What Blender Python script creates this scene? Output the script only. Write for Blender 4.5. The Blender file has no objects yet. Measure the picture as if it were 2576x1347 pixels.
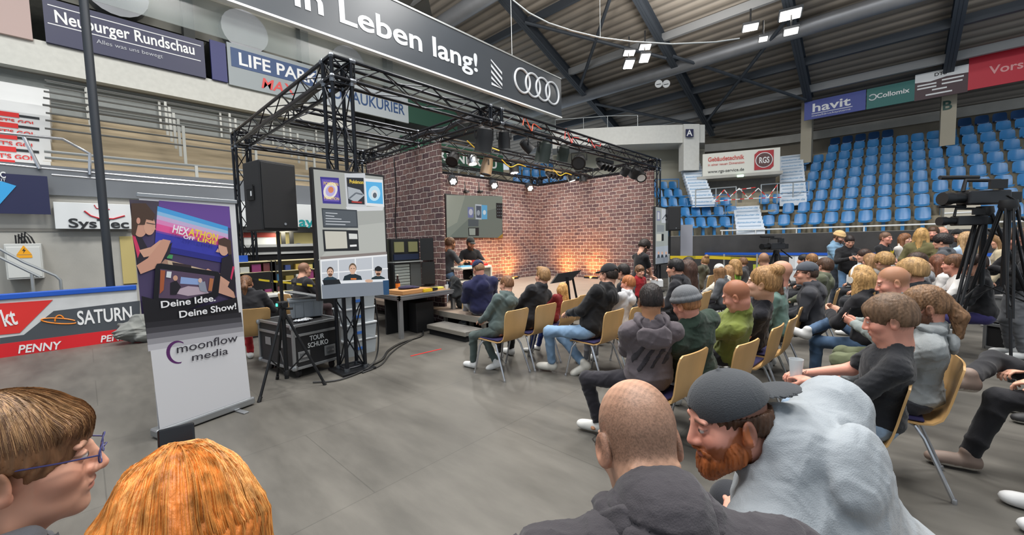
import bpy, bmesh, math, random, time
import numpy as np
from mathutils import Vector, Matrix
T0 = time.time()
R_ = random.Random(7)
SC = bpy.context.scene
COL = SC.collection
# ------------------------------------------------------------------ camera
CAM_H = 1.62
FPX, PIT, ROL, YAW = 1006.47, math.radians(3.748), math.radians(-1.360), math.radians(46.879)
cam_d = bpy.data.cameras.new('camera'); cam = bpy.data.objects.new('camera', cam_d); COL.objects.link(cam)
cam_d.sensor_fit = 'HORIZONTAL'; cam_d.sensor_width = 36.0; cam_d.lens = 36.0 * FPX / 2576.0
cam_d.clip_start = 0.02; cam_d.clip_end = 300
cam.matrix_world = (Matrix.Translation((0, 0, CAM_H)) @ Matrix.Rotation(-YAW, 4, 'Z') @
                    Matrix.Rotation(math.pi / 2 - PIT, 4, 'X') @ Matrix.Rotation(ROL, 4, 'Z'))
SC.camera = cam
# ------------------------------------------------------------------ world, exposure
SC.view_settings.view_transform = 'Standard'; SC.view_settings.look = 'None'
SC.view_settings.gamma = 1.0; SC.view_settings.exposure = 0.18; SC.view_settings.use_curve_mapping = False
W = bpy.data.worlds.new('hall_air'); SC.world = W; W.use_nodes = True
W.node_tree.nodes['Background'].inputs[0].default_value = (0.80, 0.90, 1.0, 1)
W.node_tree.nodes['Background'].inputs[1].default_value = 0.62
SC.cycles.use_denoising = True
SC.cycles.max_bounces = 5; SC.cycles.diffuse_bounces = 2; SC.cycles.glossy_bounces = 2
SC.cycles.transmission_bounces = 4; SC.cycles.transparent_max_bounces = 6
SC.cycles.use_adaptive_sampling = True; SC.cycles.adaptive_threshold = 0.02
SC.cycles.caustics_reflective = False; SC.cycles.caustics_refractive = False
def area_light(name, loc, target, size, power, color=(1, 1, 1), size_y=None, spread=math.pi):
    d = bpy.data.lights.new(name, 'AREA'); d.energy = power; d.color = color; d.size = size; d.spread = spread
    if size_y: d.shape = 'RECTANGLE'; d.size_y = size_y
    o = bpy.data.objects.new(name, d); COL.objects.link(o); o.location = loc
    o.rotation_euler = (Vector(target) - Vector(loc)).to_track_quat('-Z', 'Y').to_euler(); return o
# arena floodlights high over the rink
for i, (x, y) in enumerate([(3, -3), (10, -3), (3, 3.5), (10, 3), (6, 7.5), (15, 6), (-3, 3), (-2, 9)]):
    area_light('floodlight_beam', (x, y, 13.0), (x, y, 0), 2.4, 640, (1.0, 0.98, 0.95))

for x, y in ((15, 5), (9, 9), (17, -3), (6, 14)):                          # unseen upward fill lamps, added to brighten the roof
    area_light('roof_fill', (x, y, 8.8), (x, y, 20), 2.0, 260, (1.0, 0.96, 0.90))

# ------------------------------------------------------------------ photo ray -> place
def ray(px, py):
    x = (px - 1288) / FPX; y = -(py - 673.5) / FPX
    r = x * math.cos(ROL) - y * math.sin(ROL); u = x * math.sin(ROL) + y * math.cos(ROL)
    dd = math.cos(PIT) + u * math.sin(PIT); zz = -math.sin(PIT) + u * math.cos(PIT)
    return Vector((r * math.cos(YAW) + dd * math.sin(YAW), -r * math.sin(YAW) + dd * math.cos(YAW), zz))
CO = Vector((0, 0, CAM_H))
def atz(px, py, z=0.0): d = ray(px, py); return CO + d * ((z - CAM_H) / d.z)
def atx(px, py, x): d = ray(px, py); return CO + d * (x / d.x)
def aty(px, py, y): d = ray(px, py); return CO + d * (y / d.y)
def atd(px, py, t): return CO + ray(px, py) * t

# ------------------------------------------------------------------ materials
MATS = {}
def srgb(c):
    if isinstance(c, str):
        c = c.lstrip('#'); c = [int(c[i:i + 2], 16) / 255 for i in (0, 2, 4)]
    return tuple((v / 12.92 if v <= 0.04045 else ((v + 0.055) / 1.055) ** 2.4) for v in c)
def mat(name, col=None, rough=0.6, metal=0.0, emit=0.0, alpha=None, bump=0.0, bscale=60.0, var=0.0, vscale=8.0, attr=None,
        stretch=None, spec=0.5, trans=0.0, sheen=0.0, ecol=None, sss=0.0):
    key = (name, str(col), rough, metal, emit, alpha, bump, bscale, var, vscale, attr, stretch)
    if key in MATS: return MATS[key]
    m = bpy.data.materials.new(name); m.use_nodes = True; nt = m.node_tree; n = nt.nodes; b = n['Principled BSDF']
    b.inputs['Roughness'].default_value = rough; b.inputs['Metallic'].default_value = metal
    b.inputs['Specular IOR Level'].default_value = spec
    if trans: b.inputs['Transmission Weight'].default_value = trans; b.inputs['IOR'].default_value = 1.2
    if sheen: b.inputs['Sheen Weight'].default_value = sheen
    if sss: b.inputs['Subsurface Weight'].default_value = sss; b.inputs['Subsurface Radius'].default_value = (0.012, 0.005, 0.003); b.inputs['Subsurface Scale'].default_value = 1.0
    c = srgb(col) if col is not None else (0.5, 0.5, 0.5)
    b.inputs['Base Color'].default_value = (*c, 1)
    tex = None
    if bump or var:
        tc = n.new('ShaderNodeTexCoord'); mp = n.new('ShaderNodeMapping'); nt.links.new(tc.outputs['Object'], mp.inputs[0])
        if stretch: mp.inputs['Scale'].default_value = stretch
    src = None
    if attr:
        a = n.new('ShaderNodeVertexColor'); a.layer_name = attr; src = a.outputs['Color']; nt.links.new(src, b.inputs['Base Color'])
    if var:
        tx = n.new('ShaderNodeTexNoise'); tx.inputs['Scale'].default_value = vscale; tx.inputs['Detail'].default_value = 5
        nt.links.new(mp.outputs[0], tx.inputs['Vector'])
        rmp = n.new('ShaderNodeMapRange'); rmp.inputs[1].default_value = 0.3; rmp.inputs[2].default_value = 0.7
        rmp.inputs[3].default_value = 1 - var; rmp.inputs[4].default_value = 1 + var
        nt.links.new(tx.outputs[0], rmp.inputs[0])
        mx = n.new('ShaderNodeMix'); mx.data_type = 'RGBA'; mx.blend_type = 'MULTIPLY'; mx.inputs[0].default_value = 1
        if src: nt.links.new(src, mx.inputs[6])
        else: mx.inputs[6].default_value = (*c, 1)
        nt.links.new(rmp.outputs[0], mx.inputs[7]); nt.links.new(mx.outputs[2], b.inputs['Base Color'])
    if bump:
        tx = n.new('ShaderNodeTexNoise'); tx.inputs['Scale'].default_value = bscale; tx.inputs['Detail'].default_value = 4
        nt.links.new(mp.outputs[0], tx.inputs['Vector'])
        bp = n.new('ShaderNodeBump'); bp.inputs['Strength'].default_value = bump; bp.inputs['Distance'].default_value = 0.01
        nt.links.new(tx.outputs[0], bp.inputs['Height']); nt.links.new(bp.outputs[0], b.inputs['Normal'])
    if emit:
        b.inputs['Emission Strength'].default_value = emit
        b.inputs['Emission Color'].default_value = (*(srgb(ecol) if ecol else c), 1)
        if attr: nt.links.new(src, b.inputs['Emission Color'])
    if alpha is not None: b.inputs['Alpha'].default_value = alpha
    MATS[key] = m; return m
BLACK = mat('black_metal', '#17181b', 0.45, 0.3)
BLACKP = mat('black_plastic', '#141416', 0.55)
CHROME = mat('chrome', '#c9cbd0', 0.22, 0.9)
ALU = mat('aluminium', '#a8abae', 0.35, 0.8)
WHITE = mat('white_paint', '#e4e6e6', 0.55)
GREYM = mat('galvanised_steel', '#a9adad', 0.4, 0.55)

# ------------------------------------------------------------------ objects and tags
def link(o, parent=None):
    COL.objects.link(o)
    if parent is not None: o.parent = parent
    return o
def tag(o, label=None, cat=None, group=None, kind=None):
    if label: o['label'] = label
    if cat: o['category'] = cat
    if group: o['group'] = group
    if kind: o['kind'] = kind
    return o
def thing(name, label, cat, loc=(0, 0, 0), rz=0.0, group=None):
    o = bpy.data.objects.new(name, None); COL.objects.link(o); o.empty_display_size = 0.1
    o.location = loc; o.rotation_euler = (0, 0, rz); return tag(o, label, cat, group)
def copy_tree(o, parent=None):
    c = o.copy(); COL.objects.link(c)
    if parent is not None: c.parent = parent
    for ch in list(o.children): copy_tree(ch, c)
    return c
def mesh_obj(name, V, F, m, parent=None, smooth=False, cols=None, mats=None, midx=None):
    me = bpy.data.meshes.new(name); me.from_pydata([tuple(v) for v in V], [], F if isinstance(F, list) else F.tolist())
    for mm in (mats or [m]): me.materials.append(mm)
    if midx is not None: me.polygons.foreach_set('material_index', midx)
    if smooth: me.polygons.foreach_set('use_smooth', [True] * len(me.polygons))
    if cols is not None:
        ca = me.color_attributes.new('Col', 'FLOAT_COLOR', 'POINT'); ca.data.foreach_set('color', np.asarray(cols, np.float32).ravel())
    me.update(); return link(bpy.data.objects.new(name, me), parent)
class MB:
    """collects boxes, bars, tubes and sheets, then links them as ONE mesh object"""
    def __init__(s): s.v = []; s.f = []; s.mi = []; s.cur = 0
    def add(s, V, F):
        n = len(s.v); s.v += [tuple(v) for v in V]; s.f += [tuple(i + n for i in f) for f in F]; s.mi += [s.cur] * len(F); return s
    def box(s, c, d, M=None):
        c = Vector(c); h = Vector(d) / 2
        P = [Vector((x * h.x, y * h.y, z * h.z)) for x in (-1, 1) for y in (-1, 1) for z in (-1, 1)]
        if M is not None: P = [M @ p for p in P]
        return s.add([c + p for p in P], [(0, 1, 3, 2), (4, 6, 7, 5), (0, 4, 5, 1), (2, 3, 7, 6), (0, 2, 6, 4), (1, 5, 7, 3)])
    def box2(s, a, b): a, b = Vector(a), Vector(b); return s.box((a + b) / 2, [abs(x) for x in (b - a)])
    def tube(s, pts, r, n=8, cap=True, closed=False, r2=None):
        pts = [Vector(p) for p in pts]; N = len(pts); rings = []
        up = None
        for i, p in enumerate(pts):
            t = (pts[(i + 1) % N] - pts[i - 1]) if (closed or 0 < i < N - 1) else ((pts[1] - pts[0]) if i == 0 else (pts[-1] - pts[-2]))
            if t.length < 1e-9: t = Vector((0, 0, 1))
            t.normalize()
            if up is None: up = t.orthogonal().normalized()
            else:
                up = (up - t * up.dot(t))
                up = up.normalized() if up.length > 1e-6 else t.orthogonal().normalized()
            w = t.cross(up); rr = r if r2 is None else r + (r2 - r) * i / (N - 1)
            rings.append([p + (up * math.cos(2 * math.pi * k / n) + w * math.sin(2 * math.pi * k / n)) * rr for k in range(n)])
        V = [v for g in rings for v in g]; F = []
        for i in range(N if closed else N - 1):
            a, b = i * n, ((i + 1) % N) * n
            F += [(a + k, a + (k + 1) % n, b + (k + 1) % n, b + k) for k in range(n)]
        if cap and not closed: F += [tuple(range(n - 1, -1, -1)), tuple(range((N - 1) * n, N * n))]
        return s.add(V, F)
    def bar(s, a, b, r, n=8): return s.tube([a, b], r, n)
    def lathe(s, c, prof, n=20, M=None):
        V = []; c = Vector(c)
        for r, z in prof:
            for k in range(n):
                p = Vector((r * math.cos(2 * math.pi * k / n), r * math.sin(2 * math.pi * k / n), z)); V.append(c + (M @ p if M is not None else p))
        F = [(i * n + k, i * n + (k + 1) % n, (i + 1) * n + (k + 1) % n, (i + 1) * n + k) for i in range(len(prof) - 1) for k in range(n)]
        F += [tuple(range(n - 1, -1, -1)), tuple(range((len(prof) - 1) * n, len(prof) * n))]
        return s.add(V, F)
    def quad(s, a, b, c, d): return s.add([a, b, c, d], [(0, 1, 2, 3)])
    def prism(s, poly, o, u, v, depth):
        """2-D outline poly at origin o with axes u,v, extruded along u x v by depth"""
        o, u, v = Vector(o), Vector(u), Vector(v); w = u.cross(v).normalized() * depth; n = len(poly)
        A = [o + u * p[0] + v * p[1] for p in poly]; B = [p + w for p in A]
        return s.add(A + B, [tuple(range(n - 1, -1, -1)), tuple(range(n, 2 * n))] + [(i, (i + 1) % n, n + (i + 1) % n, n + i) for i in range(n)])
    def build(s, name, m, parent=None, smooth=False, bevel=0.0, mats=None):
        o = mesh_obj(name, s.v, s.f, m, parent, smooth, mats=mats, midx=s.mi if mats else None)
        if smooth: 
            me = o.data
            try: me.set_sharp_from_angle(angle=math.radians(38))
            except Exception: pass
        if bevel:
            b = o.modifiers.new('soft_edge', 'BEVEL'); b.width = bevel; b.segments = 2; b.limit_method = 'ANGLE'
        return o
def text(name, s, o, u, v, size, m, parent=None, depth=0.006, offset=0.0, shear=0.0, align='LEFT', fit=None, spacing=1.0):
    """lettering standing on the surface at o; u = reading direction, v = up"""
    cu = bpy.data.curves.new(name, 'FONT'); cu.body = s; cu.size = size; cu.extrude = depth; cu.offset = min(offset, 0.018 * size); cu.shear = shear
    cu.align_x = align; cu.resolution_u = 4; cu.space_character = spacing; cu.materials.append(m)
    tmp = bpy.data.objects.new('tmp', cu); me = bpy.data.meshes.new_from_object(tmp); bpy.data.objects.remove(tmp)
    me.name = name; ob = bpy.data.objects.new(name, me); link(ob, parent)
    if not me.materials: me.materials.append(m)
    u = Vector(u).normalized(); v = Vector(v); v = (v - u * v.dot(u)).normalized(); w = u.cross(v)
    M = Matrix((u, v, w)).transposed().to_4x4(); M.translation = Vector(o)
    if fit and len(me.vertices):
        xs = [q.co.x for q in me.vertices]; M = M @ Matrix.Diagonal((fit / max(max(xs), 1e-6), 1, 1, 1))
    ob.matrix_basis = M; return ob
# ------------------------------------------------------------------ smooth solid shapes (for people, cloth, bags)
def _rot(ax, ang):
    return np.array(Matrix.Rotation(ang, 3, ax))
class Solid:
    def __init__(s): s.p = []; s.fn = None
    def cap(s, a, b, ra, rb=None, k=0.03, sub=False):
        a, b = np.array(a, float), np.array(b, float); rb = ra if rb is None else rb
        s.p.append(('c', a, b, ra, rb, k, sub, (a + b) / 2, np.linalg.norm(b - a) / 2 + max(ra, rb))); return s
    def ell(s, c, r, M=None, k=0.03, sub=False):
        c = np.array(c, float); r = np.array(r, float)
        s.p.append(('e', c, r, None if M is None else np.array(M, float), None, k, sub, c, max(r))); return s
    def box(s, c, h, M=None, rd=0.01, k=0.01, sub=False):
        c = np.array(c, float); h = np.array(h, float)
        s.p.append(('b', c, h, None if M is None else np.array(M, float), rd, k, sub, c, float(np.linalg.norm(h)))); return s
    def half(s, c, nrm, k=0.01):
        """cut away everything on the side nrm points to"""
        c = np.array(c, float); nrm = np.array(nrm, float); nrm /= np.linalg.norm(nrm)
        s.p.append(('h', c, nrm, None, None, k, True, c, 0.0)); return s
    def bounds(s, pad=0.03):
        lo = np.min([q[7] - q[8] for q in s.p if not q[6]], 0) - pad; hi = np.max([q[7] + q[8] for q in s.p if not q[6]], 0) + pad
        return lo, hi
    def ev(s, P):
        d = np.full(len(P), 9.0)
        for t, a, b, c, e, k, sub, cc, rad in s.p:
            if t == 'h': idx = None; Q = P
            else:
                near = np.sqrt(((P - cc) ** 2).sum(1)) - rad
                m = (near < d + k + 0.0) if not sub else (near < k + 0.02)
                if not m.any(): continue
                idx = np.nonzero(m)[0]; Q = P[idx]
            if t == 'c':
                ab = b - a; L2 = max(ab @ ab, 1e-9); tt = np.clip((Q - a) @ ab / L2, 0, 1)
                v = np.sqrt(((Q - a - tt[:, None] * ab) ** 2).sum(1)) - (c + (e - c) * tt)
            elif t == 'e':
                q = Q - a
                if c is not None: q = q @ c
                k0 = np.sqrt(((q / b) ** 2).sum(1)); k1 = np.sqrt(((q / (b * b)) ** 2).sum(1)) + 1e-9
                v = k0 * (k0 - 1) / k1
                v = np.where(k0 < 1e-3, -min(b), v)
            elif t == 'b':
                q = Q - a
                if c is not None: q = q @ c
                q = np.abs(q) - (b - e)
                v = np.sqrt((np.maximum(q, 0) ** 2).sum(1)) + np.minimum(q.max(1), 0) - e
            else: v = -((Q - a) @ b)
            D = d if idx is None else d[idx]
            if sub:
                w = -v; h = np.clip(0.5 - 0.5 * (D - w) / k, 0, 1); nd = D + (w - D) * h + k * h * (1 - h)
            else:
                h = np.clip(0.5 + 0.5 * (D - v) / k, 0, 1); nd = D + (v - D) * h - k * h * (1 - h)
            if idx is None: d = nd
            else: d[idx] = nd
        if s.fn is not None:
            m = np.abs(d) < 0.12
            if m.any(): d[m] = d[m] + s.fn(P[m])
        return d
    def mesh(s, h):
        lo, hi = s.bounds(); S = 4; H = h * S
        n = np.maximum(np.ceil((hi - lo) / H).astype(int), 1)
        ax = [lo[i] + (np.arange(n[i]) + 0.5) * H for i in range(3)]
        G = np.stack(np.meshgrid(*ax, indexing='ij'), -1).reshape(-1, 3)
        dc = s.ev(G).reshape(n)
        act = np.abs(dc) < H * 1.15 + 0.01
        N = n * S + 1
        val = np.empty(n * S + 1, np.float32)
        big = np.repeat(np.repeat(np.repeat(np.where(dc < 0, -H, H).astype(np.float32), S, 0), S, 1), S, 2)
        val[:-1, :-1, :-1] = big; val[-1] = H; val[:, -1] = H; val[:, :, -1] = H
        ca = np.argwhere(act)
        if not len(ca): return np.zeros((0, 3)), np.zeros((0, 4), int)
        o = np.stack(np.meshgrid(*[np.arange(S + 1)] * 3, indexing='ij'), -1).reshape(-1, 3)
        I = (ca[:, None, :] * S + o[None]).reshape(-1, 3)
        flat = np.unique((I[:, 0] * N[1] + I[:, 1]) * N[2] + I[:, 2])
        I = np.stack([flat // (N[1] * N[2]), (flat // N[2]) % N[1], flat % N[2]], 1)
        val.reshape(-1)[flat] = s.ev(lo + I * h)
        # surface nets
        ins = val < 0
        c8 = sum(ins[a:N[0] - 1 + a, b:N[1] - 1 + b, c:N[2] - 1 + c].astype(np.int8) for a in (0, 1) for b in (0, 1) for c in (0, 1))
        cell = np.argwhere((c8 > 0) & (c8 < 8))
        if not len(cell): return np.zeros((0, 3)), np.zeros((0, 4), int)
        vid = np.full(N - 1, -1, np.int64); vid[tuple(cell.T)] = np.arange(len(cell))
        acc = np.zeros((len(cell), 3)); cnt = np.zeros(len(cell))
        cor = [(a, b, c) for a in (0, 1) for b in (0, 1) for c in (0, 1)]
        cv = {q: val[cell[:, 0] + q[0], cell[:, 1] + q[1], cell[:, 2] + q[2]] for q in cor}
        for q in cor:
            for i in range(3):
                if q[i] == 0:
                    q2 = list(q); q2[i] = 1; a, b = cv[q], cv[tuple(q2)]
                    m = (a < 0) != (b < 0); t = np.where(m, a / np.where(m, a - b, 1), 0)
                    pt = np.tile(np.array(q, float), (len(cell), 1)); pt[:, i] = t
                    acc[m] += pt[m]; cnt[m] += 1
        V = lo + (cell + acc / np.maximum(cnt, 1)[:, None]) * h
        Fs = []
        for i in range(3):
            j, k = (i + 1) % 3, (i + 2) % 3
            sl0 = [slice(None)] * 3; sl1 = [slice(None)] * 3
            sl0[i] = slice(0, N[i] - 1); sl1[i] = slice(1, N[i])
            a, b = ins[tuple(sl0)], ins[tuple(sl1)]
            e = np.argwhere(a != b)
            e = e[(e[:, j] > 0) & (e[:, k] > 0) & (e[:, j] < N[j] - 1) & (e[:, k] < N[k] - 1)]
            if not len(e): continue
            def cid(dj, dk):
                x = e.copy(); x[:, j] += dj; x[:, k] += dk; return vid[x[:, 0], x[:, 1], x[:, 2]]
            q = np.stack([cid(-1, -1), cid(0, -1), cid(0, 0), cid(-1, 0)], 1)
            fl = a[tuple(e.T)]
            q[~fl] = q[~fl][:, ::-1]
            Fs.append(q)
        return V, np.concatenate(Fs) if Fs else np.zeros((0, 4), int)
def solid_obj(name, parts, m, parent=None, colfn=None):
    """parts: list of (Solid, h); all become ONE mesh object"""
    VV, FF, n = [], [], 0
    for sd, h in parts:
        V, F = sd.mesh(h); VV.append(V); FF.append(F + n); n += len(V)
    V = np.concatenate(VV); F = np.concatenate(FF)
    me = bpy.data.meshes.new(name)
    me.vertices.add(len(V)); me.vertices.foreach_set('co', V.astype(np.float32).ravel())
    me.loops.add(len(F) * 4); me.loops.foreach_set('vertex_index', F.astype(np.int32).ravel())
    me.polygons.add(len(F)); me.polygons.foreach_set('loop_start', np.arange(0, len(F) * 4, 4, dtype=np.int32))
    me.polygons.foreach_set('use_smooth', np.ones(len(F), bool))
    me.update(calc_edges=True); me.materials.append(m)
    if colfn is not None:
        c = np.ones((len(V), 4), np.float32); c[:, :3] = colfn(V)
        ca = me.color_attributes.new('Col', 'FLOAT_COLOR', 'POINT'); ca.data.foreach_set('color', c.ravel())
    return link(bpy.data.objects.new(name, me), parent)
def folds(amp, freq, seed, dirs=5):
    rr = np.random.RandomState(seed); K = rr.normal(size=(dirs, 3)); K /= np.linalg.norm(K, axis=1)[:, None]
    K *= freq * (0.6 + 0.9 * rr.rand(dirs, 1)); ph = rr.rand(dirs) * 6.28; K2 = rr.normal(size=(3, 3)) * freq * 0.35
    def f(P):
        w = P + 0.05 * np.sin(P @ K2 + ph[:3])
        s = np.zeros(len(P))
        for i in range(dirs): s += 1 - 1.6 * (1 - np.abs(np.sin(0.5 * (w @ K[i]) + ph[i]))) ** 2 * 1.4
        s -= dirs * 0.25
        return amp * s / dirs
    return f
# ------------------------------------------------------------------ people
def V3(*a): return np.array(a, float)
def norm(v): return v / (np.linalg.norm(v) + 1e-9)
def ik(a, t, l1, l2, pole):
    """elbow / knee position between a and t, bending towards pole; also the reachable target"""
    d = t - a; L = np.linalg.norm(d); Lm = (l1 + l2) * 0.995
    if L > Lm: t = a + d / L * Lm; d = t - a; L = Lm
    L = max(L, abs(l1 - l2) + 1e-3)
    x = (l1 * l1 - l2 * l2 + L * L) / (2 * L); hgt = math.sqrt(max(l1 * l1 - x * x, 0)); u = d / L
    p = pole - u * (pole @ u)
    return a + u * x + norm(p) * hgt, t
SKIN = mat('skin', None, 0.5, attr='Col', spec=0.35, sss=0.12)
def cloth(col, rough=0.85, bump=0.25, bscale=300, var=0.10, metal=0): return mat('cloth', col, rough, metal, bump=bump, bscale=bscale, var=var, vscale=7, sheen=0.15, spec=0.25)
HAIRC = {}
def hairmat(col):
    if col not in HAIRC: HAIRC[col] = mat('hair_' + col, col, 0.5, bump=0.55, bscale=70, var=0.42, vscale=55, stretch=(1, 1, 0.13), spec=0.35)
    return HAIRC[col]
TONES = {'fair': '#d9a58c', 'pink': '#d89a86', 'tan': '#bf8a6b', 'olive': '#b58463', 'pale': '#e0b39d'}

def hand_solid(w, d, up, hs=1.0, curl=0.6, side=1, spread=0.12, grip=0):
    """palm and five fingers. w wrist, d direction of the hand, up = back of hand, side: +1 right hand (thumb to the inner side)"""
    S = Solid(); d = norm(d); up = norm(up - d * (up @ d)); lat = np.cross(d, up) * side    # lat points to the thumb side
    pal = w + d * 0.048 * hs
    M = np.stack([d, lat, up], 1)
    S.ell(pal, V3(0.052, 0.041, 0.016) * hs, M, k=0.012)
    S.cap(w - d * 0.03 * hs, w + d * 0.02 * hs, 0.0225 * hs, 0.023 * hs, k=0.02)
    for i, (off, ln) in enumerate([(0.030, 0.072), (0.010, 0.080), (-0.011, 0.074), (-0.030, 0.058)]):
        b = w + d * (0.086 - 0.05 * abs(off - 0.005)) * hs + lat * off * hs
        dd = norm(d + lat * off * spread * 12); a = curl * (1 + 0.12 * i); r = 0.0088 - 0.0007 * (i == 3)
        p = b; ang = a * 0.55
        for j, seg in enumerate((0.45, 0.31, 0.24)):
            q = p + (dd * math.cos(ang) - up * math.sin(ang)) * ln * seg * hs
            S.cap(p, q, (r - 0.0006 * j) * hs, (r - 0.0006 * (j + 1)) * hs, k=0.006 if j == 0 else 0.003); p = q; ang += a * 0.75
    tb = w + d * 0.022 * hs + lat * 0.030 * hs
    t1 = tb + (d * 0.55 + lat * 0.62 - up * 0.45) * 0.042 * hs; t2 = t1 + norm(d * 0.85 + lat * (0.25 - 0.3 * grip) - up * (0.35 + 0.35 * grip)) * 0.034 * hs
    S.cap(tb, t1, 0.0135 * hs, 0.0105 * hs, k=0.012); S.cap(t1, t2, 0.0100 * hs, 0.0085 * hs, k=0.004)
    return S

def person(label, pos, face=90.0, pose='sit', s=1.0, hs=1.05, lean=0.12, side=0.0, turn=0.0, twist=0.0, nod=0.15, roll=0.0, neck_f=0.0, tone='fair',
           hair='short', hcol='#5a4532', beard=None, top='hoodie', tcol='#333333', legs='std', lcol='#2b2c30', shoes='#d8d8d6', sole='#cfcfcb', arms='lap', glasses=None,
           cap=None, ccol='#1d1d20', h=0.011, bulk=1.0, waist=1.0, seat=0.46, sleeve=1.0, group=None, mustache=False, bare_leg=0.0, wr=None, wl=None,
           lw=0.0, fold=0.012, extra=None, zoff=0.0, name='person', mesh_k=1.0, legpts=None, hood_up=False, stand_bend=0.0, hh=None, er=None, el=None, skin_h=None, short_leg=0.0, curl=0.7, sss=True, hood=False, seams=None, nape=False, hood_k=1.0, neck_s=0.0, hood_sep=True):
    """one person: an Empty on the ground with the body, hair and clothes as its parts"""
    root = thing(name, label, 'person', (pos[0], pos[1], zoff), math.radians(face - 90), group)
    root.scale = (s, s, s)
    seed = int(abs(pos[0] * 131 + pos[1] * 977)) + len(label)
    hh = hh or min(h * 0.62, 0.009)
    sit = pose == 'sit'
    pel = V3(0, 0, seat / s + 0.095) if sit else V3(0, -0.10 * stand_bend, 0.94 - short_leg)
    up = norm(V3(math.sin(side), math.sin(lean), math.cos(lean)))
    tw = math.radians(twist); rt = norm(np.cross(V3(-math.sin(tw), math.cos(tw), 0), up)); fw = norm(np.cross(up, rt))
    wst = pel + up * 0.17 + fw * 0.0; che = pel + up * 0.34 + fw * 0.012; nb = pel + up * 0.50 - fw * 0.005
    up2 = norm(up + fw * neck_f + rt * neck_s); hc = nb + up2 * 0.156 + fw * (0.035 + 0.06 * max(nod, 0))
    # head frame
    t = math.radians(turn); fh = norm(rt * math.sin(t) + fw * math.cos(t)); fh = norm(fh - V3(0, 0, 1) * fh[2] * 0.7)
    hz = norm(norm(up * 0.5 + V3(0, 0, 1)) - fh * (fh @ norm(up * 0.5 + V3(0, 0, 1)))); hx = np.cross(fh, hz)
    c_, s_ = math.cos(nod), math.sin(nod); fh, hz = fh * c_ - hz * s_, hz * c_ + fh * s_
    c_, s_ = math.cos(roll), math.sin(roll); hx, hz = hx * c_ + hz * s_, hz * c_ - hx * s_
    HM = np.stack([hx, fh, hz], 1)
    hd = lambda x, y, z: hc + HM @ (V3(x, y, z) * hs)
    # arms
    sh = {}; el_ = {}; wr_ = {}; hdir = {}; hup = {}
    for sg in (-1, 1):
        sh[sg] = pel + up * 0.432 + rt * sg * 0.166 * bulk - fw * 0.005
        pole = V3(sg * 0.7, -0.5, -0.55); hd_ = V3(-sg * 0.55, 0.75, -0.2); hu = V3(0, 0.25, 1)
        P = arms if isinstance(arms, str) else arms[(sg + 1) // 2]
        if P == 'lap': tg = pel + V3(sg * 0.085, 0.30, 0.10); hd_ = V3(-sg * 0.8, 0.5, -0.15)
        elif P == 'thigh': tg = pel + V3(sg * 0.15, 0.27, 0.095); hd_ = V3(-sg * 0.3, 1, -0.1)
        elif P == 'phone': tg = pel + V3(sg * 0.085, 0.34, 0.27); hd_ = V3(-sg * 0.45, 0.8, 0.35); hu = V3(sg * 0.7, 0.3, -0.3)
        elif P == 'phone_up': tg = che + fw * 0.33 + V3(sg * 0.06, 0, 0.12); hd_ = V3(-sg * 0.35, 0.6, 0.7); hu = V3(sg * 0.7, 0.5, 0)
        elif P == 'fold': tg = che + fw * 0.20 + V3(-sg * 0.12, 0, -0.10); hd_ = V3(-sg, -0.1, 0.15); hu = V3(0, 1, 0.3)
        elif P == 'table': tg = pel + V3(sg * 0.14, 0.36, 0.26); hd_ = V3(-sg * 0.6, 0.8, 0)
        elif P == 'down': tg = pel + V3(sg * 0.29, 0.06, -0.07); hd_ = V3(0, 0.15, -1); hu = V3(sg, 0, 0); pole = V3(sg * 0.3, -1, 0)
        elif P == 'chest': tg = che + fw * 0.24 + V3(sg * 0.07, 0, -0.08); hd_ = V3(-sg * 0.6, 0.5, 0.5); hu = V3(sg * 0.6, 0.6, 0.2)
        elif P == 'chin': tg = hd(sg * 0.03, 0.09, -0.2); hd_ = V3(-sg * 0.4, 0.0, 0.9); hu = V3(0, 1, 0); pole = V3(sg * 0.5, -0.2, -1)
        elif P == 'pocket': tg = pel + V3(sg * 0.13, 0.2, 0.12); hd_ = V3(-sg * 0.9, 0.2, -0.1); hu = V3(0, 1, 0)
        else: tg = pel + V3(*P)
        ov = wr if sg == 1 else wl
        if ov is not None: tg = pel + V3(*ov)
        eo = er if sg == 1 else el
        if eo is not None: pole = V3(*eo)
        el_[sg], wr_[sg] = ik(sh[sg], tg, 0.285, 0.255, pole); hdir[sg] = norm(norm(hd_) + 0.35 * norm(wr_[sg] - el_[sg])); hup[sg] = hu
    # legs
    hip = {}; kn = {}; an = {}; ft = {}
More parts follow.
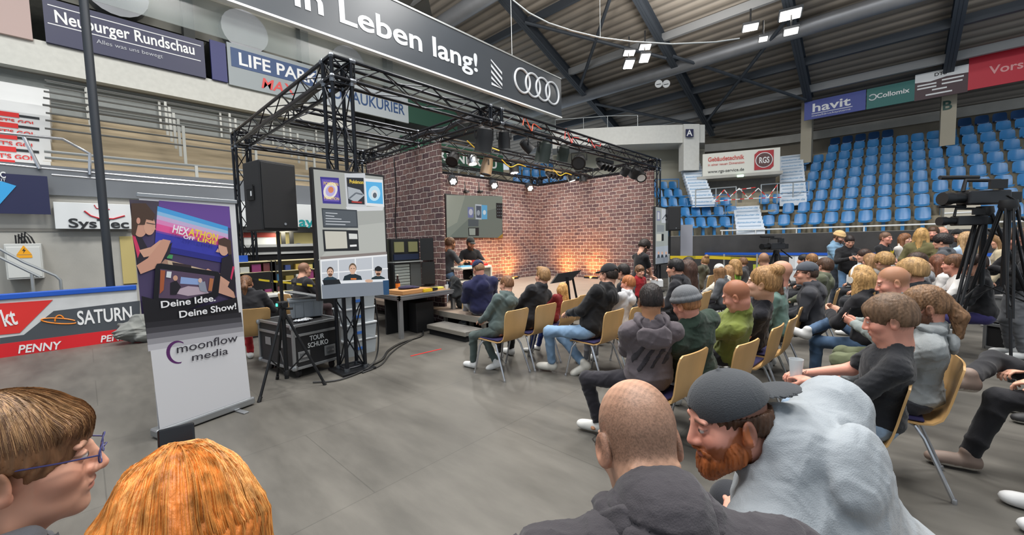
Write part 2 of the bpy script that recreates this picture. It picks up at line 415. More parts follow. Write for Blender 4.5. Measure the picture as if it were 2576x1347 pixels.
    for sg in (-1, 1):
        hip[sg] = pel + V3(sg * 0.095, 0.01, -0.015); fdir = V3(sg * 0.15, 1, 0)
        if not sit:
            if legs == 'step': a = V3(sg * 0.11, 0.16 * sg, 0.085)
            else: a = V3(sg * 0.115, 0.0, 0.085)
            a[1] += 0.0; kp = V3(0, 1, 0)
        else:
            kz = pel[2] - 0.02
            K = V3(sg * (0.13 + lw), 0.45, kz)
            a = V3(sg * (0.12 + lw * 0.7), 0.46, 0.085)
            if legs == 'tuck': a = V3(sg * 0.10, 0.20, 0.10); fdir = V3(sg * 0.2, 1, -0.25)
            if legs == 'mix': a = V3(sg * 0.12, 0.42 if sg < 0 else 0.12, 0.085 if sg < 0 else 0.11); fdir = V3(sg * .15, 1, 0 if sg < 0 else -0.5)
            if legs == 'ext': a = V3(sg * 0.14, 0.66, 0.085)
            if legs == 'cross' and sg == 1: a = V3(-0.30, 0.44, kz + 0.07); fdir = V3(-0.5, 0.75, 0.35)
            if legs == 'cross_l' and sg == -1: a = V3(0.30, 0.44, kz + 0.07); fdir = V3(0.5, 0.75, 0.35)
            kp = V3(sg * (0.1 + lw), 0.7, 1)
            if legs == 'cross' and sg == 1: kp = V3(0.75, 0.8, 0.55)
            if legs == 'cross_l' and sg == -1: kp = V3(-0.75, 0.8, 0.55)
            if legs == 'squat': a = V3(sg * 0.16, 0.30, 0.085)
        if legpts is not None: a = V3(*legpts[(sg + 1) // 2][:3]); kp = V3(*legpts[(sg + 1) // 2][3:6]); fdir = V3(*legpts[(sg + 1) // 2][6:9])
        kn[sg], an[sg] = ik(hip[sg], a, 0.43, 0.42 if sit else 0.42 - short_leg / 2, kp); ft[sg] = norm(fdir)
    W_ = waist
    # ---- body (skin): head, neck and a continuous frame of trunk and limbs inside the clothes
    B = Solid()
    B.ell(hd(0, -0.012, 0.032), V3(0.0745, 0.094, 0.090) * hs, HM, k=0.02)
    B.ell(hd(0, 0.030, -0.035), V3(0.060, 0.064, 0.082) * hs, HM, k=0.03)
    B.ell(hd(0, 0.045, -0.083), V3(0.046, 0.046, 0.034) * hs, HM, k=0.03)
    B.ell(hd(0, 0.080, -0.103), V3(0.021, 0.018, 0.017) * hs, HM, k=0.02)
    for sg in (-1, 1):
        B.ell(hd(sg * 0.043, 0.062, -0.028), V3(0.022, 0.024, 0.022) * hs, HM, k=0.025)
        B.ell(hd(sg * 0.030, 0.080, 0.027), V3(0.026, 0.011, 0.009) * hs, HM, k=0.016)
        B.ell(hd(sg * 0.031, 0.104, 0.005), V3(0.019, 0.016, 0.010) * hs, HM, k=0.014, sub=True)
        B.ell(hd(sg * 0.031, 0.080, 0.004), V3(0.0145, 0.0145, 0.0125) * hs, HM, k=0.003)
    B.cap(hd(0, 0.091, 0.012), hd(0, 0.110, -0.030), 0.008 * hs, 0.0125 * hs, k=0.014)
    for sg in (-1, 1): B.ell(hd(sg * 0.013, 0.099, -0.034), V3(0.010, 0.012, 0.009) * hs, HM, k=0.008)
    B.ell(hd(0, 0.086, -0.060), V3(0.028, 0.014, 0.017) * hs, HM, k=0.014)
    B.ell(hd(0, 0.097, -0.0565), V3(0.022, 0.008, 0.0062) * hs, HM, k=0.004)
    B.ell(hd(0, 0.095, -0.0695), V3(0.020, 0.008, 0.0072) * hs, HM, k=0.004)
    B.ell(hd(0, 0.106, -0.0632), V3(0.024, 0.009, 0.0014) * hs, HM, k=0.004, sub=True)
    for sg in (-1, 1):
        Me = HM @ _rot('Z', -sg * 0.35) @ _rot('X', 0.15)
        B.ell(hd(sg * 0.081, -0.012, -0.012), V3(0.0085, 0.021, 0.033) * hs, Me, k=0.006)
        B.ell(hd(sg * 0.078, -0.002, -0.032), V3(0.007, 0.012, 0.014) * hs, Me, k=0.006)
        B.ell(hd(sg * 0.0905, -0.009, -0.008), V3(0.006, 0.012, 0.021) * hs, Me, k=0.005, sub=True)
    bb = min(bulk, 1.12); B.cap(hd(0, -0.022, -0.055), nb, 0.053 * hs * (1 + 0.5 * (bb - 1)), 0.057 * bb, k=0.04)
    if nape:
        for zz, yy in ((-0.052, -0.066), (-0.076, -0.068)): B.ell(hd(0, yy, zz), V3(0.048, 0.016, 0.011) * hs, HM, k=0.016)
    hb = Solid(); hb.p = list(B.p)                                   # head piece, fine
    hb.cap(nb, che, 0.060 * bb, 0.070 * bb, k=0.05)
    frame = Solid()
    frame.cap(nb, che, 0.06, 0.095, k=0.05); frame.cap(che, pel, 0.095, 0.10 * W_, k=0.05)
    for sg in (-1, 1):
        frame.cap(che + up * 0.06, sh[sg] - up * .012, 0.046, 0.034, k=0.04); frame.cap(sh[sg], el_[sg], 0.040 * bb, 0.036 * bb, k=0.03); frame.cap(el_[sg], wr_[sg], 0.037 * bb, 0.0245, k=0.02)
        frame.cap(pel, hip[sg], 0.07, 0.065, k=0.04); frame.cap(hip[sg], kn[sg], 0.062, 0.045, k=0.03); frame.cap(kn[sg], an[sg], 0.045, 0.032, k=0.03); frame.ell(an[sg] + ft[sg] * 0.05 - V3(0, 0, 0.04), (0.03, 0.07, 0.025), k=0.02)
    pieces = [(hb, hh), (frame, max(skin_h or h * 1.2, 0.009))]
    for sg in (-1, 1):
        pieces.append((hand_solid(wr_[sg], hdir[sg], hup[sg], 1.0, curl, sg), min(max(h * 0.5, 0.0035), 0.0062)))
    base = np.array(srgb(TONES.get(tone, tone))); dark = np.array(srgb(hcol))
    bcol = np.array(srgb(beard)) if beard else None
    def skincol(P):
        q = (P - hc) @ HM / hs; x, y, z = q.T; C = np.tile(base, (len(P), 1)); n = np.sin(P @ np.array([61, 47, 53.]) * 3) * 0.5 + np.sin(P @ np.array([-87, 71, 39.]) * 4.1) * 0.5
        near = (np.abs(q) < 0.16).all(1)
        def put(m, col, a=1.0):
            a = np.clip(np.asarray(m, float) * a, 0, 1)[:, None] * near[:, None]; C[:] = C * (1 - a) + np.array(col) * a
        red = base * np.array([1.0, 0.72, 0.68])
        put(np.exp(-(((np.abs(x) - 0.043) / 0.026) ** 2 + ((z + 0.028) / 0.026) ** 2)) * (y > 0.03), red, 0.45)
        put(np.exp(-((x / 0.016) ** 2 + ((z + 0.03) / 0.018) ** 2)) * (y > 0.09), red, 0.5)
        put((np.abs(x) > 0.073) & (y < 0.035) & (np.abs(z + 0.01) < 0.05), red, 0.35)
        if hair in ('buzz', 'balding'):
            edge = 0.045 + 0.012 * n
            m = np.clip((z - (-0.060 + np.clip(y + 0.03, 0, 1) * 1.15) + 0.006 * n) / 0.030, 0, 1) * (y < 0.09)
            if hair == 'balding': m = m * np.clip(((x ** 2 + ((y - 0.02) / 1.25) ** 2) ** 0.5 - 0.046 + 0.010 * n) / 0.045 + np.clip((0.060 - z) / 0.04, 0, 1), 0, 1) * (0.62 + 0.38 * np.random.RandomState(3).rand(len(P)))
            put(m, dark, 0.82 if hair == 'buzz' else 0.78)
        if hair in ('crop', 'short', 'quiff', 'fringe', 'bowl', 'bun', 'pony'):
            m = np.clip((z - (-0.066 + np.clip(y + 0.03, 0, 1) * 1.15) + 0.006 * n) / 0.030, 0, 1) * (y < 0.055) * (z < 0.09)
            put(m, dark, 0.72)
        if beard:
            lo = (-0.030 - 0.030 * np.exp(-((x / 0.03) ** 2)) + np.clip((0.045 - y), 0, 1) * 0.9)
            m = np.clip((lo - z + 0.006 * n) / 0.012, 0, 1) * (y > -0.012) * (z > -0.16)
            put(m, bcol, 0.9)
            put(np.clip(1.2 - np.abs(z + 0.045) / 0.008, 0, 1) * (np.abs(x) < 0.032) * (y > 0.06), bcol, 0.9)
        lip = np.array([0.50, 0.20, 0.17]) * 0.5 + base * np.array([0.5, 0.30, 0.30])
        put(np.clip((1 - (x / 0.025) ** 2 - ((z + 0.0632) / 0.0125) ** 2) * 3, 0, 1) * (y > 0.075), lip, 0.75)
        put(np.clip(1.3 - np.abs(z + 0.0632) / 0.0022, 0, 1) * (np.abs(x) < 0.023) * (y > 0.08), lip * 0.45, 0.7)
        put(np.clip(1.25 - np.abs(z - 0.028 + 8 * (np.abs(x) - 0.03) ** 2) / 0.0055, 0, 1) * (np.abs(x) > 0.012) * (np.abs(x) < 0.052) * (y > 0.055), dark * 0.8, 0.8)
        ex = np.abs(x) - 0.031; e2 = (ex / 0.0135) ** 2 + ((z - 0.0035) / 0.0055) ** 2
        put((e2 < 1) & (y > 0.075), (0.62, 0.58, 0.55), 1)
        put(((ex / 0.006) ** 2 + ((z - 0.0035) / 0.006) ** 2 < 1) & (y > 0.075), (0.05, 0.04, 0.035), 1)
        put(np.clip(1.3 - np.abs(z - 0.0095 + 20 * ex ** 2) / 0.002, 0, 1) * (np.abs(ex) < 0.015) * (y > 0.07), (0.06, 0.035, 0.03), 0.8)
        return C
    body = solid_obj('body', pieces, SKIN, root, skincol)
    # ---- hair
    streak = lambda P, a=0.0016: a * 0.6 * np.sin(np.arctan2(((P - hc) @ HM)[:, 0], ((P - hc) @ HM)[:, 1] + 0.03) * 83 + ((P - hc) @ HM)[:, 2] * 41) + a * np.sin(np.arctan2(((P - hc) @ HM)[:, 0], ((P - hc) @ HM)[:, 1] + 0.03) * 34 + ((P - hc) @ HM)[:, 2] * 30 + 2 * np.sin(((P - hc) @ HM)[:, 2] * 60))
    def hair_solid(th=0.010, front=0.062, neck=-0.055, ears=True, curly=0):
        H_ = Solid(); H_.ell(hd(0, -0.014, 0.036), V3(0.077 + th * .8, 0.097 + th, 0.088 + th) * hs, HM, k=0.01)
        H_.ell(hd(0, -0.055, -0.01), V3(0.070 + th * .5, 0.050 + th * .6, 0.065) * hs, HM, k=0.03)
        return H_
    def cutface(H_, front=0.060, ears=True, neck=-0.06):
        H_.ell(hd(0, 0.112, -0.048), V3(0.074, 0.070, 0.045 + front) * hs, HM, k=0.012, sub=True)
        H_.ell(hd(0, 0.060, -0.105), V3(0.12, 0.070, 0.085) * hs, HM, k=0.01, sub=True)
        if ears:
            for sg in (-1, 1): H_.ell(hd(sg * 0.088, 0.002, -0.030), V3(0.030, 0.030, 0.040) * hs, HM, k=0.008, sub=True)
        if neck is not None: H_.half(hd(0, -0.05, neck), HM @ V3(0, 0.25, -1), k=0.015)
    HS = None
    hm = hairmat(hcol); hres = hh * 1.15
    if hair in ('short', 'fringe', 'crop', 'curly', 'quiff', 'bowl'):
        HS = hair_solid({'crop': 0.003, 'short': 0.009, 'fringe': 0.013, 'curly': 0.034, 'quiff': 0.008, 'bowl': 0.016}[hair])
        if hair == 'quiff': HS.ell(hd(0, 0.058, 0.108), V3(0.055, 0.05, 0.028) * hs, HM, k=0.03)
        cutface(HS, {'fringe': 0.032, 'bowl': 0.030}.get(hair, 0.052), True, -0.045 if hair != 'bowl' else -0.035)
        if hair in ('fringe', 'bowl'):
            HS.ell(hd(0.012, 0.066, 0.066), V3(0.062, 0.026, 0.030) * hs, HM, k=0.02)
        if hair == 'curly': HS.fn = lambda P: 0.006 * np.sin(P[:, 0] * 170 + 3) * np.sin(P[:, 1] * 160) * np.sin(P[:, 2] * 165 + 1)
        else: HS.fn = lambda P: streak(P)
    elif hair in ('long', 'long_front', 'hang', 'mid'):
        HS = hair_solid(0.014); L = {'long': 0.30, 'long_front': 0.30, 'hang': 0.42, 'mid': 0.14}[hair]
        cutface(HS, 0.050, False, None)
        ln = lambda x, y, z: hd(x, y, z)
        bk = hd(0, -0.055, -0.02); bt = bk + V3(0, 0, -L) - fw * 0.045
        HS.cap(bk, bt, 0.075, 0.050, k=0.05)
        for sg in (-1, 1):
            a = hd(sg * 0.070, -0.025, 0.0); b = a + V3(0, 0, -L * 0.95) + rt * sg * 0.035 + fw * (0.05 if hair == 'long_front' else -0.03)
            HS.cap(a, b, 0.042, 0.036, k=0.045)
        HS.fn = lambda P: streak(P, 0.0018) + 0.0022 * np.sin(P[:, 0] * 130 + P[:, 2] * 14)
    elif hair in ('bun', 'pony'):
        HS = hair_solid(0.007); cutface(HS, 0.050, True, -0.05)
        if hair == 'bun': HS.ell(hd(0, -0.085, 0.105), V3(0.050, 0.050, 0.045) * hs, HM, k=0.015); HS.ell(hd(0.03, -0.05, 0.115), V3(0.04, 0.035, 0.03), HM, k=0.02)
        else:
            a = hd(0, -0.105, 0.02); b = a - fw * 0.06 + V3(0, 0, -0.10); HS.cap(a, b, 0.028, 0.042, k=0.02); HS.cap(b, b + V3(0, 0, -0.13), 0.042, 0.022, k=0.02)
        HS.fn = lambda P: streak(P, 0.0028)
    if HS is not None and cap:
        HS.half(hd(0, 0, 0.028 if cap != 'beanie' else 0.02), HM @ V3(0, 0.1 if cap != 'cap_back' else -0.1, 1), k=0.004)
    if HS is not None: solid_obj('hair', [(HS, hres)], hm, root); root_hair = HS
    if beard and h < 0.016:
        BS = Solid(); BS.ell(hd(0, 0.056, -0.092), V3(0.055, 0.052, 0.040) * hs, HM, k=0.02); BS.ell(hd(0, 0.088, -0.118), V3(0.030, 0.024, 0.026) * hs, HM, k=0.025)
        for sg in (-1, 1): BS.ell(hd(sg * 0.056, 0.025, -0.065), V3(0.016, 0.030, 0.040) * hs, HM, k=0.02)
        for sg in (-1, 1): BS.cap(hd(sg * 0.004, 0.106, -0.046), hd(sg * 0.034, 0.087, -0.066), 0.0075 * hs, 0.007 * hs, k=0.008)
        BS.ell(hd(0, 0.112, -0.064), V3(0.024, 0.020, 0.009) * hs, HM, k=0.006, sub=True)
        BS.ell(hd(0, 0.075, -0.005), V3(0.075, 0.06, 0.034) * hs, HM, k=0.015, sub=True)
        BS.fn = lambda P: 0.0013 * np.sin(((P - hc) @ HM)[:, 0] * 520 + ((P - hc) @ HM)[:, 1] * 430 + 4 * np.sin(((P - hc) @ HM)[:, 2] * 70)) + 0.001 * np.sin(((P - hc) @ HM)[:, 1] * 900 + ((P - hc) @ HM)[:, 2] * 160)
        solid_obj('beard', [(BS, hh)], hairmat(beard), root)
    if cap:
        K = Solid(); cm = cloth(ccol, 0.8, bump=0.3)
        if cap == 'beanie':
            K.ell(hd(0, -0.022, 0.062), V3(0.090, 0.108, 0.084) * hs, HM, k=0.02); K.half(hd(0, 0, 0.030), HM @ V3(0, -0.12, -1), k=0.004)
            for i in range(16):
                a0, a1 = [2 * math.pi * (i + j) / 16 for j in (0, 1)]
                K.cap(hd(0.079 * math.cos(a0), -0.016 + 0.099 * math.sin(a0), 0.042 + 0.012 * math.sin(a0)), hd(0.079 * math.cos(a1), -0.016 + 0.099 * math.sin(a1), 0.042 + 0.012 * math.sin(a1)), 0.0225 * hs, k=0.01)
            K.ell(hd(0, -0.012, -0.005), V3(0.078, 0.092, 0.055) * hs, HM, k=0.004, sub=True)
            K.fn = lambda P: 0.0014 * np.sin(np.arctan2(((P - hc) @ HM)[:, 0], ((P - hc) @ HM)[:, 1]) * 60)
            solid_obj('beanie', [(K, hh)], cm, root)
        else:
            bk_ = cap == 'cap_back'; f = -1 if bk_ else 1
            K.ell(hd(0, -0.012, 0.045), V3(0.086, 0.106, 0.090) * hs, HM, k=0.01); K.half(hd(0, 0, 0.032), HM @ V3(0, 0.12 * f, -1), k=0.004)
            K.ell(hd(0, -0.012, 0.030), V3(0.079, 0.098, 0.085) * hs, HM, k=0.003, sub=True)
            K.ell(hd(0, 0.10 if bk_ else -0.125, 0.036), V3(0.036, 0.034, 0.022) * hs, HM, k=0.004, sub=True)
            K.ell(hd(0, -0.012, 0.136), V3(0.007, 0.007, 0.005) * hs, HM, k=0.004)
            K.fn = lambda P: -0.0012 * np.exp(-(np.sin(np.arctan2(((P - hc) @ HM)[:, 0], ((P - hc) @ HM)[:, 1] + 0.012) * 3) / 0.06) ** 2)
            ko = solid_obj('cap', [(K, hh)], cm, root)
            Bm = Solid(); Bm.ell(hd(0, f * 0.125 - 0.012, 0.030), V3(0.070, 0.075, 0.030) * hs, HM, k=0.01)
            Bm.ell(hd(0, f * 0.115 - 0.012, 0.020), V3(0.086, 0.10, 0.0315) * hs, HM, k=0.003, sub=True); Bm.ell(hd(0, -0.012, 0.03), V3(0.078, 0.097, 0.08) * hs, HM, k=0.003, sub=True)
            solid_obj('brim', [(Bm, min(hh, 0.0045))], cm, ko)
    # ---- upper clothing
    tm = cloth(tcol); pad = {'tee': 0.012, 'hoodie': 0.024, 'jacket': 0.030, 'puffer': 0.042, 'shirt': 0.016}[top]; b_ = bulk
    MT = np.stack([rt, fw, up], 1)
    HOOD = None
    T = Solid()
    T.ell(pel + up * (0.05 if sit else 0.03), V3(0.158 * W_ + pad, 0.120 * W_ + pad, 0.13 if sit else 0.15), MT, k=0.05)
    T.ell(wst + fw * 0.01 * W_, V3(0.142 * W_ + pad, 0.100 * W_ + pad, 0.15), MT, k=0.05)
    T.ell(che, V3(0.155 * b_ + pad, 0.103 * b_ + pad, 0.17), MT, k=0.05)
    T.cap(sh[-1] - up * 0.01, sh[1] - up * 0.01, 0.052 * b_ + pad * .5, k=0.05)
    for sg in (-1, 1): T.cap(nb + up * 0.01, sh[sg] + up * 0.012, 0.050 * b_ + pad * .3, 0.034 * b_ + pad * .3, k=0.05)
    if top != 'tee': T.cap(nb - up * 0.02, nb + up2 * 0.035, 0.066 * b_ + pad * 0.35, 0.058 * b_ + pad * 0.35, k=0.05)
    for sg in (-1, 1):
        T.cap(sh[sg], el_[sg] if sleeve > 0.5 else sh[sg] + (el_[sg] - sh[sg]) * 0.72, 0.047 * b_ + pad * .75, 0.040 * b_ + pad * .7 + (0.010 if sleeve <= 0.5 else 0), k=0.035)
        if sleeve > 0.5:
            e2 = el_[sg] + (wr_[sg] - el_[sg]) * (0.97 if sleeve >= 1 else 0.35)
            T.cap(el_[sg], e2, 0.042 * b_ + pad * .7, 0.030 + pad * .5, k=0.02)
        else:
            d_ = norm(el_[sg] - sh[sg]); T.half(sh[sg] + d_ * 0.205, d_, k=0.004) if False else None
    if (top in ('hoodie',) and not hood_up) or hood:
        TH = Solid() if h < 0.0095 and hood_sep else T
        for i in range(7):
            a0, a1 = [math.pi * (-0.12 + 1.24 * (i + j) / 7) for j in (0, 1)]
            f0 = lambda a: nb + up2 * (0.030 - 0.018 * math.sin(a)) + rt * 0.098 * math.cos(a) - fw * (0.082 * math.sin(a) - 0.020)
            TH.cap(f0(a0), f0(a1), (0.030 + 0.010 * math.sin(a0)) * hood_k, (0.030 + 0.010 * math.sin(a1)) * hood_k, k=0.015)
        TH.ell(nb - fw * 0.110 * (1 + .15 * (hood_k - 1)) - up2 * 0.060, V3(0.105, 0.036, 0.085) * hood_k, MT @ _rot('X', -0.18), k=0.018)
        TH.ell(hc - up * 0.02, V3(0.078, 0.098, 0.10) * hs, HM, k=0.01, sub=True)
        if TH is not T: TH.ell(nb - fw * 0.075 + up * 0.045, V3(0.075, 0.045, 0.05) * hood_k, MT, k=0.015, sub=True); TH.fn = folds(fold * .9, 50, seed + 11); HOOD = TH
        if top == 'jacket' or TH is not T: T.ell(hc - up * 0.02, V3(0.075, 0.095, 0.10), HM, k=0.01, sub=True)
    elif top in ('jacket', 'puffer') and not hood:
        for i in range(9):
            a0, a1 = [2 * math.pi * (i + j) / 9 for j in (0, 1)]
            f0 = lambda a: nb + up * 0.040 + rt * 0.075 * math.cos(a) + fw * 0.070 * math.sin(a)
            T.cap(f0(a0), f0(a1), 0.020, k=0.02)
    ff = folds(fold * (0.7 if top == 'tee' else 1), 46, seed)
    if h < 0.0095: f1_ = ff; f2_ = folds(fold * .32, 135, seed + 2); ff = lambda P: f1_(P) + f2_(P)
    if top == 'puffer': T.fn = lambda P: ff(P) * 0.5 + 0.009 * np.abs(np.sin(((P - pel) @ up) * 42)) - 0.006
    elif seams: T.fn = lambda P: ff(P) + sum(dp * np.exp(-(np.sin(((P - pel) @ (a_[0] * rt + a_[1] * up + a_[2] * fw) + ph) * math.pi / sp) * sp / 0.012) ** 2) for a_, sp, ph, dp in seams)
    else: T.fn = ff
    if not sit: T.half(pel - up * (0.07 if top == 'tee' else 0.10), -up, k=0.01)
    T.cap(hd(0, 0.03, -0.05), nb + up2 * (0.025 if top != 'tee' else 0.012) + (fw * 0.01 if top == 'tee' else 0), 0.060 * hs, 0.055 if top != 'tee' else 0.070 * bulk, k=0.006, sub=True)
    topname = {'tee': 't_shirt', 'hoodie': 'hoodie', 'jacket': 'jacket', 'puffer': 'puffer_jacket', 'shirt': 'shirt'}[top]
    tops = solid_obj(topname, [(T, h)], tm, root)
    if hood or top == 'hoodie':
        if not hood_up and h < 0.0095 and hood_sep: solid_obj('hood', [(HOOD, h)], tm, tops)
    # ---- trousers and shoes
    L_ = Solid()
    L_.ell(pel + up * 0.01, V3(0.148 * W_ + 0.004, 0.112 * W_, 0.10), MT, k=0.05)
    for sg in (-1, 1):
        L_.cap(hip[sg], kn[sg], 0.085, 0.064, k=0.045); e2 = an[sg] + (kn[sg] - an[sg]) * max(0.10, bare_leg)
        L_.cap(kn[sg], e2, 0.064, 0.054, k=0.035)
    if sit: L_.half(pel + V3(0, 0, -0.105), (0, 0, -1), k=0.02) if legpts is None and legs in ('std', 'ext') and False else None
    L_.fn = folds(fold * .9, 44, seed + 5)
    solid_obj('trousers', [(L_, h)], cloth(lcol), root)
    for sg in (-1, 1):
        f = ft[sg]; sd = norm(np.cross(f, V3(0, 0, 1))); un = np.cross(sd, f); MF = np.stack([sd, f, un], 1); a = an[sg]
        Sh = Solid(); o = a + f * 0.055 - un * 0.040
        Sh.ell(o + f * 0.02, V3(0.045, 0.125, 0.048), MF, k=0.03); Sh.ell(o - f * 0.075 + un * 0.012, V3(0.037, 0.045, 0.055), MF, k=0.03); Sh.ell(o + f * 0.095 - un * 0.004, V3(0.044, 0.050, 0.035), MF, k=0.02)
        Sh.cap(a - un * 0.02, a + un * 0.03, 0.044, 0.042, k=0.02); Sh.half(o - un * 0.042, -un, k=0.008)
        sc, uc = np.array(srgb(sole)), np.array(srgb(shoes))
        solid_obj('shoe', [(Sh, max(h * 0.8, 0.006))], mat('shoe', None, 0.6, attr='Col'), root,
                  lambda P: np.where((((P - (o - un * 0.042)) @ un) < 0.022)[:, None], sc, uc))
    if glasses:
        G = MB()
        for sg in (-1, 1):
            G.tube([hd(sg * 0.032 + 0.025 * math.cos(a), 0.113 - 0.004 * abs(math.cos(a)), 0.002 + 0.018 * math.sin(a)) for a in [2 * math.pi * i / 14 for i in range(14)]], 0.0016, 6, closed=True)
            G.tube([hd(sg * 0.057, 0.108, 0.006), hd(sg * 0.077, 0.06, 0.012), hd(sg * 0.083, 0.008, 0.016)], 0.0017, 6)
        G.tube([hd(-0.009, 0.114, 0.006), hd(0, 0.117, 0.009), hd(0.009, 0.114, 0.006)], 0.0015, 6)
        G.build('glasses', mat('glasses_frame', glasses, 0.4), root, True)
    info = dict(root=root, hd=hd, hc=hc, HM=HM, nb=nb, up=up, fw=fw, rt=rt, pel=pel, che=che, sh=sh, el=el_, wr=wr_, kn=kn, an=an, hdir=hdir, top=tops, hup=hup, wst=wst, T=T, h=h, HS=HS, hs=hs, HOOD=HOOD)
    info['w'] = lambda p: root.matrix_basis_world(p) if False else Matrix.LocRotScale(Vector((pos[0], pos[1], zoff)), Matrix.Rotation(math.radians(face - 90), 3, 'Z').to_quaternion(), Vector((s, s, s))) @ Vector(p)
    return info

def decal(inf, name, halves, m, h=None, lift=0.0035, src='T'):
    """a printed area on the upper clothing: the same cloth surface, a hair's breadth proud, cut by half spaces"""
    T = inf[src]; S = Solid(); S.p = list(T.p); o = inf['pel']
    for c, nrm in halves: S.half(o + inf['rt'] * c[0] + inf['up'] * c[1] + inf['fw'] * c[2], inf['rt'] * nrm[0] + inf['up'] * nrm[1] + inf['fw'] * nrm[2], k=0.0005)
    S.fn = lambda P: T.fn(P) - lift
    return solid_obj(name, [(S, h or inf['h'])], m, inf['root'])
def strands(inf, P, m, r=0.0006, name='hair_strand', lift=0.001, n0=0):
    """fine strands laid on the surface of the hair; P = array (strands, points, 3)"""
    HS, hc, HM = inf['HS'], inf['hc'], inf['HM']; n, k, _ = P.shape; Q = P.reshape(-1, 3).copy()
    ax = HM[:, 2]
    for _ in range(6):
        v = Q - hc - np.clip((Q - hc) @ ax, -9, 0.03)[:, None] * ax; v /= np.linalg.norm(v, axis=1)[:, None] + 1e-9
        Q += v * np.clip(lift - HS.ev(Q), -0.012, 0.02)[:, None]
    Q = Q.reshape(n, k, 3); b = MB()
    for S in Q: b.tube(list(S), r, 3, cap=False, r2=r * 0.6)
    return b.build(name, m, inf['root'], True)
# ------------------------------------------------------------------ the hall: floor, boards, stands, roof
CONC = mat('concrete', '#b4b2ab', 0.85, bump=0.15, bscale=40, var=0.10, vscale=1.6)
CONCD = mat('concrete_dark', '#8d8a83', 0.85, var=0.10, vscale=1.2)
GREYP = mat('grey_panel', '#6f7378', 0.6, var=0.04, vscale=2)
def structure(o): o['kind'] = 'structure'; return o
def floor_mat():
    m = mat('rubber_floor', '#605d57', 0.5, bump=0.06, bscale=220, var=0.12, vscale=1.3)
    nt = m.node_tree; n = nt.nodes; b = n['Principled BSDF']
    src = b.inputs['Base Color'].links[0].from_socket
    tc = n.new('ShaderNodeTexCoord'); mp = n.new('ShaderNodeMapping'); mp.inputs['Rotation'].default_value = (0, 0, 0.9); mp.inputs['Scale'].default_value = (1, 0.25, 1)
    nt.links.new(tc.outputs['Object'], mp.inputs[0])
    t2 = n.new('ShaderNodeTexNoise'); t2.inputs['Scale'].default_value = 2.4; t2.inputs['Detail'].default_value = 7; t2.inputs['Roughness'].default_value = 0.62
    nt.links.new(mp.outputs[0], t2.inputs['Vector'])
    r = n.new('ShaderNodeMapRange'); r.inputs[1].default_value = 0.35; r.inputs[2].default_value = 0.68; r.inputs[3].default_value = 0.68; r.inputs[4].default_value = 1.2
    nt.links.new(t2.outputs[0], r.inputs[0])
    # seams of the cover sheets
    br = n.new('ShaderNodeTexBrick'); br.inputs['Scale'].default_value = 1.0; br.inputs['Brick Width'].default_value = 2.4; br.inputs['Row Height'].default_value = 1.2
    br.inputs['Mortar Size'].default_value = 0.004; br.inputs['Color1'].default_value = (1, 1, 1, 1); br.inputs['Color2'].default_value = (0.94, 0.94, 0.94, 1); br.inputs['Mortar'].default_value = (0.72, 0.72, 0.72, 1)
    nt.links.new(tc.outputs['Object'], br.inputs['Vector'])
    for s in (r.outputs[0], br.outputs['Color']):
        mx = n.new('ShaderNodeMix'); mx.data_type = 'RGBA'; mx.blend_type = 'MULTIPLY'; mx.inputs[0].default_value = 1
        nt.links.new(src, mx.inputs[6]); nt.links.new(s, mx.inputs[7]); src = mx.outputs[2]
    nt.links.new(src, b.inputs['Base Color'])
    # worn, slightly shiny
    r3 = n.new('ShaderNodeMapRange'); r3.inputs[3].default_value = 0.38; r3.inputs[4].default_value = 0.62
    nt.links.new(t2.outputs[0], r3.inputs[0]); nt.links.new(r3.outputs[0], b.inputs['Roughness'])
    return m
structure(MB().box2((-9, -7, -0.12), (24, 14, 0.0)).build('floor', floor_mat()))

# --- sloping roof of corrugated sheet
def roof_mat():
    m = mat('roof_sheet', '#8d857b', 0.7, var=0.06, vscale=1.0); nt = m.node_tree; n = nt.nodes; b = n['Principled BSDF']
    tc = n.new('ShaderNodeTexCoord'); wv = n.new('ShaderNodeTexWave'); wv.wave_type = 'BANDS'; wv.bands_direction = 'X'; wv.inputs['Scale'].default_value = 0.85; wv.inputs['Distortion'].default_value = 0
    nt.links.new(tc.outputs['Object'], wv.inputs[0])
    src = b.inputs['Base Color'].links[0].from_socket
    r = n.new('ShaderNodeMapRange'); r.inputs[1].default_value = 0.0; r.inputs[2].default_value = 0.35; r.inputs[3].default_value = 0.5; r.inputs[4].default_value = 1.0
    nt.links.new(wv.outputs[1], r.inputs[0])
    mx = n.new('ShaderNodeMix'); mx.data_type = 'RGBA'; mx.blend_type = 'MULTIPLY'; mx.inputs[0].default_value = 1
    nt.links.new(src, mx.inputs[6]); nt.links.new(r.outputs[0], mx.inputs[7]); nt.links.new(mx.outputs[2], b.inputs['Base Color'])
    bp = n.new('ShaderNodeBump'); bp.inputs['Distance'].default_value = 0.05; nt.links.new(wv.outputs[1], bp.inputs['Height']); nt.links.new(bp.outputs[0], b.inputs['Normal'])
    return m
RZ = lambda x: 8.2 + 0.38 * (25 - x)
m = MB(); m.quad((29, -14, RZ(29)), (29, 24, RZ(29)), (1.5, 24, RZ(1.5)), (1.5, -14, RZ(1.5))); m.quad((29, -14, RZ(29) + .2), (29, 24, RZ(29) + .2), (1.5, 24, RZ(1.5) + .2), (1.5, -14, RZ(1.5) + .2))
structure(m.build('ceiling_right', roof_mat()))
m = MB(); m.quad((-14, 25, 9.8), (30, 25, 9.8), (30, 9, 15.9), (-14, 9, 15.9)); m.quad((-14, 25, 10), (30, 25, 10), (30, 9, 16.1), (-14, 9, 16.1))
structure(m.build('ceiling_left', mat('roof_left', '#4c4b47', 0.8, var=0.1, vscale=0.7)))
